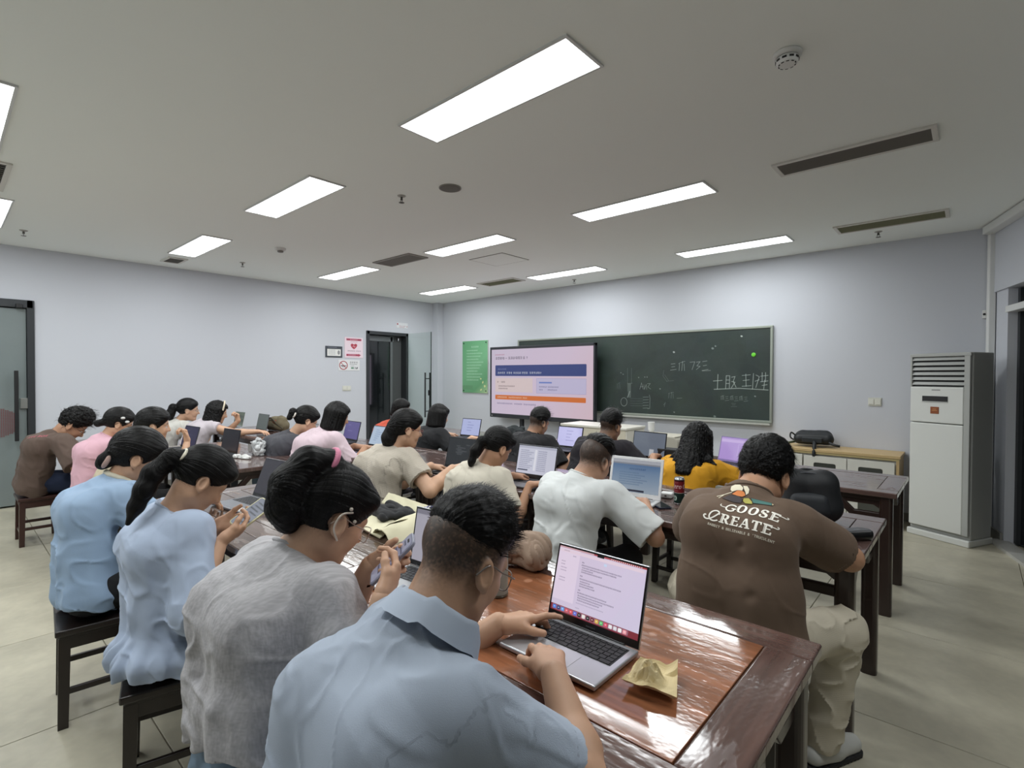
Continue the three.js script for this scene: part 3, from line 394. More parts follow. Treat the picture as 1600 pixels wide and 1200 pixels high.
// sparse surface nets; attr(x, y, z, n) -> [u, v, r, g, b]
function net(F, lo, hi, h, attr, clipFn) {
  const B = 8, nb = [0, 1, 2].map((k) => Math.max(1, Math.ceil(((hi.getComponent(k) - lo.getComponent(k)) / h + 1) / B))), n = nb.map((b) => b * B), [nx, ny, nz] = n;
  const val = new Float32Array(nx * ny * nz), lists = new Array(nb[0] * nb[1] * nb[2]), rad = B * h * 0.87, live = [];
  for (let bz = 0, bi = 0; bz < nb[2]; bz++) for (let by = 0; by < nb[1]; by++) for (let bx = 0; bx < nb[0]; bx++, bi++) {
    const cx = lo.x + (bx * B + 3.5) * h, cy = lo.y + (by * B + 3.5) * h, cz = lo.z + (bz * B + 3.5) * h;
    const ps = F.prims.filter((p) => Math.hypot(cx - p.cx, cy - p.cy, cz - p.cz) < p.R + rad + 0.09 + (F.slack ?? 0));
    let d = ps.length ? F.ev(ps, cx, cy, cz) : 1; let pos = true;
    for (const p of ps) if (!p.neg) { pos = false; break; } if (pos) d = 1;
    const skip = Math.abs(d) > rad * 1.7 + 0.02 + (F.slack ?? 0);
    for (let z = 0; z < B; z++) for (let y = 0; y < B; y++) { let i = ((bz * B + z) * ny + by * B + y) * nx + bx * B; for (let x = 0; x < B; x++, i++) val[i] = skip ? d : F.ev(ps, lo.x + (bx * B + x) * h, lo.y + (by * B + y) * h, lo.z + (bz * B + z) * h); }
    lists[bi] = ps; if (!skip) live.push([bx, by, bz]);
  }
  const id = new Map(), pos = [], nor = [], uv = [], col = [], idx = [], sx = 1, sy = nx, sz = nx * ny;
  const vert = (i, j, k) => {
    const key = (k * ny + j) * nx + i; let v = id.get(key); if (v !== undefined) return v;
    let px = 0, py = 0, pz = 0, c = 0; const o = key, a = [val[o], val[o + sx], val[o + sy], val[o + sx + sy], val[o + sz], val[o + sx + sz], val[o + sy + sz], val[o + sx + sy + sz]];
    for (let q = 0; q < 8; q++) for (const m of [1, 2, 4]) if (!(q & m)) { const A = a[q], Bv = a[q | m]; if ((A < 0) !== (Bv < 0)) { const t = A / (A - Bv); px += (q & 1) + (m === 1 ? t : 0); py += ((q >> 1) & 1) + (m === 2 ? t : 0); pz += (q >> 2) + (m === 4 ? t : 0); c++; } }
    c = c || 1; let x = lo.x + (i + px / c) * h, y = lo.y + (j + py / c) * h, z = lo.z + (k + pz / c) * h;
    const ps = lists[((k >> 3) * nb[1] + (j >> 3)) * nb[0] + (i >> 3)], e = h * 0.35;
    const d0 = F.ev(ps, x, y, z), gx = F.ev(ps, x + e, y, z) - d0, gy = F.ev(ps, x, y + e, z) - d0, gz = F.ev(ps, x, y, z + e) - d0, gl = Math.hypot(gx, gy, gz) || 1;
    const s = clamp(d0 * e / gl, -0.5 * h, 0.5 * h); x -= gx / gl * s; y -= gy / gl * s; z -= gz / gl * s;
    v = pos.length / 3; pos.push(x, y, z); nor.push(gx / gl, gy / gl, gz / gl);
    const t = attr ? attr(x, y, z, gx / gl, gy / gl, gz / gl) : [x, y, 1, 1, 1]; uv.push(t[0], t[1]); col.push(t[2], t[3], t[4]); id.set(key, v); return v;
  };
  for (const [bx, by, bz] of live) for (let k = bz * B; k < Math.min(bz * B + B, nz - 1); k++) for (let j = by * B; j < Math.min(by * B + B, ny - 1); j++) for (let i = bx * B; i < Math.min(bx * B + B, nx - 1); i++) {
    if (i < 1 || j < 1 || k < 1) continue; const o = (k * ny + j) * nx + i, a = val[o] < 0;
    const quad = (p, q, r, s, f) => { if (clipFn && !clipFn(lo.x + i * h, lo.y + j * h, lo.z + k * h)) return; if (f) idx.push(p, q, r, p, r, s); else idx.push(p, r, q, p, s, r); };
    if (a !== val[o + sx] < 0) quad(vert(i, j - 1, k - 1), vert(i, j, k - 1), vert(i, j, k), vert(i, j - 1, k), a);
    if (a !== val[o + sy] < 0) quad(vert(i - 1, j, k - 1), vert(i - 1, j, k), vert(i, j, k), vert(i, j, k - 1), a);
    if (a !== val[o + sz] < 0) quad(vert(i - 1, j - 1, k), vert(i, j - 1, k), vert(i, j, k), vert(i - 1, j, k), a);
  }
  const g = new THREE.BufferGeometry(); g.setAttribute('position', new THREE.Float32BufferAttribute(pos, 3)); g.setAttribute('normal', new THREE.Float32BufferAttribute(nor, 3)); g.setAttribute('uv', new THREE.Float32BufferAttribute(uv, 2)); g.setAttribute('color', new THREE.Float32BufferAttribute(col, 3)); g.setIndex(idx); return g;
}
function bounds(prims, pad = 0.03) { const lo = V(9e9, 9e9, 9e9), hi = V(-9e9, -9e9, -9e9); for (const p of prims) { if (p.neg) continue; const b = p.e ? [[p.cx, p.cy, p.cz, p.R]] : [[p.ax, p.ay, p.az, Math.max(p.ra, p.ra + p.dr)], [p.ax + p.dx, p.ay + p.dy, p.az + p.dz, Math.max(p.ra, p.ra + p.dr)]]; for (const [x, y, z, r] of b) { lo.min(V(x - r - pad, y - r - pad, z - r - pad)); hi.max(V(x + r + pad, y + r + pad, z + r + pad)); } } return [lo, hi]; }
const mixv = (a, b, t) => a.clone().lerp(b, t);
const skinMat = P(0xffffff, 0.5, { vertexColors: true, sheen: 0.15, sheenRoughness: 0.5, sheenColor: new THREE.Color(0.8, 0.5, 0.4) });
const strandTex = dataTex(256, (u, v) => 0.5 + 0.5 * (pn(u, v, 128, 4, 1) - 0.5) + 0.5 * (pn(u, v, 61, 3, 2) - 0.5) + 0.35 * (pn(u, v, 23, 2, 3) - 0.5));
const hairMats = [0x060505, 0x0a0706, 0x120b09].map((c) => P(c, 0.5, { bumpMap: strandTex, bumpScale: 0.0018, specularIntensity: 0.55 }));
const strandMat = hairMats.map((m) => P(m.color, 0.5, { side: THREE.DoubleSide, specularIntensity: 0.5 }));
// weaves
const knit = dataTex(128, (u, v) => 0.5 + 0.25 * Math.sin(u * Math.PI * 2 * 32) * Math.sin(v * Math.PI * 2 * 32) + 0.3 * (pn(u, v, 64, 64, 3) - 0.5));
const waffle = dataTex(128, (u, v) => { const a = Math.abs(Math.sin(u * Math.PI * 10)), b = Math.abs(Math.sin(v * Math.PI * 10)); return 0.9 - 0.75 * Math.max(1 - a * 1.5, 1 - b * 1.5, 0.05) + 0.12 * (pn(u, v, 20, 20, 3) - 0.5); });
const denim = dataTex(128, (u, v) => 0.5 + 0.35 * Math.sin((u + v) * Math.PI * 2 * 24) + 0.4 * (pn(u, v, 64, 64, 5) - 0.5));
const heather = dataTex(128, (u, v) => 0.93 + 0.1 * (pn(u, v, 64, 20, 3) - 0.5) + 0.08 * (pn(u, v, 30, 64, 5) - 0.5), true);
function cloth(color, weave = knit, scale = 14, bump = 0.0006, o = {}) { return P(color, o.rough ?? 0.88, { bumpMap: tex(weave, scale, scale), bumpScale: bump, sheen: o.sheen ?? 0.35, sheenRoughness: 0.6, sheenColor: new THREE.Color(color).lerp(new THREE.Color(1, 1, 1), 0.35), ...(o.map ? { map: o.map } : {}) }); }

// hand in world space: wrist w, fingers along f, palm facing n; side +1 = thumb towards f x n
function handPrims(w, f, n, thumbSide, s, curl, spread = 1, thumbIn = 0, fc, arm) {
  f = f.clone().normalize(); n = n.clone().addScaledVector(f, -n.dot(f)).normalize(); const t = f.clone().cross(n).multiplyScalar(thumbSide);
  const at = (a, b, c) => w.clone().addScaledVector(f, a * s).addScaledVector(t, b * s).addScaledVector(n, c * s), P_ = [];
  P_.push(cone(w.clone().addScaledVector(arm, -0.045 * s), 0.0265 * s, w, 0.024 * s, 0.02));
  const off = [0.029, 0.0095, -0.0105, -0.029], kn = [0.088, 0.092, 0.087, 0.078];
  for (let i = 0; i < 4; i++) P_.push(cone(at(0.012, off[i] * 0.5, 0), 0.0165 * s, at(kn[i], off[i], -0.002), 0.0112 * s, 0.016));
  P_.push(cone(at(0.02, 0.018, 0.008), 0.017 * s, at(0.055, 0.034, 0.012), 0.0135 * s, 0.016));
  const len = [[0.041, 0.025, 0.02], [0.045, 0.029, 0.021], [0.041, 0.027, 0.02], [0.033, 0.02, 0.018]];
  for (let i = 0; i < 4; i++) {
    let p = at(kn[i], off[i], -0.002), a = 0, r = [0.0102, 0.0106, 0.0102, 0.0092][i] * s; const sp = off[i] * 3.2 * spread, c = fc ? fc[i] : curl;
    for (let j = 0; j < 3; j++) { a += c[j]; const d = f.clone().multiplyScalar(Math.cos(a)).addScaledVector(n, Math.sin(a)).addScaledVector(t, sp * (j ? 0.5 : 1) * 0.9).normalize(), q = p.clone().addScaledVector(d, len[i][j] * s), r2 = r * 0.87; P_.push(cone(p, r, q, r2, j ? 0.004 : 0.007)); p = q; r = r2; }
  }
  let p = at(0.055, 0.034, 0.012), d = f.clone().multiplyScalar(0.75).addScaledVector(t, 0.62 - thumbIn).addScaledVector(n, 0.25 + thumbIn * 0.6).normalize(), q = p.clone().addScaledVector(d, 0.032 * s);
  P_.push(cone(p, 0.0128 * s, q, 0.0108 * s, 0.008)); d = d.clone().addScaledVector(f, 0.35).addScaledVector(t, -thumbIn * 0.7).normalize(); P_.push(cone(q, 0.0108 * s, q.clone().addScaledVector(d, 0.026 * s), 0.009 * s, 0.005));
  return P_;
}
const CURL = { type: [0.35, 0.55, 0.35], flat: [0.08, 0.12, 0.08], relax: [0.3, 0.4, 0.25], hold: [0.5, 0.75, 0.5], fist: [0.9, 1.2, 0.8], mouse: [0.12, 0.4, 0.25] };
function elbowOf(S, W, L1, L2, pole) { const d = W.clone().sub(S), l = Math.min(d.length(), L1 + L2 - 0.004), u = d.clone().normalize(), a = (L1 * L1 - L2 * L2 + l * l) / (2 * l), hgt = Math.sqrt(Math.max(0.0004, L1 * L1 - a * a)), p = pole.clone().addScaledVector(u, -pole.dot(u)).normalize(); return S.clone().addScaledVector(u, a).addScaledVector(p, hgt); }

function person(o) {
  const s = o.s ?? 1, res = o.res ?? 3, hb = [0.0095, 0.0125, 0.017][res - 1], hc = [0.0068, 0.0095, 0.0135][res - 1], hh = [0.0042, 0.0052, 0.0072][res - 1], hn = [0.0031, 0.0042, 0.0062][res - 1];
  const fat = o.fat ?? 1, male = o.male, yaw = o.yaw ?? 0, fw = V(-Math.sin(yaw), 0, -Math.cos(yaw)), rt = V(Math.cos(yaw), 0, -Math.sin(yaw)), up = V(0, 1, 0);
  const Pv = v3(o.P), N = v3(o.N), Hc = v3(o.H), ht = new THREE.Matrix4();
  // head frame
  const hy = o.hyaw ?? yaw, hp = o.pitch ?? 0.3, hr = o.roll ?? 0; ht.makeRotationFromEuler(new THREE.Euler(-hp, hy, hr, 'YXZ'));
  const hX = V(1, 0, 0).applyMatrix4(ht), hY = V(0, 1, 0).applyMatrix4(ht), hF = V(0, 0, -1).applyMatrix4(ht), hs = (o.hs ?? 1) * s;
  const hd = (x, y, z) => Hc.clone().addScaledVector(hX, x * hs).addScaledVector(hY, y * hs).addScaledVector(hF, z * hs);
  const toHead = (x, y, z) => { const qx = x - Hc.x, qy = y - Hc.y, qz = z - Hc.z; return [(qx * hX.x + qy * hX.y + qz * hX.z) / hs, (qx * hY.x + qy * hY.y + qz * hY.z) / hs, (qx * hF.x + qy * hF.y + qz * hF.z) / hs]; };
  // spine, shoulders, arms, legs
  const back = fw.clone().multiplyScalar(-1), sp = N.clone().sub(Pv), sd = sp.clone().normalize(), bk = back.clone().addScaledVector(sd, -back.dot(sd)).normalize(), hunch = (o.hunch ?? 0.05) * s;
  const W = mixv(Pv, N, 0.33).addScaledVector(bk, hunch * 0.5), Ch = mixv(Pv, N, 0.69).addScaledVector(bk, hunch), cu = N.clone().sub(Ch).normalize();
  const sw = (o.sw ?? (male ? 0.175 : 0.152)) * s, srt = o.srt ? v3(o.srt).normalize() : rt, sdrop = (o.sdrop ?? 0.062) * s, sfw = (o.sfw ?? 0.02) * s, dn = cu.clone().multiplyScalar(0.35).addScaledVector(up, 0.75).normalize();
  const SL = N.clone().addScaledVector(srt, -sw).addScaledVector(dn, -sdrop).addScaledVector(fw, sfw), SR = N.clone().addScaledVector(srt, sw).addScaledVector(dn, -sdrop).addScaledVector(fw, sfw);
  const L1 = 0.285 * s, L2 = 0.245 * s, arm = (S, A, side) => { let Wv = v3(A.w); const dist = Wv.distanceTo(S), mx = L1 + L2 - 0.006; if (dist > mx) { if (o.dbg) console.log('reach', o.dbg, side, dist.toFixed(3), mx.toFixed(3)); Wv = S.clone().addScaledVector(Wv.clone().sub(S).normalize(), mx); } const E = elbowOf(S, Wv, L1, L2, A.pole ? v3(A.pole) : rt.clone().multiplyScalar(side * 0.7).addScaledVector(up, -0.8).addScaledVector(back, 0.3)); return { S, E, W: Wv, f: A.f ? v3(A.f).normalize() : Wv.clone().sub(E).normalize(), n: A.n ? v3(A.n) : V(0, -1, 0), curl: CURL[A.pose || 'type'], side, A }; };
  const aL = arm(SL, o.L, -1), aR = arm(SR, o.Rr, 1);
  const hipw = 0.088 * s, hipL = Pv.clone().addScaledVector(rt, -hipw), hipR = Pv.clone().addScaledVector(rt, hipw), spread = o.knee ?? 0.06, kl = 0.42 * s, ky = o.kneeY ?? 0.5;
  const leg = (hip, sgn, A = {}) => { const K = A.K ? v3(A.K) : hip.clone().addScaledVector(fw, kl).addScaledVector(rt, sgn * spread).setY(ky), An = A.A ? v3(A.A) : K.clone().addScaledVector(fw, o.shin ?? 0.02).setY(0.085), T = An.clone().addScaledVector(A.T ? v3(A.T).normalize() : fw.clone().addScaledVector(rt, sgn * 0.2).normalize(), 0.15 * s).setY(0.035); return { hip, K, A: An, T }; };
  const lL = leg(hipL, -1, o.legL), lR = leg(hipR, 1, o.legR);
  const g = thing('person', o.label, 'person', [Pv.x, 0, Pv.z]);
  const toLocal = (geo) => geo.translate(-Pv.x, 0, -Pv.z);
  // --- body
  const am = (male ? 1.06 : 0.92) * Math.pow(fat, 0.4) * (o.am ?? 1) * s, bp = [];
  bp.push(cone(hipL, 0.085 * s, hipR, 0.085 * s, 0.03));
  for (const q of [-1, 1]) { const h = Pv.clone().addScaledVector(rt, q * 0.06 * s), w = W.clone().addScaledVector(rt, q * 0.05 * s), c = Ch.clone().addScaledVector(rt, q * 0.07 * s); bp.push(cone(h, 0.08 * s, w, 0.072 * s, 0.04), cone(w, 0.072 * s, c, 0.075 * s, 0.04)); }
  bp.push(cone(Ch, 0.07 * s, N.clone().addScaledVector(cu, -0.045 * s), 0.05 * s, 0.05));
  for (const a of [aL, aR]) bp.push(cone(N.clone().addScaledVector(cu, -0.055 * s), 0.042 * s, a.S, 0.042 * s, 0.04), cone(a.S, 0.045 * am, a.E, 0.038 * am, 0.03), cone(a.E, 0.038 * am, mixv(a.E, a.W, 0.3), 0.039 * am, 0.02), cone(mixv(a.E, a.W, 0.3), 0.039 * am, a.W, 0.0255 * am, 0.02));
  for (const l of [lL, lR]) bp.push(cone(l.hip, 0.078 * s, l.K, 0.05 * s, 0.03), cone(l.K, 0.05 * s, l.A, 0.034 * s, 0.03), cone(l.A, 0.032 * s, mixv(l.A, l.T, 0.75), 0.018 * s, 0.02));
  const nr = (o.neck ?? (male ? 0.059 : 0.05)) * s;
  bp.push(cone(N.clone().addScaledVector(cu, -0.03 * s), nr * 1.1, hd(0, -0.05, -0.022), nr, 0.05));
  // --- head
  const hw = o.hw ?? 1, hp_ = [];
  const E3 = (x, y, z, a, b, c, k, neg) => ell(hd(x, y, z), hX, hY, hF, a * hs, b * hs, c * hs, k, neg);
  hp_.push(E3(0, 0.035, -0.012, 0.076 * hw, 0.088, 0.096, 0.02), E3(0, -0.03, 0.022, 0.064 * hw, 0.082, 0.068, 0.03), cone(hd(0, -0.098, 0.06), 0.022 * hs, hd(0, -0.085, 0.045), 0.03 * hs, 0.025), cone(hd(0.046 * hw, -0.06, 0.0), 0.018 * hs, hd(0.02, -0.092, 0.05), 0.02 * hs, 0.025), cone(hd(-0.046 * hw, -0.06, 0.0), 0.018 * hs, hd(-0.02, -0.092, 0.05), 0.02 * hs, 0.025));
  hp_.push(cone(hd(0, 0.008, 0.082), 0.008 * hs, hd(0, -0.028, 0.1), 0.0115 * hs, 0.012), cone(hd(0.012, -0.032, 0.088), 0.008 * hs, hd(-0.012, -0.032, 0.088), 0.008 * hs, 0.008));
  hp_.push(cone(hd(0.045, 0.02, 0.068), 0.008 * hs, hd(-0.045, 0.02, 0.068), 0.008 * hs, 0.02), E3(0.032, -0.002, 0.09, 0.015, 0.009, 0.012, 0.01, true), E3(-0.032, -0.002, 0.09, 0.015, 0.009, 0.012, 0.01, true), E3(0.031, -0.002, 0.074, 0.0115, 0.0115, 0.0115, 0.003), E3(-0.031, -0.002, 0.074, 0.0115, 0.0115, 0.0115, 0.003));
  hp_.push(cone(hd(0.035, -0.03, 0.062), 0.016 * hs, hd(0.035, -0.04, 0.058), 0.016 * hs, 0.025), cone(hd(-0.035, -0.03, 0.062), 0.016 * hs, hd(-0.035, -0.04, 0.058), 0.016 * hs, 0.025));
  hp_.push(cone(hd(0.018, -0.061, 0.077), 0.0065 * hs, hd(-0.018, -0.061, 0.077), 0.0065 * hs, 0.006), cone(hd(0.015, -0.071, 0.076), 0.0075 * hs, hd(-0.015, -0.071, 0.076), 0.0075 * hs, 0.005));
  for (const q of [-1, 1]) { // ears: rim, lobe and a carved bowl
    const eY = hY.clone().addScaledVector(hF, -0.22).normalize(), eX = hX.clone().multiplyScalar(q).addScaledVector(hF, -0.45).normalize(), eZ = eX.clone().cross(eY).normalize(), c = hd(q * 0.079 * hw, -0.01, -0.012);
    hp_.push(ell(c, eX, eY, eZ, 0.0085 * hs, 0.032 * hs, 0.0185 * hs, 0.006), ell(c.clone().addScaledVector(eX, 0.0085 * hs).addScaledVector(hF, 0.003), eX, eY, eZ, 0.006 * hs, 0.02 * hs, 0.0105 * hs, 0.004, true), ell(c.clone().addScaledVector(eY, -0.027 * hs).addScaledVector(hF, 0.006 * hs), eX, eY, eZ, 0.006 * hs, 0.009 * hs, 0.008 * hs, 0.006), cone(hd(q * 0.07 * hw, -0.01, 0), 0.012 * hs, hd(q * 0.074 * hw, -0.018, 0), 0.01 * hs, 0.012));
  }
  const skin = new THREE.Color(o.skin ?? 0xb98e72), lip = new THREE.Color(0x8e5450), dark = new THREE.Color(o.hairc ?? 0x141110), tmp = new THREE.Color();
  const stub = o.stubble ?? 0;
  const skinAttr = (x, y, z) => {
    tmp.copy(skin).multiplyScalar(0.96 + 0.08 * vnoise(x * 60, y * 60, z * 60)); const [a, b, c] = toHead(x, y, z);
    if (Math.abs(a) < 0.1 && b > -0.15 && b < 0.15 && Math.abs(c) < 0.14) {
      if (c > 0.06) {
        const l = smooth(0.024, 0.016, Math.abs(a)) * smooth(0.013, 0.007, Math.abs(b + 0.066)); tmp.lerp(lip, l * 0.8);
        const ex = Math.abs(a) - 0.031, ey = b + 0.002; if (ex * ex / 1.9 + ey * ey * 1.6 < 0.000085 * (res === 1 ? 1 : 1.5)) tmp.set(ex * ex + ey * ey < 0.00004 ? 0x1a1210 : 0xcfc6bf);
        const br = smooth(0.0065, 0.003, Math.abs(b - 0.024 + Math.abs(ex) * 0.1)) * smooth(0.024, 0.019, Math.abs(ex)); tmp.lerp(dark, br * 0.75);
        tmp.lerp(lip, 0.12 * smooth(0.03, 0.0, Math.hypot(Math.abs(a) - 0.04, b + 0.035)));
      }
      if (stub) { const ln = b - stub.y0 - stub.k * c; const m = smooth(0.088, 0.079, Math.abs(a)) * smooth(-0.012, 0.1, ln) * smooth(0.055, 0.02, c) * (0.75 + 0.5 * vnoise(x * 300, y * 300, z * 300)); tmp.lerp(dark, clamp(m * stub.m, 0, 0.93)); }
    }
    return [a * 4, b * 4, tmp.r, tmp.g, tmp.b];
  };
  const allBody = fieldOf([...bp, ...hp_]), headC = hd(0, -0.005, 0), headHalf = 0.142 * hs, inHead = (x, y, z) => { const [a, b, c] = toHead(x, y, z); return b > -0.118 && Math.abs(a) < 0.12 && Math.abs(c) < 0.14; };
  const geos = [], [bl, bh] = bounds(bp, 0.02); geos.push(net(allBody, bl, bh, hb, skinAttr, (x, y, z) => !inHead(x, y, z)));
  const pad = 0.16 * hs + hh * 2; geos.push(net(allBody, headC.clone().subScalar(pad), headC.clone().addScalar(pad), hh, skinAttr, (x, y, z) => { const [a, b, c] = toHead(x, y, z); return b > -0.118 - 2 * hb && Math.abs(a) < 0.125 && Math.abs(c) < 0.145; }));
  for (const a of [aL, aR]) { if (a.A.hide) continue; const hp2 = handPrims(a.W, a.f, a.n, (a.A.thumb ?? 1) * a.side, (o.hand ?? (male ? 1.02 : 0.93)) * s, a.curl, a.A.spread ?? 1, a.A.thumbIn ?? 0.1, a.A.fc, a.W.clone().sub(a.E).normalize()); const [l, h] = bounds(hp2, 0.012); geos.push(net(fieldOf(hp2), l, h, hn, (x, y, z) => { tmp.copy(skin).multiplyScalar(0.97 + 0.06 * vnoise(x * 90, y * 90, z * 90)); return [x, y, tmp.r, tmp.g * 0.98, tmp.b * 0.97]; })); }
  const body = mesh('body', toLocal(mergeGeometries(geos)), skinMat, g);
  // --- trousers or skirt
  const ls = o.loose ?? 1, tp = [cone(hipL, 0.1 * s * Math.pow(fat, 0.8), hipR, 0.1 * s * Math.pow(fat, 0.8), 0.04)];
  tp.push(cone(Pv, 0.095 * s, mixv(Pv, W, 0.4), 0.085 * s * fat, 0.05));
  for (const l of [lL, lR]) tp.push(cone(l.hip, 0.092 * s * Math.pow(fat, 0.6), l.K, 0.07 * s * ls, 0.035), cone(l.K, 0.07 * s * ls, l.A, (o.cuffr ?? 0.052) * s * ls, 0.03));
  const ph = o.pantNoise ?? 0.004, tF = fieldOf(tp, (d, x, y, z) => { if (Math.abs(d) < 0.03) { const a = vnoise(x * 12 + y * 5, y * 17 - x * 4, z * 12); d -= ph * (1 - Math.abs(2 * a - 1)) ** 4 - ph * 0.3; } return Math.max(d, (0.075 - y)); });
  const pantMat = o.pantMat, [tl, th] = bounds(tp, 0.012); const legs = mesh('trousers', toLocal(net(tF, tl, th, hc * 1.15, (x, y, z, nx, ny, nz) => [Math.atan2(x - Pv.x, z - Pv.z) * 0.2, y, 1, 1, 1])), pantMat, g);
  // --- shoes
  for (const l of [lL, lR]) { const d = l.T.clone().sub(l.A).setY(0).normalize(), sp_ = [cone(l.A.clone().setY(0.05).addScaledVector(d, -0.045 * s), 0.038 * s, l.T.clone().setY(0.042).addScaledVector(d, 0.01), 0.036 * s, 0.02), cone(l.A.clone().setY(0.075), 0.042 * s, l.A.clone().setY(0.055).addScaledVector(d, 0.05), 0.042 * s, 0.03)]; const [a, b] = bounds(sp_, 0.012); const sh = mesh('shoe', toLocal(net(fieldOf(sp_, (q, x, y, z) => Math.max(q, 0.012 - y)), a, b, res === 1 ? 0.008 : 0.011)), o.shoeMat ?? mBlack, g); const so = [cone(l.A.clone().setY(0.012).addScaledVector(d, -0.048 * s), 0.042 * s, l.T.clone().setY(0.012).addScaledVector(d, 0.012), 0.04 * s, 0.01)]; const [c, e] = bounds(so, 0.012); mesh('sole', toLocal(net(fieldOf(so, (q, x, y, z) => Math.max(q, y - 0.022, 0.001 - y)), c, e, 0.009)), o.soleMat ?? mWhite, sh); }
  // --- shirt
  const f2 = Math.sqrt(fat), cr = (o.chest ?? 1) * s, ln = o.hem ?? 0.0, hemP = Pv.clone().addScaledVector(sd, ln * s), st = [];
  const bel = (o.belly ?? 0) * s;
  for (const q of [-1, 1]) {
    const h = Pv.clone().addScaledVector(rt, q * 0.086 * s * fat).addScaledVector(sd, -0.02 * s), w = W.clone().addScaledVector(rt, q * (o.waist ?? 0.062) * s * fat), c = Ch.clone().addScaledVector(rt, q * 0.088 * s * f2), sh = N.clone().addScaledVector(cu, -0.075 * s).addScaledVector(srt, q * sw * 0.72);
    st.push(cone(h, 0.118 * s * fat, w, 0.099 * s * fat, 0.06), cone(w, 0.099 * s * fat, c, 0.094 * cr * f2, 0.06), cone(c, 0.094 * cr * f2, sh, 0.062 * s, 0.06));
  }
  if (bel) st.push(cone(W.clone().addScaledVector(fw, bel), 0.1 * s * fat, Pv.clone().addScaledVector(fw, bel * 0.8).addScaledVector(sd, 0.03), 0.105 * s * fat, 0.08));
  if (!male) for (const q of [-1, 1]) st.push(cone(Ch.clone().addScaledVector(bk, -0.08 * s).addScaledVector(rt, q * 0.06 * s), 0.05 * s, Ch.clone().addScaledVector(bk, -0.085 * s).addScaledVector(rt, q * 0.055 * s), 0.05 * s, 0.05));
  st.push(cone(N.clone().addScaledVector(cu, -0.06 * s), 0.066 * s, Ch, 0.088 * cr, 0.06));
  st.push(cone(N.clone().addScaledVector(cu, -0.02 * s), nr + 0.014 * s, N.clone().addScaledVector(cu, -0.06 * s), nr + 0.03 * s, 0.05));
  const sl = o.sleeve ?? 0.7, rs = (o.rs ?? 0.066) * s * Math.pow(fat, 0.3), rc = (o.rc ?? 0.064) * s * Math.pow(fat, 0.35), armF = [];
  for (const a of [aL, aR]) {
    st.push(cone(N.clone().addScaledVector(cu, -0.06 * s), 0.056 * s, a.S.clone().addScaledVector(cu, -0.006), 0.058 * s, 0.05));
    const longS = sl > 1, C = longS ? mixv(a.E, a.W, sl - 1) : mixv(a.S, a.E, sl), dir = (longS ? a.W.clone().sub(a.E) : a.E.clone().sub(a.S)).normalize(), ps = longS ? [cone(a.S, rs, a.E, (rs + rc) / 2 + (o.puff ?? 0), 0.03), Object.assign(cone(a.E, (rs + rc) / 2 + (o.puff ?? 0), C.clone().addScaledVector(dir, 0.01), rc, 0.03), { low: 1 })] : sl <= 0.05 ? [] : [cone(a.S, rs, C.clone().addScaledVector(dir, 0.02), rc, 0.03)];
    armF.push({ ps, C, dir, a, inner: cone(C.clone().addScaledVector(dir, -0.02), rc - 0.02, C.clone().addScaledVector(dir, 0.06), rc - 0.016) });
  }
  const nd = mixv(cu, hd(0, -0.05, -0.022).sub(N).normalize(), 0.5).normalize(), neckHole = cone(N.clone().addScaledVector(nd, -0.06 * s), nr + 0.003 * s, N.clone().addScaledVector(nd, 0.2), nr + (o.neckw ?? 0.016) * s), neckTop = N.clone().addScaledVector(nd, (o.neckTop ?? 0.03) * s);
  const wr = (o.wr ?? 0.005) * s, sideW = rt, creases = (o.creases || []).map(([a, b, dp, w]) => { const c = cone(v3(a), 0, v3(b), 0); c.dp = dp; c.w = w; c.R += 3 * w; return c; });
  const basePs = st, sleevePs = armF.flatMap((q) => q.ps);
  const shirtEv = (ps, x, y, z) => {
    let d = 1e3; for (const p of ps) { if (p.arm !== undefined) continue; const q = pd(p, x, y, z); d = d > 900 ? q : smin(d, q, p.k); }
    // hem plane
    const hx = x - hemP.x, hyy = y - hemP.y, hz = z - hemP.z, along = hx * sd.x + hyy * sd.y + hz * sd.z; let flare = 0;
    if (o.ruffle) { const q = smooth(0.13, 0.03, along); flare = q * (o.ruffle + 0.011 * Math.sin(Math.atan2(hx, hz) * 15)); }
    d -= flare; d = Math.max(d, -along);
    for (let i = 0; i < 2; i++) { const A = armF[i]; let e = 1e3, lo = 1e3; for (const p of ps) if (p.arm === i) { const q = pd(p, x, y, z); if (p.low) lo = q; else e = e > 900 ? q : smin(e, q, p.k); } if (e < 900 || lo < 900) { const cut = (x - A.C.x) * A.dir.x + (y - A.C.y) * A.dir.y + (z - A.C.z) * A.dir.z; if (Math.abs(e) < 0.04 && o.cuffBand && cut > -0.022) e += 0.003; if (sl > 1) e = smin(e, Math.max(lo, cut), 0.03); else e = Math.max(e, cut); if (res < 3 && cut > -0.06) e = Math.max(e, -pd(A.inner, x, y, z)); d = smin(d, e, 0.055); } }
    if (d > -0.05 && d < 0.05) {
      const u = hx * sideW.x + hz * sideW.z, w = hx * fw.x + hz * fw.z;
      const a = vnoise(u * 7 + 3 * vnoise(x * 3, y * 3, z * 3), along * 15 + u * 4, w * 7), b = vnoise(u * 16 + along * 9, along * 7 - u * 5, w * 14 + 5);
      const ra_ = (2 * a - 1) / 0.2, rb_ = (2 * b - 1) / 0.2; d -= wr * 0.8 * (Math.exp(-ra_ * ra_) + 0.7 * Math.exp(-rb_ * rb_)) - wr * 0.35 * (vnoise(x * 8, y * 8, z * 8) - 0.5);
      if (o.drape) { const q = smooth(0.3, 0.02, along); d += o.drape * q * Math.sin(Math.atan2(hx, hz) * 9 + 2 * vnoise(u * 4, along * 3, w * 4)); }
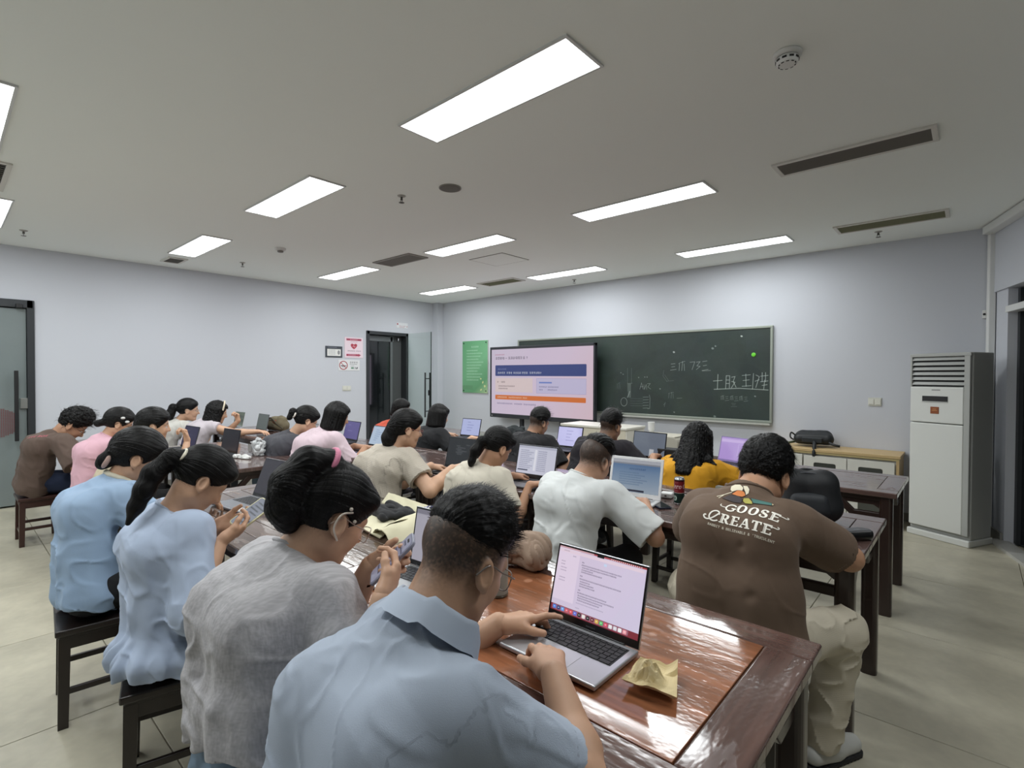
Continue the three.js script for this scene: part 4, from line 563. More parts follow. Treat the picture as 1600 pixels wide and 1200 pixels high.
      for (const c of creases) { if (Math.abs(x - c.cx) > c.R || Math.abs(y - c.cy) > c.R || Math.abs(z - c.cz) > c.R) continue; const q = pd(c, x, y, z); d += c.dp * Math.exp(-q * q / (c.w * c.w)); }
    }
    const nh = pd(neckHole, x, y, z); d = smax(d, -nh, 0.006); const nt = (x - neckTop.x) * nd.x + (y - neckTop.y) * nd.y + (z - neckTop.z) * nd.z; if (nh < 0.06) d = Math.max(d, nt);
    return d;
  };
  for (let i = 0; i < 2; i++) for (const p of armF[i].ps) p.arm = i;
  const sPrims = [...basePs, ...sleevePs], sF = { slack: o.ruffle ?? 0, prims: sPrims, ev: shirtEv, at: (x, y, z) => shirtEv(sPrims, x, y, z) };
  const [sl0, sh0] = bounds(sPrims, 0.035 + (o.ruffle ?? 0) * 1.4);
  const shirtAttr = (x, y, z, nx, ny, nz) => { const hx = x - Pv.x, hz = z - Pv.z, u = hx * rt.x + hz * rt.z, al = hx * sd.x + (y - Pv.y) * sd.y + hz * sd.z, w = hx * fw.x + hz * fw.z; return [Math.abs(nx * rt.x + nz * rt.z) > 0.75 ? w : u, al, 1, 1, 1]; };
  const shirt = mesh(o.shirtName ?? 'shirt', toLocal(net(sF, sl0, sh0, hc, shirtAttr)), o.shirtMat, g);
  // --- collar rib: the line where neck and shirt meet, found by stepping down onto the shirt
  const ax = nd, e1 = rt.clone().addScaledVector(ax, -rt.dot(ax)).normalize(), e2 = ax.clone().cross(e1), ring = [];
  const ringAt = (t, rad) => { const dr = e1.clone().multiplyScalar(Math.cos(t)).addScaledVector(e2, Math.sin(t)); let q = 0.14 * s; for (let k = 0; k < 60; k++) { const p = N.clone().addScaledVector(ax, q).addScaledVector(dr, rad), d = sF.at(p.x, p.y, p.z); if (d < 0.001 || q < -0.1) break; q -= Math.max(0.002, d * 0.6); } return N.clone().addScaledVector(ax, q).addScaledVector(dr, rad); };
  if (o.collar === 'polo') { // folded polo collar: a band that rises, rolls over and falls outwards, open at the throat
    const K = 40, prof = [[0.004, -0.006], [0.002, 0.022], [0.005, 0.034], [0.011, 0.036], [0.017, 0.026], [0.027, -0.006], [0.03, -0.012]], pos = [], ix = [];
    for (let i = 0; i <= K; i++) { const t = Math.PI / 2 + (i / K - 0.5) * Math.PI * 1.72 + Math.PI, dr = e1.clone().multiplyScalar(Math.cos(t)).addScaledVector(e2, Math.sin(t)), b = ringAt(t, nr + 0.018 * s); for (const [r, h] of prof) { const p = b.clone().addScaledVector(dr, r * 1.25).addScaledVector(ax, h * 1.2); pos.push(p.x, p.y, p.z); } }
    const n = prof.length; for (let i = 0; i < K; i++) for (let j = 0; j < n - 1; j++) { const a = i * n + j; ix.push(a, a + n, a + 1, a + 1, a + n, a + n + 1); }
    const cg = new THREE.BufferGeometry(); cg.setAttribute('position', new THREE.Float32BufferAttribute(pos, 3)); cg.setAttribute('uv', new THREE.Float32BufferAttribute(new Float32Array(pos.length / 3 * 2), 2)); cg.setIndex(ix); cg.computeVertexNormals(); const m2 = o.shirtMat.clone(); m2.side = THREE.DoubleSide; mesh('collar', toLocal(cg), m2, shirt);
  } else { const r0 = nr + (o.neckw ?? 0.016) * s + 0.001; for (let i = 0; i < 26; i++) ring.push(ringAt(i / 26 * Math.PI * 2, r0)); mesh('collar', toLocal(tube(ring, (o.rib ?? 0.0055) * s, 52, 7, true)), o.collarMat ?? o.shirtMat, shirt); }
  // --- hair
  const hm = hairMats[o.hmat ?? 0], hst = o.hair, hF_ = hairField(hst, hd, hX, hY, hF, hs, toHead, hw, res), hhair = hh * 1.05;
  const [a0, b0] = bounds(hF_.prims, 0.02); const hg = net(hF_, a0, b0, hhair, (x, y, z) => { const [a, b, c] = toHead(x, y, z); return hst.down ? [Math.atan2(a, -c) / 6.283 * 3, b * 2, 1, 1, 1] : [Math.atan2(a, b) / 6.283 * 3, c * 2, 1, 1, 1]; });
  const strands = hairStrands(hg, hF_, hst, toHead, hd, hX, hY, hF, hs, res);
  const hair = mesh('hair', toLocal(hg), hm, g);
  if (strands) { const sm_ = mesh('hair_strands', toLocal(strands), strandMat[o.hmat ?? 0], hair); sm_.userData = { kind: 'stuff' }; }
  const ctx = { g, hd, hX, hY, hF, hs, toHead, toLocal, aL, aR, sF, N, Pv, rt, fw, sd, cu, ht, Hc, shirt, body, hair, legs, s, sv: (x, y, z) => V(x, y, z) };
  if (o.glasses) glasses(ctx, o.glasses, hw);
  if (o.extra) o.extra(ctx);
  return ctx;
}
// hair volume by style
function hairField(h, hd, hX, hY, hF, hs, toHead, hw, res) {
  const E3 = (x, y, z, a, b, c, k = 0.02) => ell(hd(x, y, z), hX, hY, hF, a * hs, b * hs, c * hs, k), C = (p, r, q, r2, k = 0.03) => cone(hd(...p), r * hs, hd(...q), r2 * hs, k), ps = [], v = h.vol ?? 0, w = hw;
  if (h.style === 'short') { ps.push(E3(0, 0.05, -0.008, 0.082 * w + v * 0.5, 0.094 + v, 0.101 + v * 0.6)); if (h.top) ps.push(E3(0, 0.088, 0.005, 0.064 * w, 0.058 + v, 0.072, 0.04)); }
  else ps.push(E3(0, 0.038, -0.014, 0.084 * w + v * 0.6, 0.097 + v, 0.104 + v));
  if (h.style === 'bob') { const L = h.len ?? 0.17; for (let i = -6; i <= 6; i++) { const t = i / 6 * (h.wrap ?? 1.95), sx = Math.sin(t), cz = -Math.cos(t); ps.push(C([sx * 0.066, 0.03, cz * 0.072 - 0.01], 0.036, [sx * (0.074 + (h.flare ?? 0.012)), -L * (0.92 + 0.1 * Math.cos(t)), cz * (0.07 + (h.flare ?? 0.012)) - 0.012 - (h.back ?? 0) * Math.max(0, Math.cos(t))], h.tip ?? 0.022, 0.025)); } if (h.fill) ps.push(C([0, -0.02, -0.05], 0.06, [0, -L * 0.9, -0.06 - (h.back ?? 0)], 0.05, 0.04)); }
  for (const q of h.extra || []) for (let i = 0; i < q.length - 1; i++) ps.push(Object.assign(C(q[i].slice(0, 3), q[i][3], q[i + 1].slice(0, 3), q[i + 1][3], 0.018), { x: 1 }));
  if (h.style === 'tied' || h.style === 'bob') { ps.push(C([-0.05, 0.07, 0.055], 0.028, [0.05, 0.07, 0.055], 0.028, 0.03)); }
  const y0 = h.y0 ?? 0.055, z0 = h.z0 ?? 0.088, sl = h.slope ?? 1.25, il = 1 / Math.hypot(1, sl), nape = h.nape ?? -0.075, amp = (h.amp ?? 0.0013) * hs, fq = h.freq ?? 34;
  const hev = (list, x, y, z) => {
    let d = 1e3, ex = 1e3; for (const p of list) { const q = pd(p, x, y, z); if (p.x) ex = ex > 900 ? q : smin(ex, q, p.k); else d = d > 900 ? q : smin(d, q, p.k); }
    if (d > 0.06 && ex > 0.06) return Math.min(d, ex); const [a, b, c] = toHead(x, y, z);
    if (h.style === 'bob') { const f = h.face ?? 0.052; const face = Math.min(c - 0.03, 0.064 - b, f - Math.abs(a)) * hs; d = smax(d, face, 0.01); }
    else { const lim = (b - y0 - sl * (c - z0)) * il; let edge = lim; d = smax(d, -lim * hs, 0.008); if (h.style === 'short' || h.cutNape) { const nq = b - nape + (h.nk ?? 0) * c; edge = Math.min(edge, nq); d = smax(d, -nq * hs, 0.008); } d += (h.taper ?? (h.style === 'short' ? 0.012 : 0.005)) * hs * smooth(0.045, 0, edge); }
    const ear = Math.hypot((Math.abs(a) - 0.088) / 1.4, b + 0.008, (c + 0.01)) - (h.ear ?? 0.027); if (h.style !== 'bob') d = smax(d, -ear * hs, 0.006);
    const t = h.down ? Math.atan2(a, -c) : Math.atan2(a, b + 0.0); const rough = h.mess ? h.mess * (vnoise(x * 70, y * 70, z * 70) - 0.5) + h.mess * 0.7 * (vnoise(x * 160, y * 160, z * 160) - 0.5) : 0;
    d = smin(d, ex, 0.016); return d + amp * (vnoise(t * fq * 0.7, c * 9 + b * 5, 3) - 0.5) * 2 + amp * 0.8 * (vnoise(t * fq * 0.25 + 9, c * 6, b * 6) - 0.5) * 2 + rough;
  };
  return { prims: ps, ev: hev, at: (x, y, z) => hev(ps, x, y, z) };
}
// thin loose strands lying on the hair
function hairStrands(geo, F, h, toHead, hd, hX, hY, hF, hs, res) {
  const n = h.strands ?? [1500, 700, 260][res - 1]; if (!n) return null; const p = geo.attributes.position, nn = geo.attributes.normal, pos = [], nor = [], uv = [], ix = [], tie = h.tie ? hd(...h.tie) : null, len = (h.slen ?? 0.05) * hs, wd = (res === 1 ? 0.0011 : res === 2 ? 0.0016 : 0.0026) * hs, K = 5;
  for (let i = 0; i < n; i++) {
    const k = Math.floor(rnd() * p.count); let x = V(p.getX(k), p.getY(k), p.getZ(k)), nv = V(nn.getX(k), nn.getY(k), nn.getZ(k)); const [, b] = toHead(x.x, x.y, x.z); const lift = rnd() < 0.1 ? (h.fly ?? 0.004) : 0.0012;
    const pts = []; let vel = null; const L = len * rr(0.5, 1.3);
    for (let q = 0; q < K; q++) {
      let dir = h.style === 'short' ? nv.clone().multiplyScalar(h.spike ?? 0.35).addScaledVector(hF, 0.35).addScaledVector(hX, rr(-0.5, 0.5)).addScaledVector(hY, h.lift ?? 0.1) : tie && x.distanceTo(tie) > 0.03 ? tie.clone().sub(x).normalize() : V(0, -1, 0);
      dir.addScaledVector(nv, -dir.dot(nv) * (h.style === 'short' ? 0.45 : 1)); dir.addScaledVector(V(rr(-1, 1), rr(-1, 1), rr(-1, 1)), 0.12).normalize(); if (vel) dir.lerp(vel, 0.5).normalize(); vel = dir;
      pts.push([x.clone().addScaledVector(nv, lift * hs * (0.3 + q * 0.35)), nv.clone(), dir]); x = x.clone().addScaledVector(dir, L / K); const d = F.at(x.x, x.y, x.z), e = 0.003, g = V(F.at(x.x + e, x.y, x.z) - d, F.at(x.x, x.y + e, x.z) - d, F.at(x.x, x.y, x.z + e) - d); if (g.lengthSq() > 0) g.normalize(); nv = g.lengthSq() ? g : nv; if (h.style !== 'short' || d < 0) x.addScaledVector(nv, -d);
    }
    const o = pos.length / 3; pts.forEach(([q, m, d], j) => { const sd = d.clone().cross(m).normalize().multiplyScalar(wd * (1 - 0.75 * j / (K - 1)) * 0.5); for (const sgn of [-1, 1]) { pos.push(q.x + sd.x * sgn, q.y + sd.y * sgn, q.z + sd.z * sgn); nor.push(m.x, m.y, m.z); uv.push(0, 0); } if (j) { const a = o + j * 2; ix.push(a - 2, a - 1, a, a, a - 1, a + 1); } });
  }
  const g = new THREE.BufferGeometry(); g.setAttribute('position', new THREE.Float32BufferAttribute(pos, 3)); g.setAttribute('normal', new THREE.Float32BufferAttribute(nor, 3)); g.setAttribute('uv', new THREE.Float32BufferAttribute(uv, 2)); g.setIndex(ix); return g;
}
function glasses(c, color, hw) {
  const mt = M(color, 0.3, { metalness: 0.6 }), hd = c.hd, fr = [], L = [];
  for (const q of [-1, 1]) {
    const ring = []; for (let i = 0; i < 28; i++) { const t = i / 28 * Math.PI * 2, cx = Math.cos(t), sy = Math.sin(t), e = 0.72; ring.push(hd(q * 0.033 + 0.0255 * Math.sign(cx) * Math.abs(cx) ** e, -0.008 + 0.021 * Math.sign(sy) * Math.abs(sy) ** e, 0.101 - 0.008 * Math.abs(cx))); }
    fr.push(tube(ring, 0.0013 * c.hs, 56, 6, true)); fr.push(tube([hd(q * 0.058, 0.0, 0.094), hd(q * 0.074 * hw, 0.002, 0.08), hd(q * 0.083 * hw, 0.004, 0.03), hd(q * 0.084 * hw, 0.008, -0.012), hd(q * 0.08 * hw, -0.016, -0.034)], 0.0016 * c.hs, 24, 6));
    const lens = new THREE.CircleGeometry(0.0235 * c.hs, 24).applyMatrix4(new THREE.Matrix4().makeBasis(c.hX, c.hY, c.hF.clone()).setPosition(hd(q * 0.033, -0.008, 0.0975))); L.push(lens);
  }
  fr.push(tube([hd(-0.009, 0.0, 0.1), hd(0, 0.004, 0.106), hd(0.009, 0.0, 0.1)], 0.0013 * c.hs, 10, 6));
  const f = mesh('glasses', c.toLocal(mergeGeometries(fr.map((g) => g))), mt, c.g); mesh('lenses', c.toLocal(mergeGeometries(L)), P(0xffffff, 0.02, { transmission: 1, thickness: 0, ior: 1.3, side: THREE.DoubleSide }), f);
}
// a printed patch laid on a garment: each vertex is dropped onto the cloth along dir
function patch(c, name, mat, centre, right, up, dir, w, h, nx, ny, lift = 0.0022) {
  const pos = [], uv = [], ix = [];
  for (let j = 0; j <= ny; j++) for (let i = 0; i <= nx; i++) { let p = centre.clone().addScaledVector(right, (i / nx - 0.5) * w).addScaledVector(up, (j / ny - 0.5) * h).addScaledVector(dir, -0.25), far = 0; for (let k = 0; k < 90 && far < 0.4; k++) { const d = c.sF.at(p.x, p.y, p.z) - lift; if (d < 0.0004) break; const st = Math.max(0.0006, d * 0.7); far += st; p.addScaledVector(dir, st); } pos.push(p.x, p.y, p.z); uv.push(i / nx, j / ny); }
  for (let j = 0; j < ny; j++) for (let i = 0; i < nx; i++) { const a = j * (nx + 1) + i; ix.push(a, a + 1, a + nx + 2, a, a + nx + 2, a + nx + 1); }
  const g = new THREE.BufferGeometry(); g.setAttribute('position', new THREE.Float32BufferAttribute(pos, 3)); g.setAttribute('uv', new THREE.Float32BufferAttribute(uv, 2)); g.setIndex(ix); g.computeVertexNormals(); return mesh(name, c.toLocal(g), mat, c.shirt);
}
// ------------------------------------------------------------------ the students
const PANT = { dark: M(0x17181b, 0.85), navy: P(0x1f2a44, 0.85, { bumpMap: tex(denim, 12, 12), bumpScale: 0.0005 }), jean: P(0x6f8496, 0.85, { bumpMap: tex(denim, 12, 12), bumpScale: 0.0006 }), khaki: cloth(0xcfc6b2, denim, 12, 0.0005), grey: M(0x3a3b40, 0.85) };
const SK = { a: 0xc79d80, b: 0xb98d70, c: 0xd2a88b, d: 0xc0957a };
const seat = []; // where stools go
const sit = (o) => {
  const b = V(Math.sin(o.yaw ?? 0), 0, Math.cos(o.yaw ?? 0)), h = v3(o.H);
  if (!o.N) o.N = h.clone().addScaledVector(b, o.nb ?? 0.07).add(V(0, -0.15, 0)).toArray();
  if (!o.P) { const n = v3(o.N); o.P = [n.x, 0.53, n.z + (o.pb ?? 0.2)]; }
  const Nn = v3(o.N), hand = (q) => ({ w: [Nn.x + q * 0.12, 0.83, Nn.z - 0.33], f: [-q * 0.25, -0.1, -1], pose: 'type' });
  o.L = o.L || hand(-1); o.Rr = o.Rr || hand(1);
  seat.push([o.P[0], o.P[2], o.yaw ?? 0, o.stool]);
  return person(o);
};
const hairclip = (c, p, r, mat, name = 'hair_clip', q = 0.0075) => mesh(name, c.toLocal(new THREE.TorusGeometry(r * c.hs, q * c.hs, 9, 26).applyMatrix4(new THREE.Matrix4().makeBasis(c.hX, c.hY, c.hF.clone().negate())).translate(...c.hd(...p).toArray())), mat, c.hair);
const printed = (color, map, o = {}) => P(color, 0.85, { map, transparent: true, alphaTest: 0.5, ...o });

// 1 nearest: pale blue polo, short faded hair, glasses
const bp = sit({ dbg: 'bp', label: 'man in a pale blue polo shirt and glasses typing on the nearest laptop', H: [-0.825, 1.112, 6.035], N: [-0.82, 0.985, 6.14], P: [-0.82, 0.53, 6.38], male: 1, res: 1, fat: 1.1, sw: 0.17, srt: [1, 0, 0.28], hs: 1.06, hw: 1.05, pitch: 0.5, hyaw: -0.06, hunch: 0.085, skin: SK.a, neck: 0.066,
  L: { w: [-0.96, 0.835, 5.78], f: [0.42, 0.02, -0.9], n: [0.25, -0.95, -0.1], fc: [[-0.05, 0.25, 0.15], [0.45, 0.7, 0.4], [0.55, 0.8, 0.4], [0.6, 0.8, 0.4]], spread: 0.8, pole: [-0.6, -0.8, 0.3] },
  Rr: { w: [-0.7, 0.838, 5.872], f: [-0.72, 0.02, -0.68], n: [-0.1, -0.98, 0.1], pose: 'type', pole: [0.9, -0.6, 0.2] },
  sleeve: 0.74, rs: 0.074, rc: 0.076, sdrop: 0.066, shirtMat: cloth(0xabb6c6, knit, 20, 0.0007), pantMat: PANT.grey, collar: 'polo', cuffBand: 1, wr: 0.0045, am: 1.1,
  creases: [[[-0.62, 1.02, 6.12], [-0.72, 0.86, 6.36], -0.005, 0.02], [[-0.9, 1.02, 6.17], [-0.84, 0.86, 6.33], -0.004, 0.022], [[-0.58, 0.96, 6.16], [-0.5, 0.9, 6.06], 0.006, 0.012], [[-0.66, 0.9, 6.24], [-0.58, 0.85, 6.16], 0.006, 0.016]],
  hair: { style: 'short', nape: 0.012, y0: 0.052, z0: 0.09, slope: 0.55, vol: 0.003, top: 1, ear: 0.05, amp: 0.0016, mess: 0.003, slen: 0.026, strands: 4200, spike: 0.22, nk: 0.25 }, stubble: { y0: -0.06, k: 0.45, m: 0.95 }, glasses: 0x8f8a86 });
// 2 grey tee, hair gathered with a pink tie
const gt = sit({ dbg: 'gt', label: 'woman in a light grey T-shirt and jeans with a pink hair tie, holding a phone', H: [-1.34, 1.118, 6.06], N: [-1.385, 1.01, 6.15], P: [-1.27, 0.57, 6.3], res: 1, fat: 1.06, hs: 1.05, sw: 0.168, pitch: 0.55, hyaw: -0.12, hunch: 0.09, skin: SK.c, neck: 0.058, am: 1.2,
  L: { w: [-1.24, 0.985, 6.0], f: [0.75, 0.25, -0.5], n: [0.6, 0.3, 0.7], pose: 'hold', thumbIn: 0.2, pole: [-0.5, -0.9, 0.1] }, Rr: { w: [-1.05, 0.975, 6.09], f: [-0.45, 0.45, -0.75], n: [-0.7, 0.2, 0.55], pose: 'hold', thumbIn: 0.35, pole: [0.6, -0.9, 0.1] },
  sleeve: 0.95, rs: 0.074, rc: 0.078, shirtMat: cloth(0xc0bec1, heather, 10, 0.0005, { map: tex(heather, 5, 5) }), pantMat: PANT.jean, wr: 0.006, hem: 0.055, drape: 0.004, waist: 0.07,
  creases: [[[-1.25, 0.88, 6.26], [-1.5, 0.84, 6.42], 0.008, 0.016], [[-1.22, 0.84, 6.22], [-1.42, 0.77, 6.45], 0.007, 0.018], [[-1.2, 0.74, 6.25], [-1.5, 0.7, 6.48], 0.009, 0.017], [[-1.2, 0.68, 6.25], [-1.46, 0.63, 6.5], 0.008, 0.017]],
  hair: { style: 'tied', vol: 0.007, amp: 0.0012, tie: [0, 0.12, -0.05], extra: [[[0, 0.105, -0.04, 0.03], [0, 0.122, -0.085, 0.03], [0, 0.095, -0.13, 0.042], [0, 0.03, -0.145, 0.048], [0, -0.025, -0.125, 0.046], [0, -0.055, -0.1, 0.03]]], ear: 0.03, slen: 0.055, strands: 3000, nape: -0.07, cutNape: 1, slope: 1.05, z0: 0.1 }, stubble: { y0: -0.1, k: 0.45, m: 0.3 }, glasses: 0xb9a89a, hairc: 0x2a1d16,
  extra: (c) => {
    hairclip(c, [0, 0.122, -0.082], 0.034, P(0xe88fae, 0.6, { sheen: 0.5 }), 'hair_tie', 0.0085);
    const m = M(0xd9cfc2, 0.3, { metalness: 0.3 }); mesh('ear_hook', c.toLocal(mergeGeometries([tube([c.hd(0.09, -0.046, 0.0), c.hd(0.096, -0.02, -0.028), c.hd(0.094, 0.015, -0.024), c.hd(0.088, 0.03, 0.004)], 0.0028, 24, 7), new THREE.SphereGeometry(0.005, 12, 10).translate(...c.hd(0.093, 0.012, 0.018).toArray()), new THREE.SphereGeometry(0.0055, 12, 10).translate(...c.hd(0.09, 0.036, -0.006).toArray())])), m, c.g);
  } });
// 3 lighter blue blouse with a gathered hem and ponytail
const lb = sit({ dbg: 'lb', label: 'woman in a pale blue gathered blouse with a long ponytail, bent over a phone', H: [-2.285, 1.095, 6.1], N: [-2.34, 0.985, 6.17], P: [-2.27, 0.53, 6.24], res: 1, fat: 0.92, sdrop: 0.06, pitch: 0.75, hyaw: -0.05, hunch: 0.055, skin: SK.a, hs: 1.03,
  L: { w: [-2.28, 0.9, 6.05], f: [0.35, 0.1, -0.9], n: [0.6, 0.5, 0.4], pose: 'hold', pole: [-0.6, -0.8, 0.2] }, Rr: { w: [-2.13, 0.88, 6.08], f: [-0.2, 0.3, -0.9], n: [-0.5, 0.6, 0.3], pose: 'hold', thumbIn: 0.3, pole: [0.5, -0.9, 0.2] },
  sleeve: 1.2, rs: 0.064, rc: 0.048, puff: 0.022, shirtName: 'blouse', shirtMat: cloth(0xaebcd2, heather, 16, 0.0004, { sheen: 0.5 }), pantMat: PANT.dark, wr: 0.006, ruffle: 0.05, drape: 0.006, hem: -0.1, waist: 0.075, neckw: 0.024, neckTop: 0.01, chest: 1.05,
  hair: { style: 'tied', vol: 0.004, tie: [0, 0.02, -0.1], extra: [[[0, 0.03, -0.09, 0.035], [0, 0.005, -0.138, 0.032], [0, -0.07, -0.145, 0.035], [0.01, -0.13, -0.13, 0.032], [0.015, -0.19, -0.11, 0.024], [0.015, -0.245, -0.09, 0.008]]], amp: 0.001, slen: 0.06, nape: -0.06, cutNape: 1, slope: 0.95, z0: 0.1, strands: 2200 }, stubble: { y0: -0.08, k: 0.55, m: 0.35 },
  extra: (c) => hairclip(c, [0, 0.025, -0.118], 0.03, M(0xd8d2bd, 0.35), 'hair_clip', 0.008) });
// 4 blue shirt with a pale collar, low bun
const bs = sit({ dbg: 'bs', label: 'woman in a blue shirt with cream collar and low bun', H: [-3.13, 1.095, 6.13], N: [-3.15, 0.98, 6.2], P: [-3.04, 0.53, 6.34], res: 2, fat: 0.98, pitch: 0.5, hyaw: -0.1, hunch: 0.1, skin: SK.a, hs: 1.08, hw: 1.05,
  L: { w: [-3.15, 0.86, 5.9], f: [0.2, -0.1, -0.9], pose: 'type' }, Rr: { w: [-2.95, 0.865, 5.93], f: [-0.1, -0.12, -1], pose: 'type', pole: [0.6, -0.9, 0.3] },
  sleeve: 0.98, rs: 0.078, rc: 0.08, shirtMat: cloth(0x9ab2cd, heather, 14, 0.0004), pantMat: PANT.dark, wr: 0.006, hem: -0.09, drape: 0.005, waist: 0.075, neckw: 0.022, collarMat: M(0xd6cfba, 0.8), rib: 0.014,
  creases: [[[-3.02, 0.9, 6.22], [-3.3, 0.84, 6.46], 0.008, 0.02], [[-3.02, 0.86, 6.22], [-3.25, 0.78, 6.48], 0.007, 0.02]],
  hair: { style: 'tied', vol: 0.012, tie: [0, -0.05, -0.11], extra: [[[0, -0.02, -0.085, 0.04], [0.0, -0.055, -0.1, 0.032], [0, -0.075, -0.105, 0.024]]], slen: 0.05, nape: -0.085, cutNape: 1, slope: 1.2 },
  extra: (c) => { hairclip(c, [0, -0.05, -0.1], 0.034, P(0xb79a90, 0.7, { sheen: 0.4 }), 'scrunchie', 0.011); const w = c.aR.W, E = c.aR.E; const d = w.clone().sub(E).normalize(), q = new THREE.Quaternion().setFromUnitVectors(V(0, 0, 1), d); mesh('bracelet', c.toLocal(new THREE.TorusGeometry(0.031, 0.0045, 8, 26).applyQuaternion(q).translate(...w.clone().addScaledVector(d, -0.02).toArray())), M(0x2a1712, 0.4), c.g); } });
// 5 brown T-shirt at the far left, red print on the back
const br = sit({ label: 'person in a brown T-shirt and dark jeans leaning on the far left table', H: [-6.24, 1.04, 5.96], N: [-6.29, 0.95, 6.04], P: [-6.35, 0.53, 6.22], male: 1, res: 3, s: 1.05, fat: 1.02, pitch: 0.75, hyaw: -0.2, hunch: 0.09, skin: SK.b, hs: 1.1,
  L: { w: [-6.2, 0.84, 5.74], f: [0.5, 0, -0.8], pose: 'relax' }, Rr: { w: [-5.98, 0.87, 5.82], f: [-0.3, 0.05, -0.8], pose: 'relax', pole: [0.4, -0.9, 0.5] },
  sleeve: 0.9, rs: 0.08, rc: 0.085, shirtMat: cloth(0x5d4d44, knit, 14, 0.0005), pantMat: PANT.navy, wr: 0.007, drape: 0.004, hem: -0.08, waist: 0.075,
  hair: { style: 'short', nape: -0.07, vol: 0.02, top: 1, mess: 0.012, slen: 0.05, ear: 0.02, y0: 0.05, slope: 1.1, strands: 500, spike: 0.5 }, glasses: 0x3a3532,
  extra: (c) => { const t = canvasTex(256, 64, (g) => { g.clearRect(0, 0, 256, 64); g.fillStyle = '#b0606a'; g.font = 'bold 40px sans-serif'; g.fillText('NEVE ROR', 8, 46); }); patch(c, 'back_print', printed(0xffffff, t), V(-6.26, 0.9, 6.12), V(0.55, 0.1, -0.8).normalize(), V(-0.35, 0.85, -0.3).normalize(), V(-0.65, -0.45, -0.55).normalize(), 0.22, 0.06, 16, 5); } });
// 6 pink T-shirt far left
const pg = sit({ label: 'woman in a pink T-shirt with a white bow clip in tied hair, far left', H: [-5.547, 1.085, 5.74], N: [-5.57, 0.96, 5.82], P: [-5.5, 0.53, 5.96], res: 3, fat: 0.92, pitch: 0.4, hyaw: -0.15, skin: SK.a, hs: 1.02, hunch: 0.08,
  sleeve: 0.7, shirtMat: cloth(0xdcb0bd, knit, 14, 0.0004), pantMat: PANT.dark, wr: 0.005,
  hair: { style: 'tied', vol: 0.01, tie: [0, -0.03, -0.11], extra: [[[0, -0.02, -0.1, 0.03], [0, -0.045, -0.135, 0.026], [0, -0.045, -0.16, 0.012]]], nape: -0.07, cutNape: 1 }, glasses: 0x2c2826,
  extra: (c) => { mesh('hair_clip', c.toLocal(mergeGeometries([[-0.0, 0.02], [0.0, -0.02]].map(([a, b], i) => new THREE.SphereGeometry(0.014, 10, 8).scale(0.6, 0.8, 1.2).translate(...c.hd(0.088, 0.045 + (i ? 0.012 : -0.008), 0.02 + b).toArray())))), mWhite, c.hair); } });
// 7 half hidden woman in cream with her hand at her mouth
const hid = sit({ label: 'woman in cream resting a hand at her mouth, half hidden behind the blue shirt', H: [-4.96, 1.1, 5.62], N: [-5.03, 0.955, 5.7], P: [-5.05, 0.53, 5.93], res: 3, fat: 1.0, pitch: 0.12, hyaw: -0.25, skin: SK.c, hs: 1.05,
  Rr: { w: [-4.84, 0.97, 5.42], f: [-0.1, 0.9, 0.2], n: [0, 0.2, 0.9], pose: 'fist', pole: [0.6, -0.9, -0.2] },
  sleeve: 0.6, shirtMat: cloth(0xcbbfa4, knit, 14, 0.0004), pantMat: PANT.dark, hair: { style: 'tied', vol: 0.014, tie: [0, 0, -0.11], extra: [[[0, 0.0, -0.09, 0.045], [0, -0.08, -0.1, 0.035]]], slope: 1.15, z0: 0.094 } });
// 8 white T-shirt with ponytail, by the left wall
sit({ label: 'woman in a white T-shirt with a ponytail and glasses by the left wall', H: [-7.244, 1.075, 4.72], N: [-7.32, 0.93, 4.8], P: [-7.35, 0.53, 5.02], res: 3, s: 1.03, pitch: 0.1, hyaw: -0.3, skin: SK.c, hs: 1.08, fat: 1.1,
  sleeve: 0.85, rc: 0.08, rs: 0.075, wr: 0.006, shirtMat: cloth(0xc9c7c0, knit, 14, 0.0004), pantMat: PANT.dark, hair: { style: 'tied', vol: 0.004, tie: [0, 0.03, -0.1], extra: [[[0, 0.02, -0.1, 0.024], [0, 0.02, -0.145, 0.04], [0, -0.05, -0.165, 0.045], [0, -0.11, -0.155, 0.025]]], slope: 1.1 }, glasses: 0x9a8d84 });
// 9 lilac sleeveless with a headband
sit({ label: 'woman in a pale lilac sleeveless top with a cream headband, chin on hand', H: [-6.86, 1.055, 4.52], N: [-6.93, 0.95, 4.6], P: [-6.95, 0.53, 4.8], res: 3, s: 1.0, pitch: 0.25, hyaw: -0.25, skin: SK.c, hs: 1.06, fat: 1.12,
  L: { w: [-6.72, 0.95, 4.33], f: [-0.1, 0.9, 0.1], n: [0, 0.1, 0.9], pose: 'fist' }, Rr: { w: [-6.4, 0.835, 4.22], f: [0.6, -0.02, -0.3], pose: 'relax', pole: [0.2, -0.9, 0.4] },
  sleeve: 0.22, rs: 0.064, rc: 0.062, shirtName: 'top', shirtMat: cloth(0xc9c0c6, knit, 14, 0.0004), pantMat: PANT.dark, hair: { style: 'bob', len: 0.16, flare: 0.03, down: 1, vol: 0.006, face: 0.06, mess: 0.008 },
  extra: (c) => mesh('headband', c.toLocal(tube([...Array(15)].map((_, i) => { const t = (i / 14 - 0.5) * 3.0; return c.hd(Math.sin(t) * 0.09, 0.03 + Math.cos(t) * 0.112, 0.04); }), 0.009 * c.hs, 40, 8)), M(0xd9cdb6, 0.6), c.hair) });
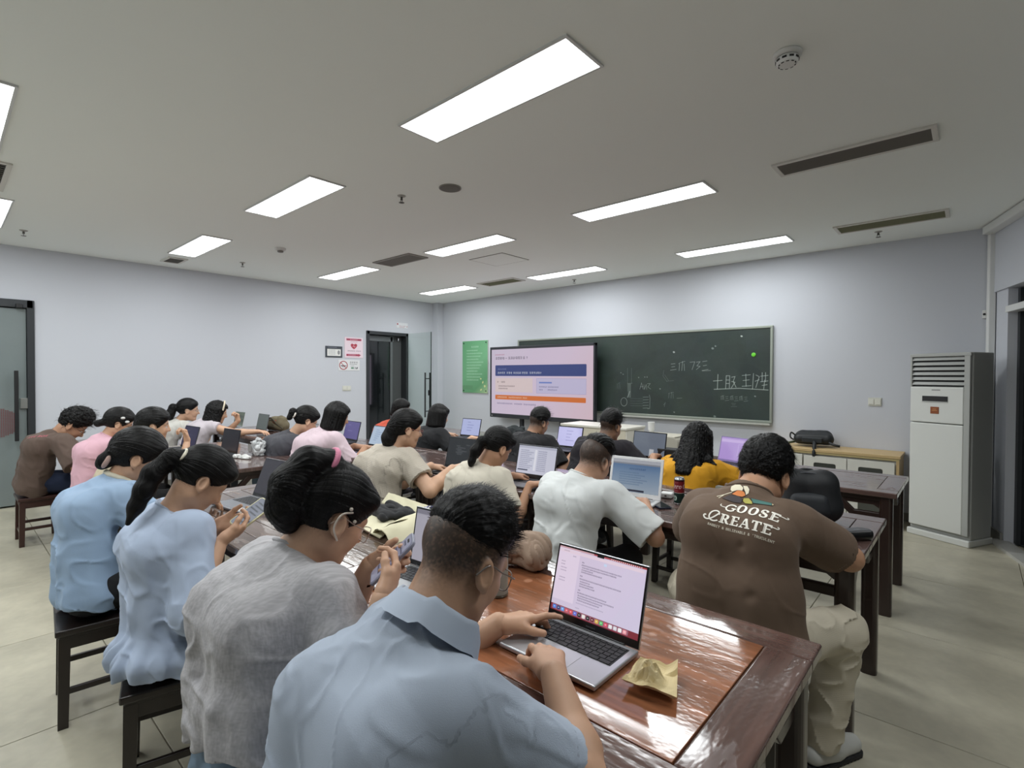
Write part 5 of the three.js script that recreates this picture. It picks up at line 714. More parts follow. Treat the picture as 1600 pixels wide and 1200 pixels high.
// 10 dark grey top
sit({ label: 'woman in a dark grey T-shirt with a clipped bun and glasses, third row left', H: [-4.715, 1.08, 4.46], N: [-4.79, 0.94, 4.55], P: [-4.82, 0.53, 4.76], res: 3, fat: 1.12, pitch: 0.45, hyaw: -0.1, skin: SK.c, hs: 1.05, hunch: 0.08,
  sleeve: 0.9, shirtMat: cloth(0x47474d, heather, 14, 0.0005), pantMat: PANT.jean, wr: 0.006, hair: { style: 'tied', vol: 0.008, tie: [0, 0.0, -0.11], extra: [[[0, 0.01, -0.1, 0.03], [0, 0.03, -0.145, 0.03], [0, -0.03, -0.15, 0.024]]] }, glasses: 0x241e1c,
  extra: (c) => hairclip(c, [0.02, 0.005, -0.13], 0.02, M(0xcfc9c0, 0.4)) });
// 11 pink T-shirt with a straight bob
sit({ label: 'person in a pale pink T-shirt with a straight dark bob, typing near the dark door', H: [-4.36, 1.135, 4.34], N: [-4.42, 0.99, 4.43], P: [-4.47, 0.53, 4.66], male: 1, res: 3, fat: 1.05, pitch: 0.3, hyaw: -0.25, skin: SK.b, hunch: 0.06, s: 1.02,
  L: { w: [-4.4, 0.84, 4.14], f: [0.2, -0.1, -0.9], pose: 'type' }, Rr: { w: [-4.2, 0.845, 4.15], f: [-0.1, -0.1, -1], pose: 'type', pole: [0.5, -0.9, 0.5] },
  sleeve: 0.85, rs: 0.075, rc: 0.08, shirtMat: cloth(0xd8c3cb, knit, 14, 0.0004), pantMat: PANT.grey, wr: 0.006, hair: { style: 'bob', len: 0.115, flare: 0.014, down: 1, vol: 0.004, face: 0.062, wrap: 2.15, amp: 0.003 } });
// 12 beige waffle top
const wf = sit({ label: 'woman in a beige waffle-weave T-shirt with a gathered ponytail and glasses', H: [-2.956, 1.14, 4.6], N: [-3.03, 0.995, 4.66], P: [-3.06, 0.53, 4.84], res: 2, fat: 1.24, pitch: 0.2, hyaw: -0.35, skin: SK.c, hs: 1.04, hunch: 0.07, am: 1.25,
  L: { w: [-3.0, 0.84, 4.35], f: [0.2, -0.1, -0.9], pose: 'type' }, Rr: { w: [-2.68, 0.87, 4.42], f: [0.1, 0.05, -1], n: [-0.3, -0.9, 0], pose: 'relax', pole: [0.75, -0.75, 0.3] },
  sleeve: 0.62, rs: 0.076, rc: 0.08, shirtMat: cloth(0xbdb4a6, waffle, 9, 0.0016), pantMat: PANT.grey, wr: 0.006, hem: -0.06,
  hair: { style: 'tied', vol: 0.006, tie: [0, -0.05, -0.1], extra: [[[0, 0.0, -0.09, 0.05], [-0.01, -0.08, -0.105, 0.05], [-0.015, -0.14, -0.1, 0.03]]], slope: 1.2 }, glasses: 0x8b4a44 });
// 13 woman in black, far row
sit({ label: 'woman in a black T-shirt with a rounded dark bob, far row near the door', H: [-4.436, 1.06, 3.06], N: [-4.47, 0.92, 3.13], P: [-4.5, 0.53, 3.3], res: 3, fat: 1.15, pitch: 0.2, hyaw: -0.2, skin: SK.c, hs: 1.04,
  Rr: { w: [-4.0, 0.85, 2.98], f: [0.6, -0.05, -0.5], pose: 'mouse', pole: [0.4, -0.9, 0.5] },
  sleeve: 0.8, rs: 0.075, rc: 0.078, shirtMat: cloth(0x17181b, knit, 14, 0.0004), pantMat: PANT.dark, hair: { style: 'bob', len: 0.1, flare: 0.008, down: 1, vol: 0.004, tip: 0.03, fill: 1 } });
// 14 head behind the waffle top
sit({ label: 'person with tied dark hair in an orange top, mostly hidden behind the waffle top', H: [-5.117, 1.1, 3.07], N: [-5.16, 0.95, 3.14], P: [-5.2, 0.53, 3.33], res: 3, fat: 1.1, pitch: 0.1, hyaw: -0.3, skin: SK.c,
  sleeve: 0.7, shirtMat: cloth(0xc4523a, knit, 14, 0.0004), pantMat: PANT.dark, hair: { style: 'tied', vol: 0.006, tie: [0, 0, -0.11], extra: [[[0, 0.0, -0.09, 0.04], [0, -0.05, -0.11, 0.03]]] } });
// 15 cream tee with ponytail
const cr_ = sit({ label: 'woman in a cream T-shirt with a short ponytail beside the white shirt', H: [-2.297, 1.05, 4.375], N: [-2.36, 0.925, 4.44], P: [-2.4, 0.53, 4.62], res: 2, fat: 0.98, pitch: 0.55, hyaw: -0.1, roll: -0.08, skin: SK.b, hs: 1.02, hunch: 0.05,
  L: { w: [-2.32, 0.84, 4.2], f: [0.1, -0.1, -0.9], pose: 'type' }, Rr: { w: [-2.06, 0.835, 4.33], f: [0.35, 0, -0.75], pose: 'mouse', pole: [0.2, -1, 0.5] },
  sleeve: 0.72, rs: 0.068, rc: 0.07, shirtMat: cloth(0xcdc6b6, knit, 14, 0.0004), pantMat: PANT.dark, wr: 0.0055, hem: -0.04,
  hair: { style: 'tied', vol: 0.004, tie: [0, 0.0, -0.1], extra: [[[0, 0.0, -0.09, 0.03], [-0.005, -0.02, -0.13, 0.028], [-0.01, -0.09, -0.135, 0.032], [-0.015, -0.16, -0.12, 0.022], [-0.015, -0.18, -0.115, 0.012]]], hmat: 1 } });
// 16 black tee, middle of the far row
sit({ label: 'man in a black T-shirt in front of the display screen', H: [-3.04, 1.075, 3.02], N: [-3.07, 0.95, 3.07], P: [-3.1, 0.53, 3.3], male: 1, res: 3, fat: 1.15, pitch: 0.4, hyaw: -0.15, skin: SK.b, hunch: 0.07, s: 1.02,
  Rr: { w: [-2.68, 0.85, 2.92], f: [0.5, 0, -0.7], pose: 'type', pole: [0.5, -0.9, 0.4] },
  sleeve: 0.85, rs: 0.078, rc: 0.084, shirtMat: cloth(0x151518, knit, 14, 0.0004), pantMat: PANT.dark, hair: { style: 'short', nape: -0.06, vol: 0.003, top: 1, ear: 0.032, slope: 0.7, y0: 0.05, amp: 0.002, strands: 300 }, stubble: { y0: -0.08, k: 0.4, m: 1.0 } });
// 17 white T-shirt, fade
const wt = sit({ label: 'man in a white T-shirt with cropped faded hair at the middle table', H: [-1.524, 1.055, 4.42], N: [-1.565, 0.955, 4.49], P: [-1.57, 0.53, 4.66], male: 1, res: 2, fat: 0.98, sw: 0.178, pitch: 0.5, hyaw: -0.12, hunch: 0.07, skin: SK.d, s: 1.02,
  L: { w: [-1.6, 0.84, 4.27], f: [0.3, -0.05, -0.9], pose: 'type' }, Rr: { w: [-1.3, 0.838, 4.28], f: [-0.55, -0.05, -0.6], pose: 'type', pole: [0.9, -0.7, 0.3] },
  sleeve: 0.92, rs: 0.078, rc: 0.088, shirtMat: cloth(0xd0d3d2, knit, 16, 0.0004), pantMat: PANT.grey, wr: 0.005, hem: -0.07, drape: 0.004,
  creases: [[[-1.48, 0.8, 4.68], [-1.66, 0.62, 4.84], 0.006, 0.016], [[-1.46, 0.74, 4.68], [-1.62, 0.6, 4.86], -0.005, 0.016]],
  hair: { style: 'short', nape: 0.045, y0: 0.055, z0: 0.09, slope: 0.4, vol: 0.0, top: 1, ear: 0.06, amp: 0.002, mess: 0.003, slen: 0.02, strands: 900, nk: 0.35 }, stubble: { y0: -0.07, k: 0.35, m: 1.0 } });
// 18 black tee right of the display
sit({ label: 'man in a dark plum-black T-shirt below the left end of the chalkboard', H: [-2.279, 1.09, 3.0], N: [-2.31, 0.965, 3.05], P: [-2.33, 0.53, 3.3], male: 1, res: 3, fat: 1.18, sw: 0.19, pitch: 0.3, hyaw: -0.1, skin: SK.b, hunch: 0.06, s: 1.03,
  Rr: { w: [-1.97, 0.85, 2.83], f: [-0.2, 0, -0.9], pose: 'type', pole: [0.7, -0.8, 0.4] },
  sleeve: 0.9, rs: 0.08, rc: 0.084, shirtMat: cloth(0x1a161d, knit, 14, 0.0004), pantMat: PANT.dark, hair: { style: 'short', nape: -0.055, vol: 0.004, top: 1, ear: 0.032, slope: 0.7, y0: 0.05, strands: 300 }, stubble: { y0: -0.08, k: 0.4, m: 1.0 } });
// 19 yellow
sit({ label: 'woman in a yellow T-shirt with loose shoulder-length dark hair', H: [-1.547, 1.03, 2.96], N: [-1.56, 0.885, 3.02], P: [-1.57, 0.53, 3.14], res: 2, fat: 1.12, sw: 0.172, pitch: 0.3, hyaw: 0.0, skin: SK.d, hs: 1.05,
  L: { w: [-1.72, 0.83, 2.72], f: [0.2, 0, -0.9], pose: 'type', pole: [-0.8, -0.7, 0.3] }, Rr: { w: [-1.3, 0.835, 2.7], f: [0.1, 0, -0.9], pose: 'type', pole: [0.9, -0.5, 0.2] },
  sleeve: 0.55, rs: 0.074, rc: 0.078, shirtMat: cloth(0xd69a1f, knit, 14, 0.0004), pantMat: PANT.dark, wr: 0.006, creases: [[[-1.4, 0.84, 3.07], [-1.56, 0.76, 3.22], -0.008, 0.02], [[-1.72, 0.82, 3.08], [-1.6, 0.76, 3.2], -0.006, 0.02]],
  hair: { style: 'bob', len: 0.25, flare: 0.04, down: 1, vol: 0.006, mess: 0.007, amp: 0.0014, back: 0.06, tip: 0.02, fill: 1, face: 0.055, slen: 0.09, extra: [[[-0.07, -0.09, -0.06, 0.034], [-0.115, -0.145, -0.07, 0.028], [-0.17, -0.17, -0.08, 0.006]], [[0.07, -0.09, -0.06, 0.034], [0.115, -0.14, -0.07, 0.028], [0.175, -0.165, -0.075, 0.006]], [[-0.06, -0.13, -0.11, 0.034], [-0.11, -0.2, -0.13, 0.008]], [[0.05, -0.14, -0.12, 0.034], [0.105, -0.215, -0.14, 0.008]], [[0.0, -0.16, -0.13, 0.036], [-0.015, -0.26, -0.165, 0.008]], [[0.02, -0.16, -0.13, 0.032], [0.06, -0.255, -0.16, 0.006]], [[-0.03, -0.16, -0.13, 0.032], [-0.065, -0.245, -0.155, 0.006]]], strands: 1600, fly: 0.012 } });
// 20 brown tee with the large back print
const gs = sit({ dbg: 'gs', label: 'large man in a brown T-shirt with white lettering on the back and pale trousers', H: [-0.65, 1.1, 4.475], N: [-0.68, 1.03, 4.59], P: [-0.655, 0.54, 4.77], male: 1, res: 1, fat: 1.2, sw: 0.178, pitch: 0.45, hyaw: -0.12, hunch: 0.1, skin: SK.b, hs: 1.06, hw: 1.06, neck: 0.07, am: 1.1, sdrop: 0.095, s: 1.02,
  L: { w: [-0.86, 0.835, 4.22], f: [0.5, 0, -0.7], pose: 'relax', pole: [-0.9, -0.7, 0.3] }, Rr: { w: [-0.52, 0.835, 4.2], f: [-0.8, 0, -0.4], pose: 'relax', pole: [1, -0.5, 0.25] },
  sleeve: 0.74, rs: 0.084, rc: 0.086, shirtMat: cloth(0x6a5748, knit, 18, 0.0005), pantMat: PANT.khaki, wr: 0.0018, hem: -0.06, waist: 0.075, belly: 0.04, cuffBand: 1, loose: 1.12, cuffr: 0.056, pantNoise: 0.009,
  creases: [[[-0.52, 0.98, 4.66], [-0.62, 0.9, 4.86], 0.005, 0.014], [[-0.7, 1.06, 4.68], [-0.68, 0.98, 4.74], 0.004, 0.01], [[-0.62, 1.06, 4.66], [-0.56, 0.98, 4.72], 0.004, 0.01], [[-0.9, 0.9, 4.74], [-0.86, 0.78, 4.86], 0.006, 0.016], [[-0.5, 0.8, 4.74], [-0.6, 0.72, 4.94], 0.005, 0.018]],
  legR: { K: [-0.37, 0.53, 4.45], A: [-0.42, 0.1, 4.5], T: [0.45, 0, -0.9] }, legL: { K: [-1.0, 0.52, 4.42], A: [-0.98, 0.1, 4.4] }, shoeMat: M(0xc9c9c4, 0.6), soleMat: M(0x1c1c1e, 0.6),
  hair: { style: 'short', nape: -0.085, vol: 0.016, top: 1, ear: 0.026, slope: 0.95, y0: 0.045, amp: 0.0022, mess: 0.006, freq: 26, slen: 0.04, strands: 3600, spike: 0.12, lift: -0.3 },
  extra: (c) => {
    const t = canvasTex(1024, 820, (g, W, Hh) => {
      g.clearRect(0, 0, W, Hh);
      const col = (f, pts, st = '#3a2a22') => { g.fillStyle = f; g.strokeStyle = st; g.lineWidth = 5; g.beginPath(); pts.forEach(([x, y], i) => i ? g.lineTo(x, y) : g.moveTo(x, y)); g.closePath(); g.fill(); g.stroke(); };
      // bird: cream wings, orange breast, dark body, green scarf, teal pencil
      col('#4a4446', [[150, 300], [230, 225], [360, 215], [420, 260], [420, 320], [330, 330], [250, 318]]); col('#e08a50', [[250, 205], [300, 130], [350, 110], [400, 130], [430, 180], [400, 215], [330, 218]]);
      col('#e8dfc6', [[185, 70], [220, 20], [290, 5], [360, 60], [370, 115], [300, 128], [240, 168], [205, 140]]); col('#e8dfc6', [[335, 20], [390, 5], [440, 60], [455, 130], [430, 175], [410, 130], [380, 90]]); g.strokeStyle = '#e8dfc6'; g.lineWidth = 12; g.beginPath(); g.moveTo(240, 175); g.lineTo(150, 235); g.lineTo(60, 285); g.moveTo(150, 235); g.lineTo(100, 310); g.stroke();
      col('#b9b35c', [[420, 230], [480, 205], [540, 250], [560, 290], [470, 310], [430, 280]]); col('#4d7a74', [[500, 195], [760, 180], [790, 205], [785, 235], [560, 270]]); col('#d8c9a0', [[760, 180], [800, 205], [785, 235]]);
      const big = (txt, x, y, s) => { g.font = `bold ${s}px serif`; g.fillStyle = '#fbf7ec'; g.strokeStyle = '#fbf7ec'; g.lineWidth = 4; let q = x; for (const ch of txt) { g.fillText(ch, q, y); g.strokeText(ch, q, y); const w = g.measureText(ch).width; g.save(); g.globalCompositeOperation = 'destination-out'; g.lineWidth = 4; g.beginPath(); if ('OC'.includes(ch)) { g.ellipse(q + w / 2, y - s * 0.33, w * 0.4, s * 0.29, 0, Math.PI * 0.7, Math.PI * 1.3); } else { g.moveTo(q + w * 0.25, y - s * 0.06); g.lineTo(q + w * 0.25, y - s * 0.6); } g.stroke(); g.restore(); q += w + 10; } return q; };
      g.font = 'bold 190px serif'; let e = big('OOSE', 400, 480, 185); g.strokeStyle = '#fbf7ec'; g.lineWidth = 13; g.beginPath(); g.moveTo(e - 130, 360); g.lineTo(e + 20, 375); g.bezierCurveTo(e + 70, 385, e + 70, 345, e + 40, 352); g.stroke();
      g.lineWidth = 20; g.beginPath(); g.moveTo(390, 400); g.bezierCurveTo(350, 360, 280, 380, 270, 430); g.bezierCurveTo(262, 490, 330, 505, 375, 470); g.lineTo(375, 440); g.moveTo(340, 440); g.lineTo(400, 440); g.stroke(); g.lineWidth = 11; g.beginPath(); g.moveTo(275, 440); g.bezierCurveTo(200, 450, 170, 430, 190, 405); g.stroke();
      e = big('REATE', 250, 690, 185); g.lineWidth = 13; g.beginPath(); g.moveTo(e - 120, 570); g.lineTo(e + 10, 580); g.bezierCurveTo(e + 60, 590, e + 60, 550, e + 30, 556); g.stroke();
      g.lineWidth = 20; g.beginPath(); g.moveTo(230, 590); g.bezierCurveTo(235, 520, 140, 520, 120, 610); g.bezierCurveTo(105, 690, 180, 720, 235, 670); g.moveTo(225, 565); g.bezierCurveTo(160, 700, 80, 720, 50, 660); g.bezierCurveTo(45, 640, 65, 630, 75, 645); g.stroke();
      g.font = 'bold 44px monospace'; g.fillStyle = '#e2dccb'; g.fillText("RABBIT & BELIEVABLE & 'TRUCULENT", 130, 770);
    });
    patch(c, 'back_print', printed(0xffffff, t), V(-0.63, 1.01, 4.77), V(0.98, -0.14, -0.1).normalize(), V(0.1, 0.86, -0.5).normalize(), V(-0.05, -0.5, -0.86).normalize(), 0.285, 0.225, 40, 34, 0.002);
  } });
// ------------------------------------------------------------------ stools under the students
const mStool = P(0x1f1512, 0.35, { clearcoat: 0.35, clearcoatRoughness: 0.25 }), mStoolR = P(0x3a1d17, 0.35, { clearcoat: 0.4, clearcoatRoughness: 0.2 });
function makeStool(mat) {
  const t = thing('stool', 'dark wooden stool under a seated student', 'stool', [0, 0, 0], 0, 'wooden stools under the students');
  const w = 0.38, d = 0.3, h = 0.425, lg = 0.042;
  mesh('seat', [box(w, 0.028, d, 0, h - 0.014, 0, 0.007), box(w - 0.03, 0.018, d - 0.03, 0, h - 0.034, 0, 0.003)], mat, t);
  mesh('apron', [box(w - 0.06, 0.05, 0.018, 0, h - 0.068, d / 2 - 0.03, 0.003), box(w - 0.06, 0.05, 0.018, 0, h - 0.068, -d / 2 + 0.03, 0.003), box(0.018, 0.05, d - 0.06, w / 2 - 0.03, h - 0.068, 0, 0.003), box(0.018, 0.05, d - 0.06, -w / 2 + 0.03, h - 0.068, 0, 0.003)], mat, t);
  for (const sx of [-1, 1]) for (const sz of [-1, 1]) { const g = new THREE.CylinderGeometry(lg * 0.7, lg * 0.6, h - 0.04, 4, 1).rotateY(Math.PI / 4), p = g.attributes.position; for (let i = 0; i < p.count; i++) if (p.getY(i) < 0) { p.setX(i, p.getX(i) + sx * 0.012); p.setZ(i, p.getZ(i) + sz * 0.008); } const ng = g.toNonIndexed(); ng.computeVertexNormals(); const l = mesh('leg', ng, mat, t); l.position.set(sx * (w / 2 - 0.035), (h - 0.04) / 2, sz * (d / 2 - 0.032)); }
  mesh('stretcher', [box(0.018, 0.026, d - 0.07, w / 2 - 0.027, 0.15, 0, 0.004), box(0.018, 0.026, d - 0.07, -w / 2 + 0.027, 0.15, 0, 0.004), box(w - 0.08, 0.026, 0.018, 0, 0.11, d / 2 - 0.026, 0.004), box(w - 0.08, 0.026, 0.018, 0, 0.11, -d / 2 + 0.026, 0.004)], mat, t);
  return t;
}
{
  const proto = [makeStool(mStool), null]; let first = true;
  const lab = ['dark stool under the man in the pale blue polo', 'dark stool under the woman in the light grey T-shirt', 'dark stool under the woman in the gathered blouse', 'dark stool under the woman in the cream-collared blue shirt', 'reddish wooden stool with low stretchers under the far left person', 'stool under the woman in the pink T-shirt, far left', 'stool under the woman with her hand at her mouth',
    'stool under the ponytailed woman in white by the left wall', 'stool under the woman with the cream headband', 'stool under the woman in the dark grey T-shirt', 'stool under the pale pink T-shirt with the straight bob', 'stool under the woman in the waffle-weave T-shirt', 'stool under the woman in black near the dark door', 'stool under the person in orange, behind the waffle top', 'stool under the woman in the cream T-shirt',
    'stool under the man in black before the display', 'stool under the man in the white T-shirt', 'stool under the plum-black T-shirt at the chalkboard end', 'stool under the woman in yellow', 'stool under the man with the lettered brown T-shirt'];
  seat.forEach(([x, z, a], i) => {
    let s; if (i === 4) { s = makeStool(mStoolR); } else { s = first ? proto[0] : proto[0].clone(); if (!first) { s.name = numbered('stool'); scene.add(s); } first = false; }
    s.position.set(x, 0, z + (i < 5 ? -0.03 : 0)); s.rotation.y = a + (i === 2 ? -0.25 : i === 3 ? -0.1 : 0); s.userData = { ...s.userData }; s.userData.label = lab[i];
  });
}
// ------------------------------------------------------------------ tables: framed tops, round-cornered legs, humpbacked stretchers
const grain = (r0, g0, b0, c, sd) => dataTex(512, (u, v) => { const w = pn(u, v, 4, 22, sd) * 0.5 + pn(u, v, 9, 64, sd + 1) * 0.35 + pn(u, v, 20, 128, sd + 2) * 0.25, k = 1 + c * (w - 0.55), sc = pn(u, v, 7, 9, sd + 3) * pn(u, v, 40, 17, sd + 4); const s = smooth(0.62, 0.75, sc) * 0.14; return [r0 * k + s, g0 * k + s, b0 * k + s]; }, true, 0.6, 1.2);
const wear = dataTex(512, (u, v) => { const a = pn(u, v, 9, 40, 7) * 0.6 + pn(u, v, 31, 90, 8) * 0.4, b = pn(u, v, 5, 7, 9); return 0.13 + 0.5 * smooth(0.52, 0.7, a) * smooth(0.35, 0.7, b); }, false, 1, 1);
const ripple = dataTex(512, (u, v) => 0.5 + 0.35 * (pn(u, v, 14, 80, 3) - 0.5) + 0.3 * (pn(u, v, 5, 9, 5) - 0.5) + 0.2 * (pn(u, v, 90, 200, 6) - 0.5), false, 1, 1);
const woodMat = (map, o = {}) => P(0xffffff, 1, { map, roughnessMap: wear, bumpMap: ripple, bumpScale: 0.0009, clearcoat: 0.5, clearcoatRoughness: 0.07, ...o });
const TW = { dark: woodMat(grain(0.36, 0.27, 0.245, 0.5, 11)), panel: woodMat(grain(0.58, 0.37, 0.255, 0.5, 12)), brown: woodMat(grain(0.40, 0.33, 0.285, 0.5, 13)), rose: woodMat(grain(0.37, 0.29, 0.27, 0.35, 14)), leg: P(0x2c1d19, 0.3, { clearcoat: 0.4, clearcoatRoughness: 0.15 }), legd: P(0x221815, 0.32, { clearcoat: 0.4, clearcoatRoughness: 0.2 }) };
const TH = 0.79;
function table(label, x0, x1, z0, z1, o = {}) {
  const L = x1 - x0, D = z1 - z0, cx = (x0 + x1) / 2, cz = (z0 + z1) / 2, t = thing('table', label, 'table', [cx, 0, cz], 0, o.group), fr = o.frame ?? TW.dark, pa = o.panel ?? TW.panel, lg = o.leg ?? TW.leg, b = 0.115, th = 0.034;
  const bar = (w, d, x, z) => box(w, th, d, x, TH - th / 2, z, 0.007, 3);
  mesh('frame_board', bar(L, b, 0, D / 2 - b / 2), fr, t); mesh('frame_board', bar(L, b, 0, -D / 2 + b / 2), fr, t);
  const e = bar(b, D - 2 * b + 0.004, L / 2 - b / 2, 0), uvr = (g) => { const u = g.attributes.uv; for (let i = 0; i < u.count; i++) u.setXY(i, u.getY(i), u.getX(i)); return g; };
  mesh('frame_board', uvr(e), fr, t); mesh('frame_board', uvr(bar(b, D - 2 * b + 0.004, -L / 2 + b / 2, 0)), fr, t);
  const n = o.planks ?? 1, pw = (D - 2 * b) / n; for (let i = 0; i < n; i++) mesh('panel_board', box(L - 2 * b - 0.004, 0.02, pw - 0.003, 0, TH - 0.0115, -D / 2 + b + pw * (i + 0.5), 0.002, 1), pa, t);
  mesh('waist', [box(L - 0.08, 0.028, 0.02, 0, TH - th - 0.014, D / 2 - 0.04, 0.003), box(L - 0.08, 0.028, 0.02, 0, TH - th - 0.014, -D / 2 + 0.04, 0.003), box(0.02, 0.028, D - 0.08, L / 2 - 0.04, TH - th - 0.014, 0, 0.003), box(0.02, 0.028, D - 0.08, -L / 2 + 0.04, TH - th - 0.014, 0, 0.003)], lg, t);
  const ap = (w) => extrude([[-w / 2, 0], [w / 2, 0], [w / 2, -0.055], [w / 2 - 0.05, -0.052], [w / 2 - 0.075, -0.034], [-w / 2 + 0.075, -0.034], [-w / 2 + 0.05, -0.052], [-w / 2, -0.055]], 0.02, 0.002);
  const ya = TH - th - 0.026, lx = L / 2 - 0.06, lz = D / 2 - 0.06;
  mesh('apron', [ap(L - 0.1).translate(0, ya, lz - 0.01), ap(L - 0.1).translate(0, ya, -lz - 0.01), ap(D - 0.1).rotateY(Math.PI / 2).translate(lx - 0.01, ya, 0), ap(D - 0.1).rotateY(Math.PI / 2).translate(-lx - 0.01, ya, 0)], lg, t);
  const lgG = new THREE.ExtrudeGeometry(new THREE.Shape(rrect(0.072, 0.072, 0.02, 4).map(([x, y]) => new THREE.Vector2(x, y))), { depth: TH - th - 0.004, bevelEnabled: false, curveSegments: 4 }).rotateX(-Math.PI / 2);
  for (const sx of [-1, 1]) for (const sz of [-1, 1]) { const m = mesh('leg', lgG, lg, t); m.position.set(sx * lx, 0, sz * lz); }
  const hump = (w) => { const a = Math.min(0.16, w * 0.2), r = 0.085, y = 0.61, h = 0.032; return extrude([[-w / 2, y], [-w / 2 + a, y], [-w / 2 + a + r, y + r], [w / 2 - a - r, y + r], [w / 2 - a, y], [w / 2, y], [w / 2, y + h], [w / 2 - a + 0.012, y + h], [w / 2 - a - r + 0.012, y + r + h], [-w / 2 + a + r - 0.012, y + r + h], [-w / 2 + a - 0.012, y + h], [-w / 2, y + h]], 0.03, 0.006).translate(0, 0, -0.015); };
  mesh('stretcher', hump(L - 0.17).translate(0, 0, lz), lg, t); mesh('stretcher', hump(L - 0.17).translate(0, 0, -lz), lg, t); mesh('stretcher', hump(D - 0.17).rotateY(Math.PI / 2).translate(lx, 0, 0), lg, t); mesh('stretcher', hump(D - 0.17).rotateY(Math.PI / 2).translate(-lx, 0, 0), lg, t);
  return t;
}
table('nearest lacquered table with an orange-brown inset panel, carrying the silver laptop', -1.62, -0.295, 5.2, 6.0);
table('brown plank-topped table holding the tote bag, left of the nearest orange table', -3.55, -1.63, 5.19, 5.97, { panel: TW.brown, planks: 5, frame: TW.brown, leg: TW.legd });
table('table at left with the plastic bag and two dark laptops, under the hand-at-mouth woman', -6.05, -4.2, 4.66, 5.44, { frame: TW.rose, panel: TW.rose });
table('far left table where the brown-shirted person leans', -7.4, -5.72, 5.46, 5.9 + 0.02, { frame: TW.rose, panel: TW.rose });
table('greyish brown table holding the red drink can, in front of the lettered brown shirt', -2.13, -0.32, 3.55, 4.375, { frame: TW.rose, panel: TW.rose });
table('table holding the black code-screen laptop, in front of the waffle top', -3.95, -2.14, 3.55, 4.37, { frame: TW.rose, panel: TW.rose });
table('table in front of the pale pink T-shirt and the dark grey T-shirt', -5.75, -3.96, 3.55, 4.37, { frame: TW.rose, panel: TW.rose });
table('table by the left wall with the canvas bag and two small laptops', -7.6, -5.76, 3.6, 4.37, { frame: TW.rose, panel: TW.rose });
table('far right table with an empty pinkish top, in front of the low cabinet', -2.13, -0.34, 2.05, 2.83, { frame: TW.rose, panel: TW.rose });
table('far row table in front of the two men in black', -3.95, -2.14, 2.05, 2.83, { frame: TW.rose, panel: TW.rose });
table('far row table with the laptop of the woman in black near the dark door', -5.8, -3.96, 2.05, 2.83, { frame: TW.rose, panel: TW.rose });
// ------------------------------------------------------------------ laptops
const LC = { silver: M(0xc4c6ca, 0.32, { metalness: 0.75 }), grey: M(0x86888e, 0.35, { metalness: 0.7 }), dark: M(0x3b3c42, 0.42, { metalness: 0.4 }), black: M(0x1d1e21, 0.45), white: M(0xd9dadb, 0.4) };
const keyBlack = M(0x17181a, 0.5), keyGrey = M(0x2c2d31, 0.5), bezBlack = M(0x0e0f11, 0.25);
const scr = (w, h, draw, I = 0.62) => new THREE.MeshStandardMaterial({ color: 0x0a0a0a, roughness: 0.18, emissive: 0xffffff, emissiveMap: canvasTex(w, h, draw), emissiveIntensity: I * 0.68 });
const doc = (bg, fg, o = {}) => (g, W, Hh) => { g.fillStyle = bg; g.fillRect(0, 0, W, Hh); if (o.top) { g.fillStyle = o.top; g.fillRect(0, 0, W, Hh * 0.09); } g.strokeStyle = fg; const n = o.rows ?? 7; for (let i = 0; i < n; i++) hanzi(g, W * (o.x ?? 0.2), Hh * (0.18 + 0.68 * i / n), Hh * 0.035, 6 + ((i * 7 + (o.sd ?? 1)) % 9), 1.15, i + (o.sd ?? 1)); if (o.more) o.more(g, W, Hh); };
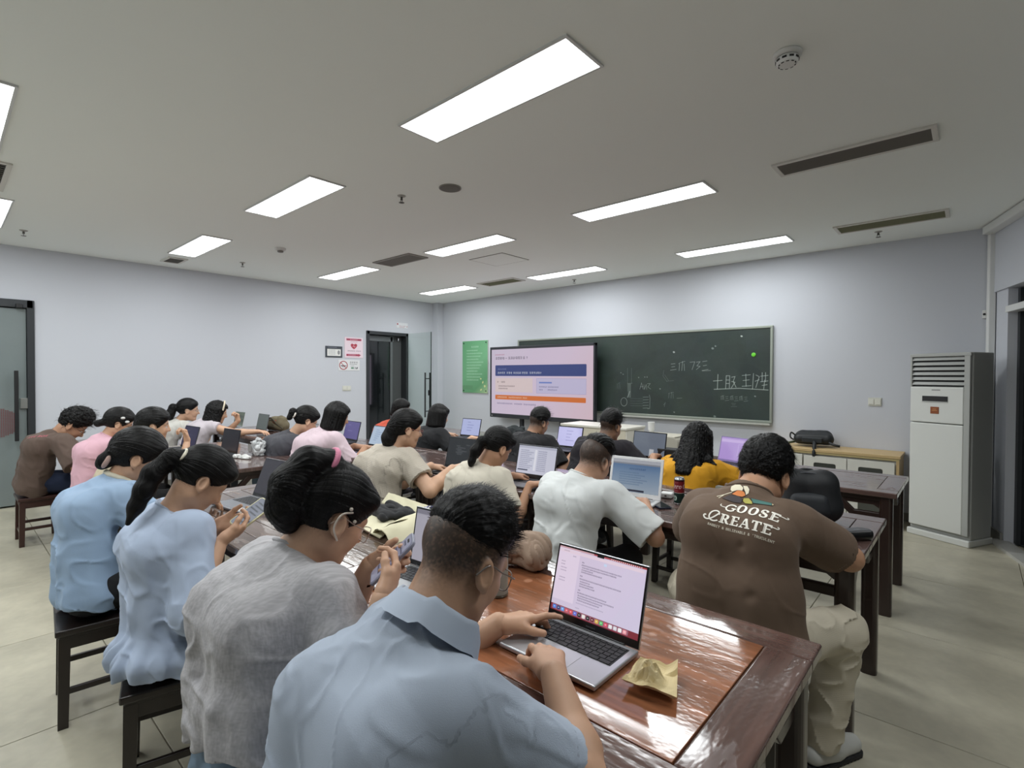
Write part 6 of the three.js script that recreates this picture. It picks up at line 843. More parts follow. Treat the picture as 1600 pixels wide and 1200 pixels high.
function laptop(label, x, z, yaw, o) {
  const w = o.w ?? 0.31, d = o.d ?? 0.215, h = o.h ?? d, t = thing('laptop', label, 'laptop', [x, TH, z], yaw), c = LC[o.c ?? 'dark'], th = o.th ?? 0.013, zc = d / 2; // origin at the hinge, base towards +z
  mesh('base', box(w, th, d, 0, 0.002 + th / 2, zc, 0.005, 3), c, t);
  const top = 0.002 + th;
  const kb = mesh('keyboard', box(w * 0.88, 0.0012, d * 0.46, 0, top + 0.0002, d * 0.31, 0.001, 1), o.kb ?? keyBlack, t), kg = [], rows = [13, 14, 14, 13, 12, 8];
  if (o.keys) rows.forEach((n, r) => { const kw = w * 0.86 / n; for (let i = 0; i < n; i++) { let ww = kw * 0.88; const m = mesh('key', box(ww, 0.0016, d * 0.46 / 6 * 0.84 * (r ? 1 : 0.7), 0, 0, 0, 0.0007, 1), keyBlack, kb); m.position.set(-w * 0.43 + kw * (i + 0.5), top + 0.0018, d * 0.31 - d * 0.23 + d * 0.46 / 6 * (r + 0.5)); } });
  else { rows.forEach((n, r) => { const kw = w * 0.86 / n; for (let i = 0; i < n; i++) kg.push(box(kw * 0.84, 0.0014, d * 0.064, -w * 0.43 + kw * (i + 0.5), top + 0.0014, d * 0.085 + d * 0.0765 * (r + 0.5))); }); mesh('keys', kg, o.kc ?? keyGrey, kb); }
  mesh('trackpad', box(w * 0.38, 0.0008, d * 0.33, 0, top + 0.0002, d * 0.76, 0.0004, 1), o.pad ?? c, t);
  const lid = mesh('lid', box(w, h, 0.006, 0, h / 2, -0.003, 0.0028, 2), c, t), a = (o.open ?? 108) * Math.PI / 180; lid.position.set(0, top - 0.001, 0.001); lid.rotation.x = -(a - Math.PI / 2);
  const bz = o.bz ?? 0.008, bb = o.bb ?? 0.02; mesh('bezel', box(w - 0.003, h - 0.004, 0.0012, 0, h / 2, 0.0003, 0.0005, 1), o.bm ?? bezBlack, lid);
  mesh('screen', new THREE.PlaneGeometry(w - 2 * bz, h - bb - bz).translate(0, h / 2 + (bb - bz) / 2, 0.0013), o.screen ?? M(0x191a1f, 0.12), lid);
  mesh('hinge', cyl(0.005, 0.005, w * 0.72, 0, 0, 0, 10).rotateZ(Math.PI / 2).translate(0, top - 0.001, -0.001), bezBlack, t);
  if (o.extra) o.extra(t, lid, w, d, h, top); return t;
}
laptop('silver laptop with a lilac document on screen, nearest on the orange table', -0.785, 5.592, 0, { w: 0.3, d: 0.212, h: 0.212, c: 'silver', keys: 1, open: 106, bb: 0.022, bz: 0.007, screen: scr(1024, 680, (g, W, Hh) => {
  const gr = g.createLinearGradient(0, 0, W, Hh); gr.addColorStop(0, '#d6c6dc'); gr.addColorStop(1, '#d4cce4'); g.fillStyle = gr; g.fillRect(0, 0, W, Hh); g.fillStyle = '#c9a0a8'; g.fillRect(0, 0, W, 16); g.fillStyle = '#a8434a'; g.fillRect(W * 0.42, 0, W * 0.58, 14); g.fillStyle = '#eee'; for (let i = 0; i < 16; i++) g.fillRect(W * 0.62 + i * 22, 3, 9, 8);
  g.fillStyle = 'rgba(240,225,240,0.5)'; g.fillRect(0, 16, W * 0.26, Hh * 0.8); g.fillStyle = '#e6d2e0'; g.fillRect(W * 0.02, 26, W * 0.96, 30); g.strokeStyle = '#5f5870'; hanzi(g, 180, 74, 13, 3, 1.1, 3); hanzi(g, 60, 34, 11, 6, 1.1, 4); for (const y of [150, 180, 215, 245, 320, 350]) hanzi(g, 46, y, 12, 4 + (y % 3), 1.1, y);
  g.strokeStyle = '#3a3446'; g.fillStyle = '#3a3446'; let k = 0; for (const [y, n, x] of [[110, 2, 0], [138, 30, 0], [162, 26, 8], [186, 9, 8], [208, 16, 8], [250, 2, 0], [280, 31, 0], [306, 8, 8], [330, 11, 8], [354, 12, 8], [396, 2, 0], [424, 22, 0], [450, 27, 8], [474, 19, 8], [498, 17, 8]]) hanzi(g, 300 + x, y, 15, n, 1.05, 7 + k++);
  g.strokeStyle = '#8a8498'; hanzi(g, 300, 530, 12, 26, 1.05, 60); hanzi(g, 300, 580, 12, 4, 1.05, 61); g.fillStyle = '#c9d8f2'; g.fillRect(560, 70, 34, 26);
  g.fillStyle = '#7e2f3c'; g.fillRect(0, Hh - 64, W, 64); g.fillStyle = 'rgba(180,150,170,0.55)'; g.beginPath(); g.roundRect(20, Hh - 60, 900, 50, 12); g.fill(); ['#4a7fe0', '#2b3f7a', '#5fa0e8', '#d85a6a', '#e04a58', '#5a6fd8', '#2a2a30', '#e8e4e0', '#1e1e22', '#6a2a30', '#d8b04a', '#5cc06a', '#e0506a', '#e8e8ec', '#d8d8e0', '#f0f0f2', '#f2a0a8'].forEach((c, i) => { g.fillStyle = c; g.beginPath(); g.roundRect(30 + i * 52, Hh - 54, 40, 38, 9); g.fill(); g.fillStyle = 'rgba(255,255,255,0.55)'; g.fillRect(40 + i * 52, Hh - 42, 18, 12); });
}, 0.7), extra: (t, lid, w, d, h) => { mesh('camera_notch', box(0.022, 0.006, 0.001, 0, h - 0.01, 0.0016), bezBlack, lid); mesh('maker_mark', box(0.03, 0.003, 0.0008, 0, 0.011, 0.0012), M(0x45474c, 0.4), lid); } });
laptop('open laptop half hidden behind the head of the man in the blue polo', -1.43, 5.6, 0.08, { c: 'silver', open: 100, w: 0.3, screen: scr(128, 80, doc('#bcb9c6', '#777', { top: '#8d8a98' }), 0.5) });
laptop('grey laptop with a blank dark screen beside the small white power adapter', -3.0, 5.545, 0.1, { w: 0.33, d: 0.23, c: 'grey', open: 112, screen: M(0x3a3841, 0.22), bz: 0.006 });
laptop('dark laptop at left beside the crumpled plastic bag', -5.08, 5.02, 0.1, { c: 'dark', open: 100, w: 0.31, screen: M(0x34343c, 0.25), bz: 0.005 });
laptop('small purple-tinted laptop at the far left between two heads', -5.69, 5.18, 0.1, { c: 'grey', open: 105, screen: scr(64, 40, doc('#4a4468', '#67608a', { rows: 3 }), 0.35) });
laptop('laptop with a greenish photo on screen by the left wall', -7.46, 4.07, 0.04, { c: 'white', open: 102, w: 0.3, bm: LC.silver, screen: scr(128, 80, (g, W, Hh) => { g.fillStyle = '#5d6a58'; g.fillRect(0, 0, W, Hh); for (let i = 0; i < 40; i++) { g.fillStyle = i % 3 ? '#3f4a40' : '#7d8a76'; g.fillRect((i * 37) % W, (i * 53) % Hh, 16, 10); } }, 0.45) });
laptop('grey-green laptop lid beside the canvas bag by the left wall', -6.78, 4.04, -0.02, { c: 'grey', open: 102, w: 0.33, screen: M(0x59625e, 0.3), bz: 0.004 });
laptop('laptop with a violet screen between the grey and the pink T-shirts', -5.06, 3.8, -0.03, { c: 'dark', open: 104, screen: scr(64, 40, doc('#6a62a0', '#8a82c0', { rows: 2 }), 0.5) });
laptop('laptop with a light blue document, under the hands of the pink T-shirt', -4.42, 3.88, 0.02, { c: 'grey', open: 112, screen: scr(160, 100, doc('#b9cbe0', '#7f97ba', { rows: 6 }), 0.62), extra: (t, lid) => 0 });
laptop('black laptop showing dark code in front of the waffle top', -2.92, 4.13, 0.03, { c: 'black', w: 0.345, d: 0.235, open: 103, bb: 0.018, screen: scr(256, 170, (g, W, Hh) => { g.fillStyle = '#2f3337'; g.fillRect(0, 0, W, Hh); g.strokeStyle = '#8b9094'; for (let i = 0; i < 6; i++) hanzi(g, 70 + (i % 2) * 12, 44 + i * 10, 6, 5 + (i * 5) % 8, 1.1, i + 3); hanzi(g, 150, 34, 6, 5, 1.1, 2); g.fillStyle = '#c0c4c8'; g.fillRect(214, 140, 22, 4); }, 0.42) });
laptop('laptop with a pale blue page in front of the woman in black', -4.37, 2.66, 0.1, { c: 'black', open: 104, w: 0.29, screen: scr(128, 80, doc('#b4bce4', '#8088b8', { rows: 4, x: 0.3 }), 0.65) });
laptop('laptop with two pale columns of text in front of the cream T-shirt', -2.24, 4.07, 0.08, { c: 'grey', w: 0.33, d: 0.235, open: 104, bb: 0.035, screen: scr(256, 160, (g, W, Hh) => { g.fillStyle = '#cfd0e0'; g.fillRect(0, 0, W, Hh); g.fillStyle = '#b8bacb'; g.fillRect(0, 0, W, 14); g.strokeStyle = '#8587a0'; for (let i = 0; i < 11; i++) { hanzi(g, 14, 24 + i * 11, 6, 9 + (i * 5) % 7, 1.1, i + 4); hanzi(g, 136, 24 + i * 11, 6, 9 + (i * 7) % 7, 1.1, i + 20); } g.fillStyle = '#e6e6f0'; g.fillRect(114, 20, 14, 120); g.fillStyle = '#44465a'; g.fillRect(8, 138, 70, 6); }, 0.62) });
laptop('laptop with a lavender page in front of the man before the display', -2.98, 2.63, 0.02, { c: 'black', open: 103, w: 0.3, bz: 0.01, screen: scr(128, 80, doc('#c3c2ee', '#8e8cc0', { rows: 4, x: 0.35, sd: 5 }), 0.68) });
laptop('white-framed laptop showing a blue page in front of the white T-shirt', -1.48, 4.07, 0.12, { c: 'white', w: 0.325, d: 0.227, h: 0.235, open: 104, bm: LC.white, bz: 0.016, bb: 0.028, kb: LC.white, kc: LC.silver, screen: scr(256, 170, (g, W, Hh) => { const gr = g.createLinearGradient(0, 0, 0, Hh); gr.addColorStop(0, '#4f6f9c'); gr.addColorStop(0.4, '#7d95b2'); gr.addColorStop(1, '#a9b6c4'); g.fillStyle = gr; g.fillRect(0, 0, W, Hh); g.fillStyle = '#b9bcc4'; g.fillRect(0, 0, W, 18); g.fillStyle = '#8f939d'; g.fillRect(0, 18, W, 8); g.strokeStyle = '#33507c'; hanzi(g, 92, 44, 9, 9, 1.1, 3); g.strokeStyle = '#5f7a9a'; for (let i = 0; i < 6; i++) hanzi(g, 40, 66 + i * 12, 6, 16 + (i * 5) % 8, 1.1, i + 5); g.fillStyle = '#33384a'; g.fillRect(60, 156, 120, 10); }, 0.5) });
laptop('laptop with a plain grey-blue screen before the plum-black T-shirt', -2.1, 2.68, -0.1, { c: 'black', w: 0.33, d: 0.23, open: 100, screen: scr(64, 40, (g, W, Hh) => { g.fillStyle = '#7e8796'; g.fillRect(0, 0, W, Hh); g.fillStyle = '#d8dbe0'; g.fillRect(34, 28, 9, 12); }, 0.45) });
laptop('laptop with a lilac screen at the right of the yellow T-shirt', -1.45, 2.42, -0.25, { c: 'grey', w: 0.33, open: 106, bm: M(0x8a78b0, 0.4), bz: 0.01, screen: scr(96, 60, (g, W, Hh) => { g.fillStyle = '#b79bdc'; g.fillRect(0, 0, W, Hh); g.fillStyle = '#cdb6ea'; g.fillRect(0, 4, W, 8); g.strokeStyle = '#d6c4f0'; g.strokeRect(50, 16, 34, 30); }, 0.62) });

// ------------------------------------------------------------------ small things on the tables
{ // crumpled brown paper
  const t = thing('crumpled_paper', 'crumpled tan paper napkin lying on the nearest orange table', 'paper', [-0.55, TH, 5.68], 0.35);
  const N = 26, pos = [], ix = [], P0 = [[-0.085, 0.06], [0.07, 0.085], [0.062, -0.075], [-0.05, -0.085]];
  for (let j = 0; j <= N; j++) for (let i = 0; i <= N; i++) { const u = i / N, v = j / N, x = lerp(lerp(P0[0][0], P0[1][0], u), lerp(P0[3][0], P0[2][0], u), v), z = lerp(lerp(P0[0][1], P0[1][1], u), lerp(P0[3][1], P0[2][1], u), v); const r = Math.hypot(x + 0.018, z - 0.0), c = smooth(0.06, 0.012, r), rg = (f, s) => 1 - Math.abs(2 * vnoise(x * f + s, z * f, s) - 1); const edge = Math.max(Math.abs(u - 0.5), Math.abs(v - 0.5)) * 2; const y = 0.004 + 0.008 * rg(28, 2) + 0.006 * edge ** 6 * (0.3 + vnoise(x * 20, z * 20, 8)) * 3 + c * (0.018 + 0.024 * rg(60, 5) + 0.012 * rg(130, 7)) + (u > 0.7 && v > 0.75 ? 0.02 * (u - 0.7) * 3 : 0); pos.push(x + c * 0.012 * (vnoise(z * 90, x * 90, 3) - 0.5), y, z + c * 0.012 * (vnoise(x * 90, z * 90, 9) - 0.5)); }
  for (let j = 0; j < N; j++) for (let i = 0; i < N; i++) { const a = j * (N + 1) + i; ix.push(a, a + 1, a + N + 2, a, a + N + 2, a + N + 1); }
  const g = new THREE.BufferGeometry(); g.setAttribute('position', new THREE.Float32BufferAttribute(pos, 3)); g.setAttribute('uv', new THREE.Float32BufferAttribute(pos.filter((_, i) => i % 3 !== 1), 2)); g.setIndex(ix); const ng = g.toNonIndexed(); ng.computeVertexNormals(); ng.scale(0.8, 0.9, 0.8); mesh('sheet', ng, M(0xd8c79c, 0.9, { side: THREE.DoubleSide }), t);
}
{ // tumbler
  const t = thing('tumbler', 'pale grey-green steel tumbler standing behind the polo man\'s glasses', 'bottle', [-1.165, TH, 5.565]);
  mesh('body', lathe([[0.001, 0], [0.031, 0], [0.034, 0.004], [0.0345, 0.15], [0.033, 0.17], [0.028, 0.182]], 40), M(0x9ba39d, 0.42, { metalness: 0.15 }), t); mesh('lid', lathe([[0.029, 0.182], [0.0295, 0.2], [0.026, 0.208], [0.001, 0.21]], 36), M(0xb6bbb6, 0.35, { metalness: 0.3 }), t); mesh('base_ring', lathe([[0.0315, 0.0005], [0.0345, 0.003], [0.0347, 0.01]], 36), M(0x77807a, 0.3, { metalness: 0.6 }), t);
}
{ // soft beige pouch
  const t = thing('pouch', 'soft beige cloth pouch on the table behind the tumbler', 'pouch', [-1.29, TH, 5.33]);
  const ps = [cone(V(-0.07, 0.055, 0.05), 0.055, V(0.05, 0.06, -0.04), 0.06, 0.05), cone(V(-0.04, 0.08, 0.0), 0.04, V(0.06, 0.075, -0.06), 0.045, 0.05), cone(V(0.04, 0.05, -0.08), 0.05, V(0.09, 0.05, 0.0), 0.045, 0.05)];
  mesh('bag', net(fieldOf(ps, (d, x, y, z) => { const a = vnoise(x * 17 + y * 12, z * 22, y * 9), b = vnoise(x * 38 + y * 20, y * 14, z * 44); return Math.max(d + 0.013 * (1 - Math.abs(2 * a - 1)) ** 3 + 0.006 * (1 - Math.abs(2 * b - 1)) ** 3, 0.001 - y); }), V(-0.16, -0.01, -0.16), V(0.18, 0.17, 0.15), 0.006), cloth(0x9c8674, knit, 14, 0.0004), t);
}
{ // white tote bag lying on its side with a dark cloth
  const t = thing('tote_bag', 'flat cream canvas tote bag with a navy tag on the plank table', 'bag', [-2.12, TH, 5.27], 0);
  const wv = cloth(0xd8d2b4, knit, 18, 0.0005), fold = (pts, w, h, y0) => { const n = pts.length - 1; return pts; };
  const ribbon = (path, width, up, th, m, name) => { const K = 40, J = 8, pos = [], uv = [], ix = [], cv = new THREE.CatmullRomCurve3(path.map((p) => V(...p))); for (const sd of [0, 1]) for (let i = 0; i <= K; i++) { const p = cv.getPoint(i / K); for (let j = 0; j <= J; j++) { const q = j / J; const a = up(i / K, q), wob = 0.004 * (vnoise(i * 0.35, j * 0.6, 4) - 0.5); pos.push(p.x + a[0], p.y + a[1] + wob + (sd ? -th : 0), p.z + a[2]); uv.push(i / K * 0.5, q * width); } } const st = (K + 1) * (J + 1); for (const sd of [0, 1]) for (let i = 0; i < K; i++) for (let j = 0; j < J; j++) { const a = sd * st + i * (J + 1) + j; ix.push(a, a + J + 1, a + 1, a + 1, a + J + 1, a + J + 2); } const g = new THREE.BufferGeometry(); g.setAttribute('position', new THREE.Float32BufferAttribute(pos, 3)); g.setAttribute('uv', new THREE.Float32BufferAttribute(uv, 2)); g.setIndex(ix); g.computeVertexNormals(); const mm = m.clone(); mm.side = THREE.DoubleSide; return mesh(name, g, mm, t); };
  ribbon([[0.19, 0.05, 0.24], [0.16, 0.055, 0.1], [0.13, 0.06, -0.04], [0.08, 0.058, -0.14]], 0.12, (i, q) => [0.08 * q + 0.01 * Math.sin(i * 9), -0.05 * q * q + 0.006 * Math.sin(i * 12 + q * 3), 0.0], 0.004, wv, 'side_panel');
  ribbon([[0.19, 0.048, 0.24], [0.16, 0.054, 0.1], [0.13, 0.058, -0.04], [0.08, 0.056, -0.14]], 0.1, (i, q) => [-0.09 * q, -0.03 * q + 0.008 * Math.sin(i * 8 + q * 4), -0.02 * q], 0.004, wv, 'front_panel');
  ribbon([[0.08, 0.056, -0.14], [-0.1, 0.05, -0.17], [-0.3, 0.045, -0.2], [-0.42, 0.04, -0.22]], 0.09, (i, q) => [0.01 * q, -0.045 * q, 0.055 * q - 0.01], 0.004, wv, 'rim');
  ribbon([[0.19, 0.01, 0.24], [0.1, 0.008, 0.08], [0.02, 0.008, -0.1]], 0.2, (i, q) => [-0.3 * q, 0.004 + 0.01 * q * (1 - q), -0.03 * q], 0.004, wv, 'back_panel');
  mesh('tag', box(0.03, 0.006, 0.075, 0.075, 0.058, -0.11, 0.002), M(0x23276a, 0.7), t); mesh('tag_print', [0, 1, 2].map((k) => box(0.008, 0.001, 0.008, 0.075, 0.0617, -0.135 + k * 0.024)), mWhite, t);
  const k = thing('dark_cloth', 'folded black cloth lying inside the cream tote bag', 'cloth', [-2.2, TH, 5.28]);
  const ps = [cone(V(-0.14, 0.03, 0.02), 0.026, V(0.1, 0.028, 0.0), 0.03, 0.03), cone(V(-0.1, 0.03, -0.08), 0.03, V(0.12, 0.028, -0.06), 0.028, 0.04), cone(V(-0.18, 0.025, -0.04), 0.022, V(0.08, 0.03, 0.08), 0.022, 0.04)];
  mesh('folds', net(fieldOf(ps, (d, x, y, z) => Math.max(d + 0.012 * ((1 - Math.abs(2 * vnoise(x * 16, y * 20, z * 24) - 1)) ** 2 - 0.4), 0.013 - y)), V(-0.24, 0, -0.14), V(0.18, 0.09, 0.14), 0.007), M(0x222225, 0.85), k);
}
{ // white mini box and ear bud case, cables
  const t = thing('power_adapter', 'small white printed power adapter beside the grey laptop', 'adapter', [-2.8, TH, 5.63], 0.25);
  mesh('case', box(0.085, 0.045, 0.05, 0, 0.0225, 0, 0.006), mWhite, t); mesh('print', [...Array(9)].map((_, i) => box(0.006, 0.012 + (i % 3) * 0.004, 0.0008, -0.034 + i * 0.0085, 0.022, 0.0255)), M(0x4a6a9a, 0.6), t); mesh('socket', [box(0.014, 0.0008, 0.005, -0.01, 0.0453, 0), box(0.014, 0.0008, 0.005, 0.016, 0.0453, 0.004)], mBlack, t);
  const e = thing('earbud_case', 'white oval earbud case on the table before the grey laptop', 'case', [-2.86, TH, 5.74]); mesh('shell', new THREE.SphereGeometry(0.03, 24, 16).scale(1, 0.42, 0.75).translate(0, 0.0127, 0), mWhite, e); mesh('seam', new THREE.TorusGeometry(0.0285, 0.0006, 6, 40).rotateX(Math.PI / 2).scale(1, 1, 0.75).translate(0, 0.0155, 0), M(0xb5b5b2, 0.5), e);
  const c = (label, pts, r, mat) => { const q = thing('cable', label, 'cable', [0, 0, 0]); mesh('wire', tube(pts, r, 60, 6), mat, q); };
  c('white cable curling from the adapter across the left table', [[-2.84, 0.81, 5.62], [-2.74, 0.796, 5.56], [-2.66, 0.794, 5.62], [-2.62, 0.794, 5.5], [-2.72, 0.794, 5.42], [-2.6, 0.794, 5.36]], 0.0022, mWhite);
  c('white cable rising behind the grey laptop', [[-3.2, 0.796, 5.5], [-3.16, 0.8, 5.42], [-3.0, 0.83, 5.4], [-2.85, 0.8, 5.42], [-2.75, 0.794, 5.38]], 0.0022, mWhite);
  c('thin white cable by the red drink can', [[-1.56, 0.793, 3.92], [-1.5, 0.794, 3.8], [-1.42, 0.796, 3.82], [-1.36, 0.8, 3.86]], 0.002, mWhite);
  c('second thin white cable behind the red drink can', [[-1.6, 0.793, 3.86], [-1.48, 0.8, 3.74], [-1.3, 0.794, 3.76], [-1.22, 0.793, 3.84]], 0.002, mWhite);
  c('black cable lying along the edge of the left table', [[-4.5, 0.795, 5.42], [-4.4, 0.795, 5.4], [-4.32, 0.797, 5.43], [-4.28, 0.8, 5.4], [-4.24, 0.796, 5.42], [-4.4, 0.795, 5.3], [-4.7, 0.795, 5.3]], 0.007, mBlack);
  c('loose white cable hanging under the waffle-top woman\'s table', [[-2.5, 0.7, 4.36], [-2.48, 0.58, 4.4], [-2.4, 0.56, 4.41], [-2.32, 0.63, 4.4], [-2.3, 0.7, 4.36]], 0.003, mWhite);
  const ch = thing('charger', 'white square charger block beside the red drink can', 'charger', [-1.36, TH, 3.88], 0.2); mesh('block', box(0.07, 0.03, 0.07, 0, 0.015, 0, 0.008), mWhite, ch); mesh('port', box(0.012, 0.006, 0.002, 0, 0.015, 0.0352), mBlack, ch);
}
{ // can of cola
  const t = thing('drink_can', 'tall red and dark green drink can on the middle table', 'can', [-1.235, TH, 3.99]);
  const map = canvasTex(512, 512, (g, W, Hh) => { const gr = g.createLinearGradient(0, 0, 0, Hh); g.fillStyle = '#7c1f26'; g.fillRect(0, 0, W, Hh * 0.56); g.fillStyle = '#c9c2bd'; g.fillRect(0, Hh * 0.55, W, 12); g.fillStyle = '#16302a'; g.fillRect(0, Hh * 0.57, W, Hh); g.fillStyle = '#3a1216'; g.fillRect(0, 0, W, 34); g.strokeStyle = '#cc8f93'; for (const q of [0, 256]) { g.fillStyle = '#e6cfcf'; g.font = 'italic bold 128px serif'; g.fillText('CZero', q + 8, 190, 240); hanzi(g, q + 60, 52, 16, 8, 1.1, 4); hanzi(g, q + 60, 232, 16, 8, 1.1, 6); g.fillStyle = '#bcd0c4'; g.font = 'bold 150px sans-serif'; g.fillText('0', q + 100, 462); g.strokeStyle = '#7ea692'; hanzi(g, q + 40, 340, 14, 3, 1.1, 9); hanzi(g, q + 40, 400, 12, 3, 1.1, 12); g.strokeStyle = '#cc8f93'; } });
  const side = new THREE.CylinderGeometry(0.0288, 0.0288, 0.13, 40, 1, true).rotateY(0.9).translate(0, 0.076, 0); mesh('printed_side', side, M(0xffffff, 0.32, { map, metalness: 0.35 }), t);
  mesh('can_top', mergeGeometries([lathe([[0.0288, 0.141], [0.0275, 0.147], [0.0245, 0.15], [0.0245, 0.153], [0.0235, 0.153], [0.0225, 0.15], [0.001, 0.15]], 36)]), mChrome, t); mesh('can_base', mergeGeometries([lathe([[0.001, 0.004], [0.02, 0.004], [0.0225, 0], [0.0255, 0.004], [0.0288, 0.011]], 36)]), mChrome, t); mesh('pull_tab', box(0.012, 0.0015, 0.022, 0, 0.1515, 0.004, 0.0007), mChrome, t);
}
function phone(label, pos, q, o = {}) { const t = thing('phone', label, 'phone', pos); t.quaternion.copy(q); const w = 0.072, h = 0.15; mesh('case', extrude(rrect(w, h, 0.012), 0.009, 0.002).translate(0, 0, -0.0095), o.c ?? mBlack, t); mesh('screen', new THREE.ShapeGeometry(new THREE.Shape(rrect(w - 0.006, h - 0.006, 0.01).map(([x, y]) => new THREE.Vector2(x, y)))).translate(0, 0, 0.0004), o.s ?? M(0x15161a, 0.1), t); for (const p of o.parts || []) mesh(...p, t); return t; }
const basis = (right, upv) => { const r = v3(right).normalize(), u = v3(upv).addScaledVector(r, -r.dot(v3(upv))).normalize(); return new THREE.Quaternion().setFromRotationMatrix(new THREE.Matrix4().makeBasis(r, u, r.clone().cross(u))); };
const chat = (a, b) => { const m = []; for (let i = 0; i < 7; i++) m.push(box(0.03 + (i * 7 % 4) * 0.007, 0.006, 0.0003, (i % 2 ? 0.006 : -0.006), 0.05 - i * 0.016, 0.0008)); return m; };
phone('smartphone held by the woman in the light grey T-shirt', [-1.135, 1.035, 6.005], basis([0.78, -0.1, 0.55], [0.42, 0.72, -0.6]), { c: M(0x8d8fa0, 0.4), s: new THREE.MeshStandardMaterial({ color: 0x26262c, roughness: 0.15, emissive: 0x8f90a6, emissiveIntensity: 0.32 }), parts: [['camera_pill', box(0.02, 0.006, 0.0004, 0, 0.062, 0.0008), mBlack], ['screen_text', chat(), M(0x63657a, 0.4)]] });
phone('smartphone in a pale yellow case held by the gathered-blouse woman', [-2.17, 0.955, 5.955], basis([0.88, -0.39, -0.225], [0.0, 0.5, -0.87]), { c: M(0xd9d3ac, 0.5), s: new THREE.MeshStandardMaterial({ color: 0x26262c, roughness: 0.15, emissive: 0x9aa0ac, emissiveIntensity: 0.36 }), parts: [['screen_text', chat(), M(0x5a6068, 0.4)]] });
phone('dark smartphone lying beside the white-shirted man\'s elbow', [-1.3, TH + 0.0096, 4.1], new THREE.Quaternion().setFromEuler(new THREE.Euler(-Math.PI / 2, 0, 0.9)), { c: M(0x1d2436, 0.3) });
{ // spectacle case / black pouch by the lettered man's elbow
  const t = thing('glasses_case', 'black glasses case on the table beside the brown-shirted man\'s elbow', 'case', [-0.4, TH, 4.06], 0.9); mesh('case', net(fieldOf([cone(V(-0.06, 0.022, 0), 0.03, V(0.06, 0.022, 0.0), 0.034, 0.02), cone(V(-0.05, 0.022, 0.02), 0.026, V(0.05, 0.022, 0.025), 0.028, 0.03)], (d, x, y, z) => Math.max(d, 0.001 - y, y - 0.04)), V(-0.11, -0.005, -0.06), V(0.12, 0.06, 0.08), 0.005), P(0x141416, 0.35, { clearcoat: 0.4 }), t); mesh('label', box(0.03, 0.0006, 0.006, 0.02, 0.0405, 0.01), M(0x6d6f74, 0.5), t); mesh('seam', box(0.15, 0.001, 0.003, 0, 0.0405, 0.028), M(0x303236, 0.5), t);
}
function backpack(label, pos, ry, s, parts) { // rounded pack with front pocket, zip, straps
  const t = thing('backpack', label, 'backpack', pos, ry), ps = [cone(V(-0.1, 0.1, 0), 0.095, V(0.1, 0.1, 0), 0.095, 0.05), cone(V(-0.09, 0.24, 0), 0.08, V(0.09, 0.24, 0), 0.08, 0.06), cone(V(-0.1, 0.1, 0), 0.095, V(-0.09, 0.24, 0), 0.08, 0.05), cone(V(0.1, 0.1, 0), 0.095, V(0.09, 0.24, 0), 0.08, 0.05)].map((p) => p);
  const m = P(0x1c1e21, 0.62, { bumpMap: tex(knit, 10, 10), bumpScale: 0.0004 }); mesh('body', net(fieldOf(ps, (d, x, y, z) => Math.max(d + 0.006 * (vnoise(x * 14, y * 14, z * 14) - 0.5), 0.003 - y)), V(-0.22, -0.01, -0.13), V(0.22, 0.36, 0.13), 0.009), m, t);
  mesh('front_pocket', net(fieldOf([cone(V(-0.08, 0.09, 0.075), 0.05, V(0.08, 0.09, 0.075), 0.05, 0.03), cone(V(-0.07, 0.15, 0.07), 0.045, V(0.07, 0.15, 0.07), 0.045, 0.04)]), V(-0.15, 0.02, 0), V(0.15, 0.22, 0.15), 0.009), M(0x26292d, 0.6), t);
  mesh('zip', tube([[-0.16, 0.14, 0.055], [-0.15, 0.25, 0.05], [-0.08, 0.305, 0.045], [0.08, 0.305, 0.045], [0.15, 0.25, 0.05], [0.16, 0.14, 0.055]], 0.004, 40, 6), M(0x4a4d52, 0.5), t); mesh('carry_loop', tube([[-0.05, 0.305, -0.03], [-0.03, 0.322, -0.03], [0.03, 0.322, -0.03], [0.05, 0.305, -0.03]], 0.009, 20, 7), m, t); mesh('strap', [tube([[-0.09, 0.29, -0.08], [-0.11, 0.18, -0.125], [-0.11, 0.06, -0.1]], 0.016, 20, 7), tube([[0.09, 0.29, -0.08], [0.11, 0.18, -0.125], [0.11, 0.06, -0.1]], 0.016, 20, 7)], m, t);
  t.scale.setScalar(s); return t;
}
backpack('black backpack standing on the table behind the lettered brown shirt', [-0.62, TH, 3.86], 0.35, 0.78);
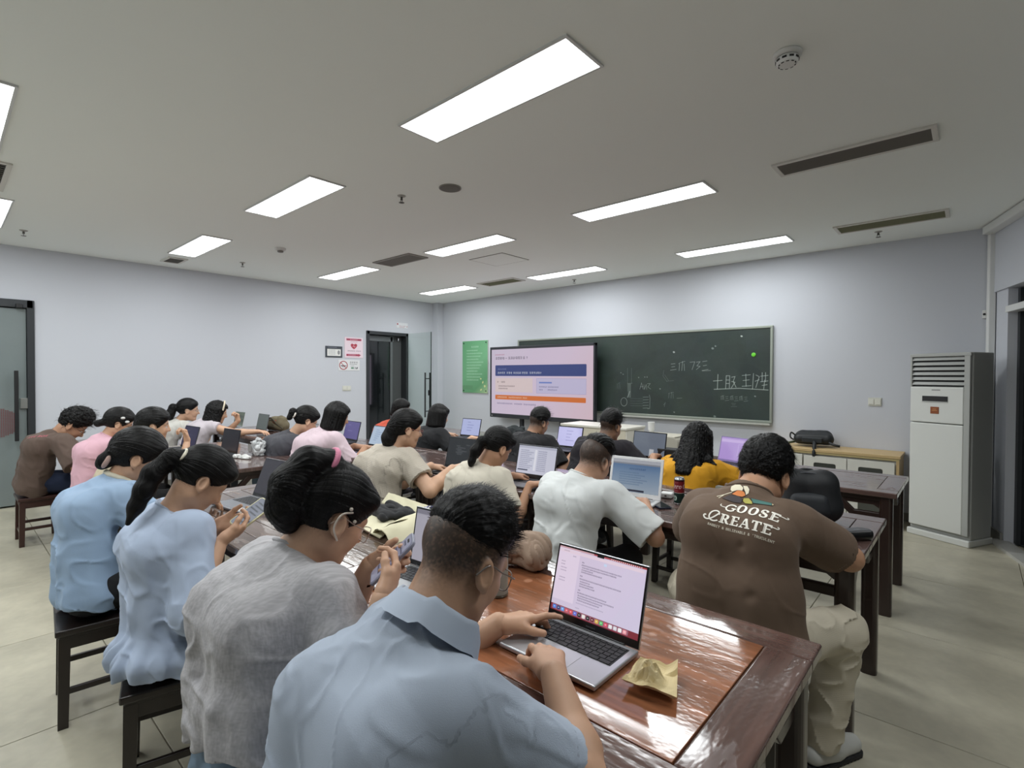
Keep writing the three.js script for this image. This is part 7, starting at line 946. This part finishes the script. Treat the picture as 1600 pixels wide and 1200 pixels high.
{ // flat laptop bag on the cabinet
  const t = thing('laptop_bag', 'black laptop bag lying on the low white cabinet', 'bag', [-1.33, 0.755, 0.24], 0.12), m = P(0x1b1e20, 0.5, { bumpMap: tex(knit, 10, 10), bumpScale: 0.0004 });
  mesh('body', net(fieldOf([cone(V(-0.13, 0.065, 0.02), 0.06, V(0.14, 0.07, 0.0), 0.064, 0.03), cone(V(-0.13, 0.075, -0.1), 0.06, V(0.13, 0.08, -0.1), 0.06, 0.06), cone(V(-0.1, 0.12, -0.06), 0.03, V(0.12, 0.125, -0.06), 0.03, 0.06)], (d, x, y, z) => Math.max(d + 0.005 * (vnoise(x * 16, y * 16, z * 16) - 0.5), 0.002 - y)), V(-0.24, -0.01, -0.2), V(0.24, 0.19, 0.12), 0.008), m, t);
  mesh('front_pocket', box(0.2, 0.06, 0.03, 0.0, 0.06, 0.085, 0.012), M(0x24282b, 0.55), t); mesh('handle', tube([[-0.17, 0.1, 0.03], [-0.21, 0.13, 0.05], [-0.215, 0.08, 0.07], [-0.18, 0.05, 0.07]], 0.009, 20, 7), m, t); mesh('strap', [tube([[0.16, 0.04, 0.07], [0.22, 0.02, 0.1], [0.26, 0.012, 0.09]], 0.014, 16, 7), tube([[0.02, 0.04, 0.1], [0.03, 0.02, 0.19], [0.03, -0.05, 0.225], [0.03, -0.1, 0.225]], 0.02, 16, 7)], m, t); mesh('webbing', tube([[-0.16, 0.03, -0.02], [-0.24, 0.012, 0.04], [-0.28, 0.012, 0.02]], 0.013, 16, 6), M(0x4d553c, 0.8), t);
}
{ // clutter further back
  const b = thing('canvas_bag', 'khaki canvas bag with a red patch on the table by the left wall', 'bag', [-6.75, TH, 3.84], 0.2); mesh('body', net(fieldOf([cone(V(-0.14, 0.07, 0), 0.07, V(0.13, 0.07, 0), 0.075, 0.05), cone(V(-0.08, 0.13, -0.01), 0.06, V(0.09, 0.14, 0), 0.06, 0.06)], (d, x, y, z) => Math.max(d + 0.014 * ((1 - Math.abs(2 * vnoise(x * 14, y * 18, z * 14) - 1)) ** 2 - 0.4), 0.002 - y)), V(-0.24, -0.01, -0.12), V(0.24, 0.24, 0.12), 0.009), M(0x6f6650, 0.9), b); mesh('patch', new THREE.SphereGeometry(0.04, 14, 10).scale(1.2, 0.7, 0.5).translate(0.03, 0.12, 0.058), M(0x7d4a34, 0.8), b); mesh('strap', tube([[-0.15, 0.08, 0.06], [-0.05, 0.17, 0.07], [0.1, 0.1, 0.08], [0.18, 0.04, 0.05]], 0.009, 24, 6), M(0x4e4838, 0.8), b);
  const p = thing('plastic_bag', 'crumpled clear plastic bag on the left table beside the dark laptop', 'plastic bag', [-4.82, TH, 4.86]); mesh('film', net(fieldOf([cone(V(-0.08, 0.06, 0), 0.06, V(0.06, 0.05, 0.02), 0.055, 0.05), cone(V(-0.02, 0.11, 0), 0.045, V(0.02, 0.1, 0), 0.05, 0.05)], (d, x, y, z) => Math.max(d + 0.03 * ((1 - Math.abs(2 * vnoise(x * 22, y * 26, z * 24) - 1)) ** 2 - 0.35) + 0.008 * vnoise(x * 70, y * 70, z * 70), 0.002 - y)), V(-0.18, -0.01, -0.14), V(0.18, 0.22, 0.14), 0.007), P(0xdfe1e2, 0.25, { transmission: 0.35, thickness: 0, clearcoat: 0.5 }), p); mesh('print', box(0.07, 0.05, 0.002, 0.0, 0.08, 0.075), M(0x9a9a98, 0.6), p);
  const n = thing('white_tissue', 'white crumpled tissue on the left table in front of the plastic bag', 'tissue', [-4.72, TH, 5.05]); mesh('paper', net(fieldOf([cone(V(-0.08, 0.012, 0.02), 0.018, V(0.08, 0.012, -0.04), 0.022, 0.02)], (d, x, y, z) => Math.max(d + 0.016 * ((1 - Math.abs(2 * vnoise(x * 30, y * 30, z * 30) - 1)) ** 2 - 0.4), 0.001 - y)), V(-0.14, -0.005, -0.1), V(0.14, 0.06, 0.08), 0.006), mWhite, n);
  const c = thing('plastic_cup', 'clear glass cup among cables at the edge of the left table', 'cup', [-4.95, TH, 5.27]); mesh('glass', lathe([[0.001, 0], [0.026, 0], [0.032, 0.075], [0.0305, 0.075], [0.025, 0.004], [0.001, 0.004]], 28), P(0xf0f4f4, 0.05, { transmission: 0.95, thickness: 0.002, ior: 1.45 }), c);
  const s = thing('cap', 'dark folded jacket lying beside the laptop of the woman in black', 'jacket', [-3.98, TH, 2.3]); mesh('folds', net(fieldOf([cone(V(-0.16, 0.05, 0), 0.055, V(0.14, 0.05, 0), 0.06, 0.05), cone(V(-0.06, 0.1, 0), 0.05, V(0.1, 0.09, 0), 0.05, 0.05)], (d, x, y, z) => Math.max(d + 0.025 * ((1 - Math.abs(2 * vnoise(x * 14, y * 20, z * 16) - 1)) ** 2 - 0.4), 0.002 - y)), V(-0.26, -0.01, -0.12), V(0.26, 0.2, 0.12), 0.01), M(0x2b3032, 0.9), s); s.name = 'folded_jacket';
  const r = thing('red_bag', 'red and black patterned bag between the two men in black', 'bag', [-2.66, TH, 2.42]); mesh('body', net(fieldOf([cone(V(-0.07, 0.06, 0), 0.06, V(0.07, 0.06, 0), 0.06, 0.04)], (d, x, y, z) => Math.max(d + 0.01 * (vnoise(x * 20, y * 20, z * 20) - 0.5), 0.002 - y)), V(-0.15, -0.01, -0.09), V(0.15, 0.15, 0.09), 0.009), M(0x9a2a26, 0.7), r); mesh('stripe', [0, 1, 2].map((k) => new THREE.TorusGeometry(0.06, 0.008, 6, 24).rotateY(Math.PI / 2).translate(-0.05 + k * 0.05, 0.06, 0)), M(0x1d1718, 0.7), r);
  const bx = thing('black_box', 'small black box beside the yellow T-shirt on the far row', 'box', [-1.93, TH, 2.62], 0.1); mesh('box', box(0.16, 0.1, 0.12, 0, 0.05, 0, 0.006), M(0x1b1c1e, 0.6), bx); mesh('lid', box(0.165, 0.02, 0.125, 0, 0.1, 0, 0.005), M(0x26282a, 0.5), bx);
  const pp = thing('paper_sheet', 'white paper sheet on the table before the pink T-shirt', 'paper', [-4.15, TH + 0.001, 4.22], 0.2); mesh('sheet', box(0.21, 0.002, 0.15, 0, 0.001, 0, 0.0005, 1), mWhite, pp);
  const pw = thing('paper_sheet', 'white paper sheet under the arm of the woman in black', 'paper', [-3.98, TH + 0.001, 2.72], 0.2); mesh('sheet', box(0.3, 0.002, 0.15, 0, 0.001, 0, 0.0005, 1), mWhite, pw);
  const gm = thing('mouse', 'small dark computer mouse under the cream-shirted woman\'s hand', 'mouse', [-2.02, TH, 4.25]); mesh('shell', new THREE.SphereGeometry(0.032, 20, 14).scale(0.9, 0.5, 1.5).translate(0, 0.012, 0), M(0x26272a, 0.4), gm);
  const bk = thing('hanging_bag', 'black bag on the floor under the middle table', 'bag', [-1.78, 0, 3.95]); mesh('body', net(fieldOf([cone(V(-0.1, 0.12, 0), 0.1, V(0.1, 0.12, 0), 0.1, 0.05), cone(V(-0.09, 0.32, 0), 0.08, V(0.09, 0.32, 0), 0.08, 0.06), cone(V(0, 0.12, 0), 0.1, V(0, 0.34, 0), 0.08, 0.05)], (d, x, y, z) => Math.max(d + 0.012 * (vnoise(x * 14, y * 14, z * 14) - 0.5), 0.003 - y)), V(-0.24, -0.01, -0.13), V(0.24, 0.46, 0.13), 0.012), M(0x161618, 0.75), bk); mesh('strap', tube([[-0.08, 0.4, 0], [-0.05, 0.52, 0.02], [0.05, 0.52, 0.02], [0.08, 0.4, 0]], 0.012, 24, 7), mBlack, bk);
}
renderer.render(scene, camera);
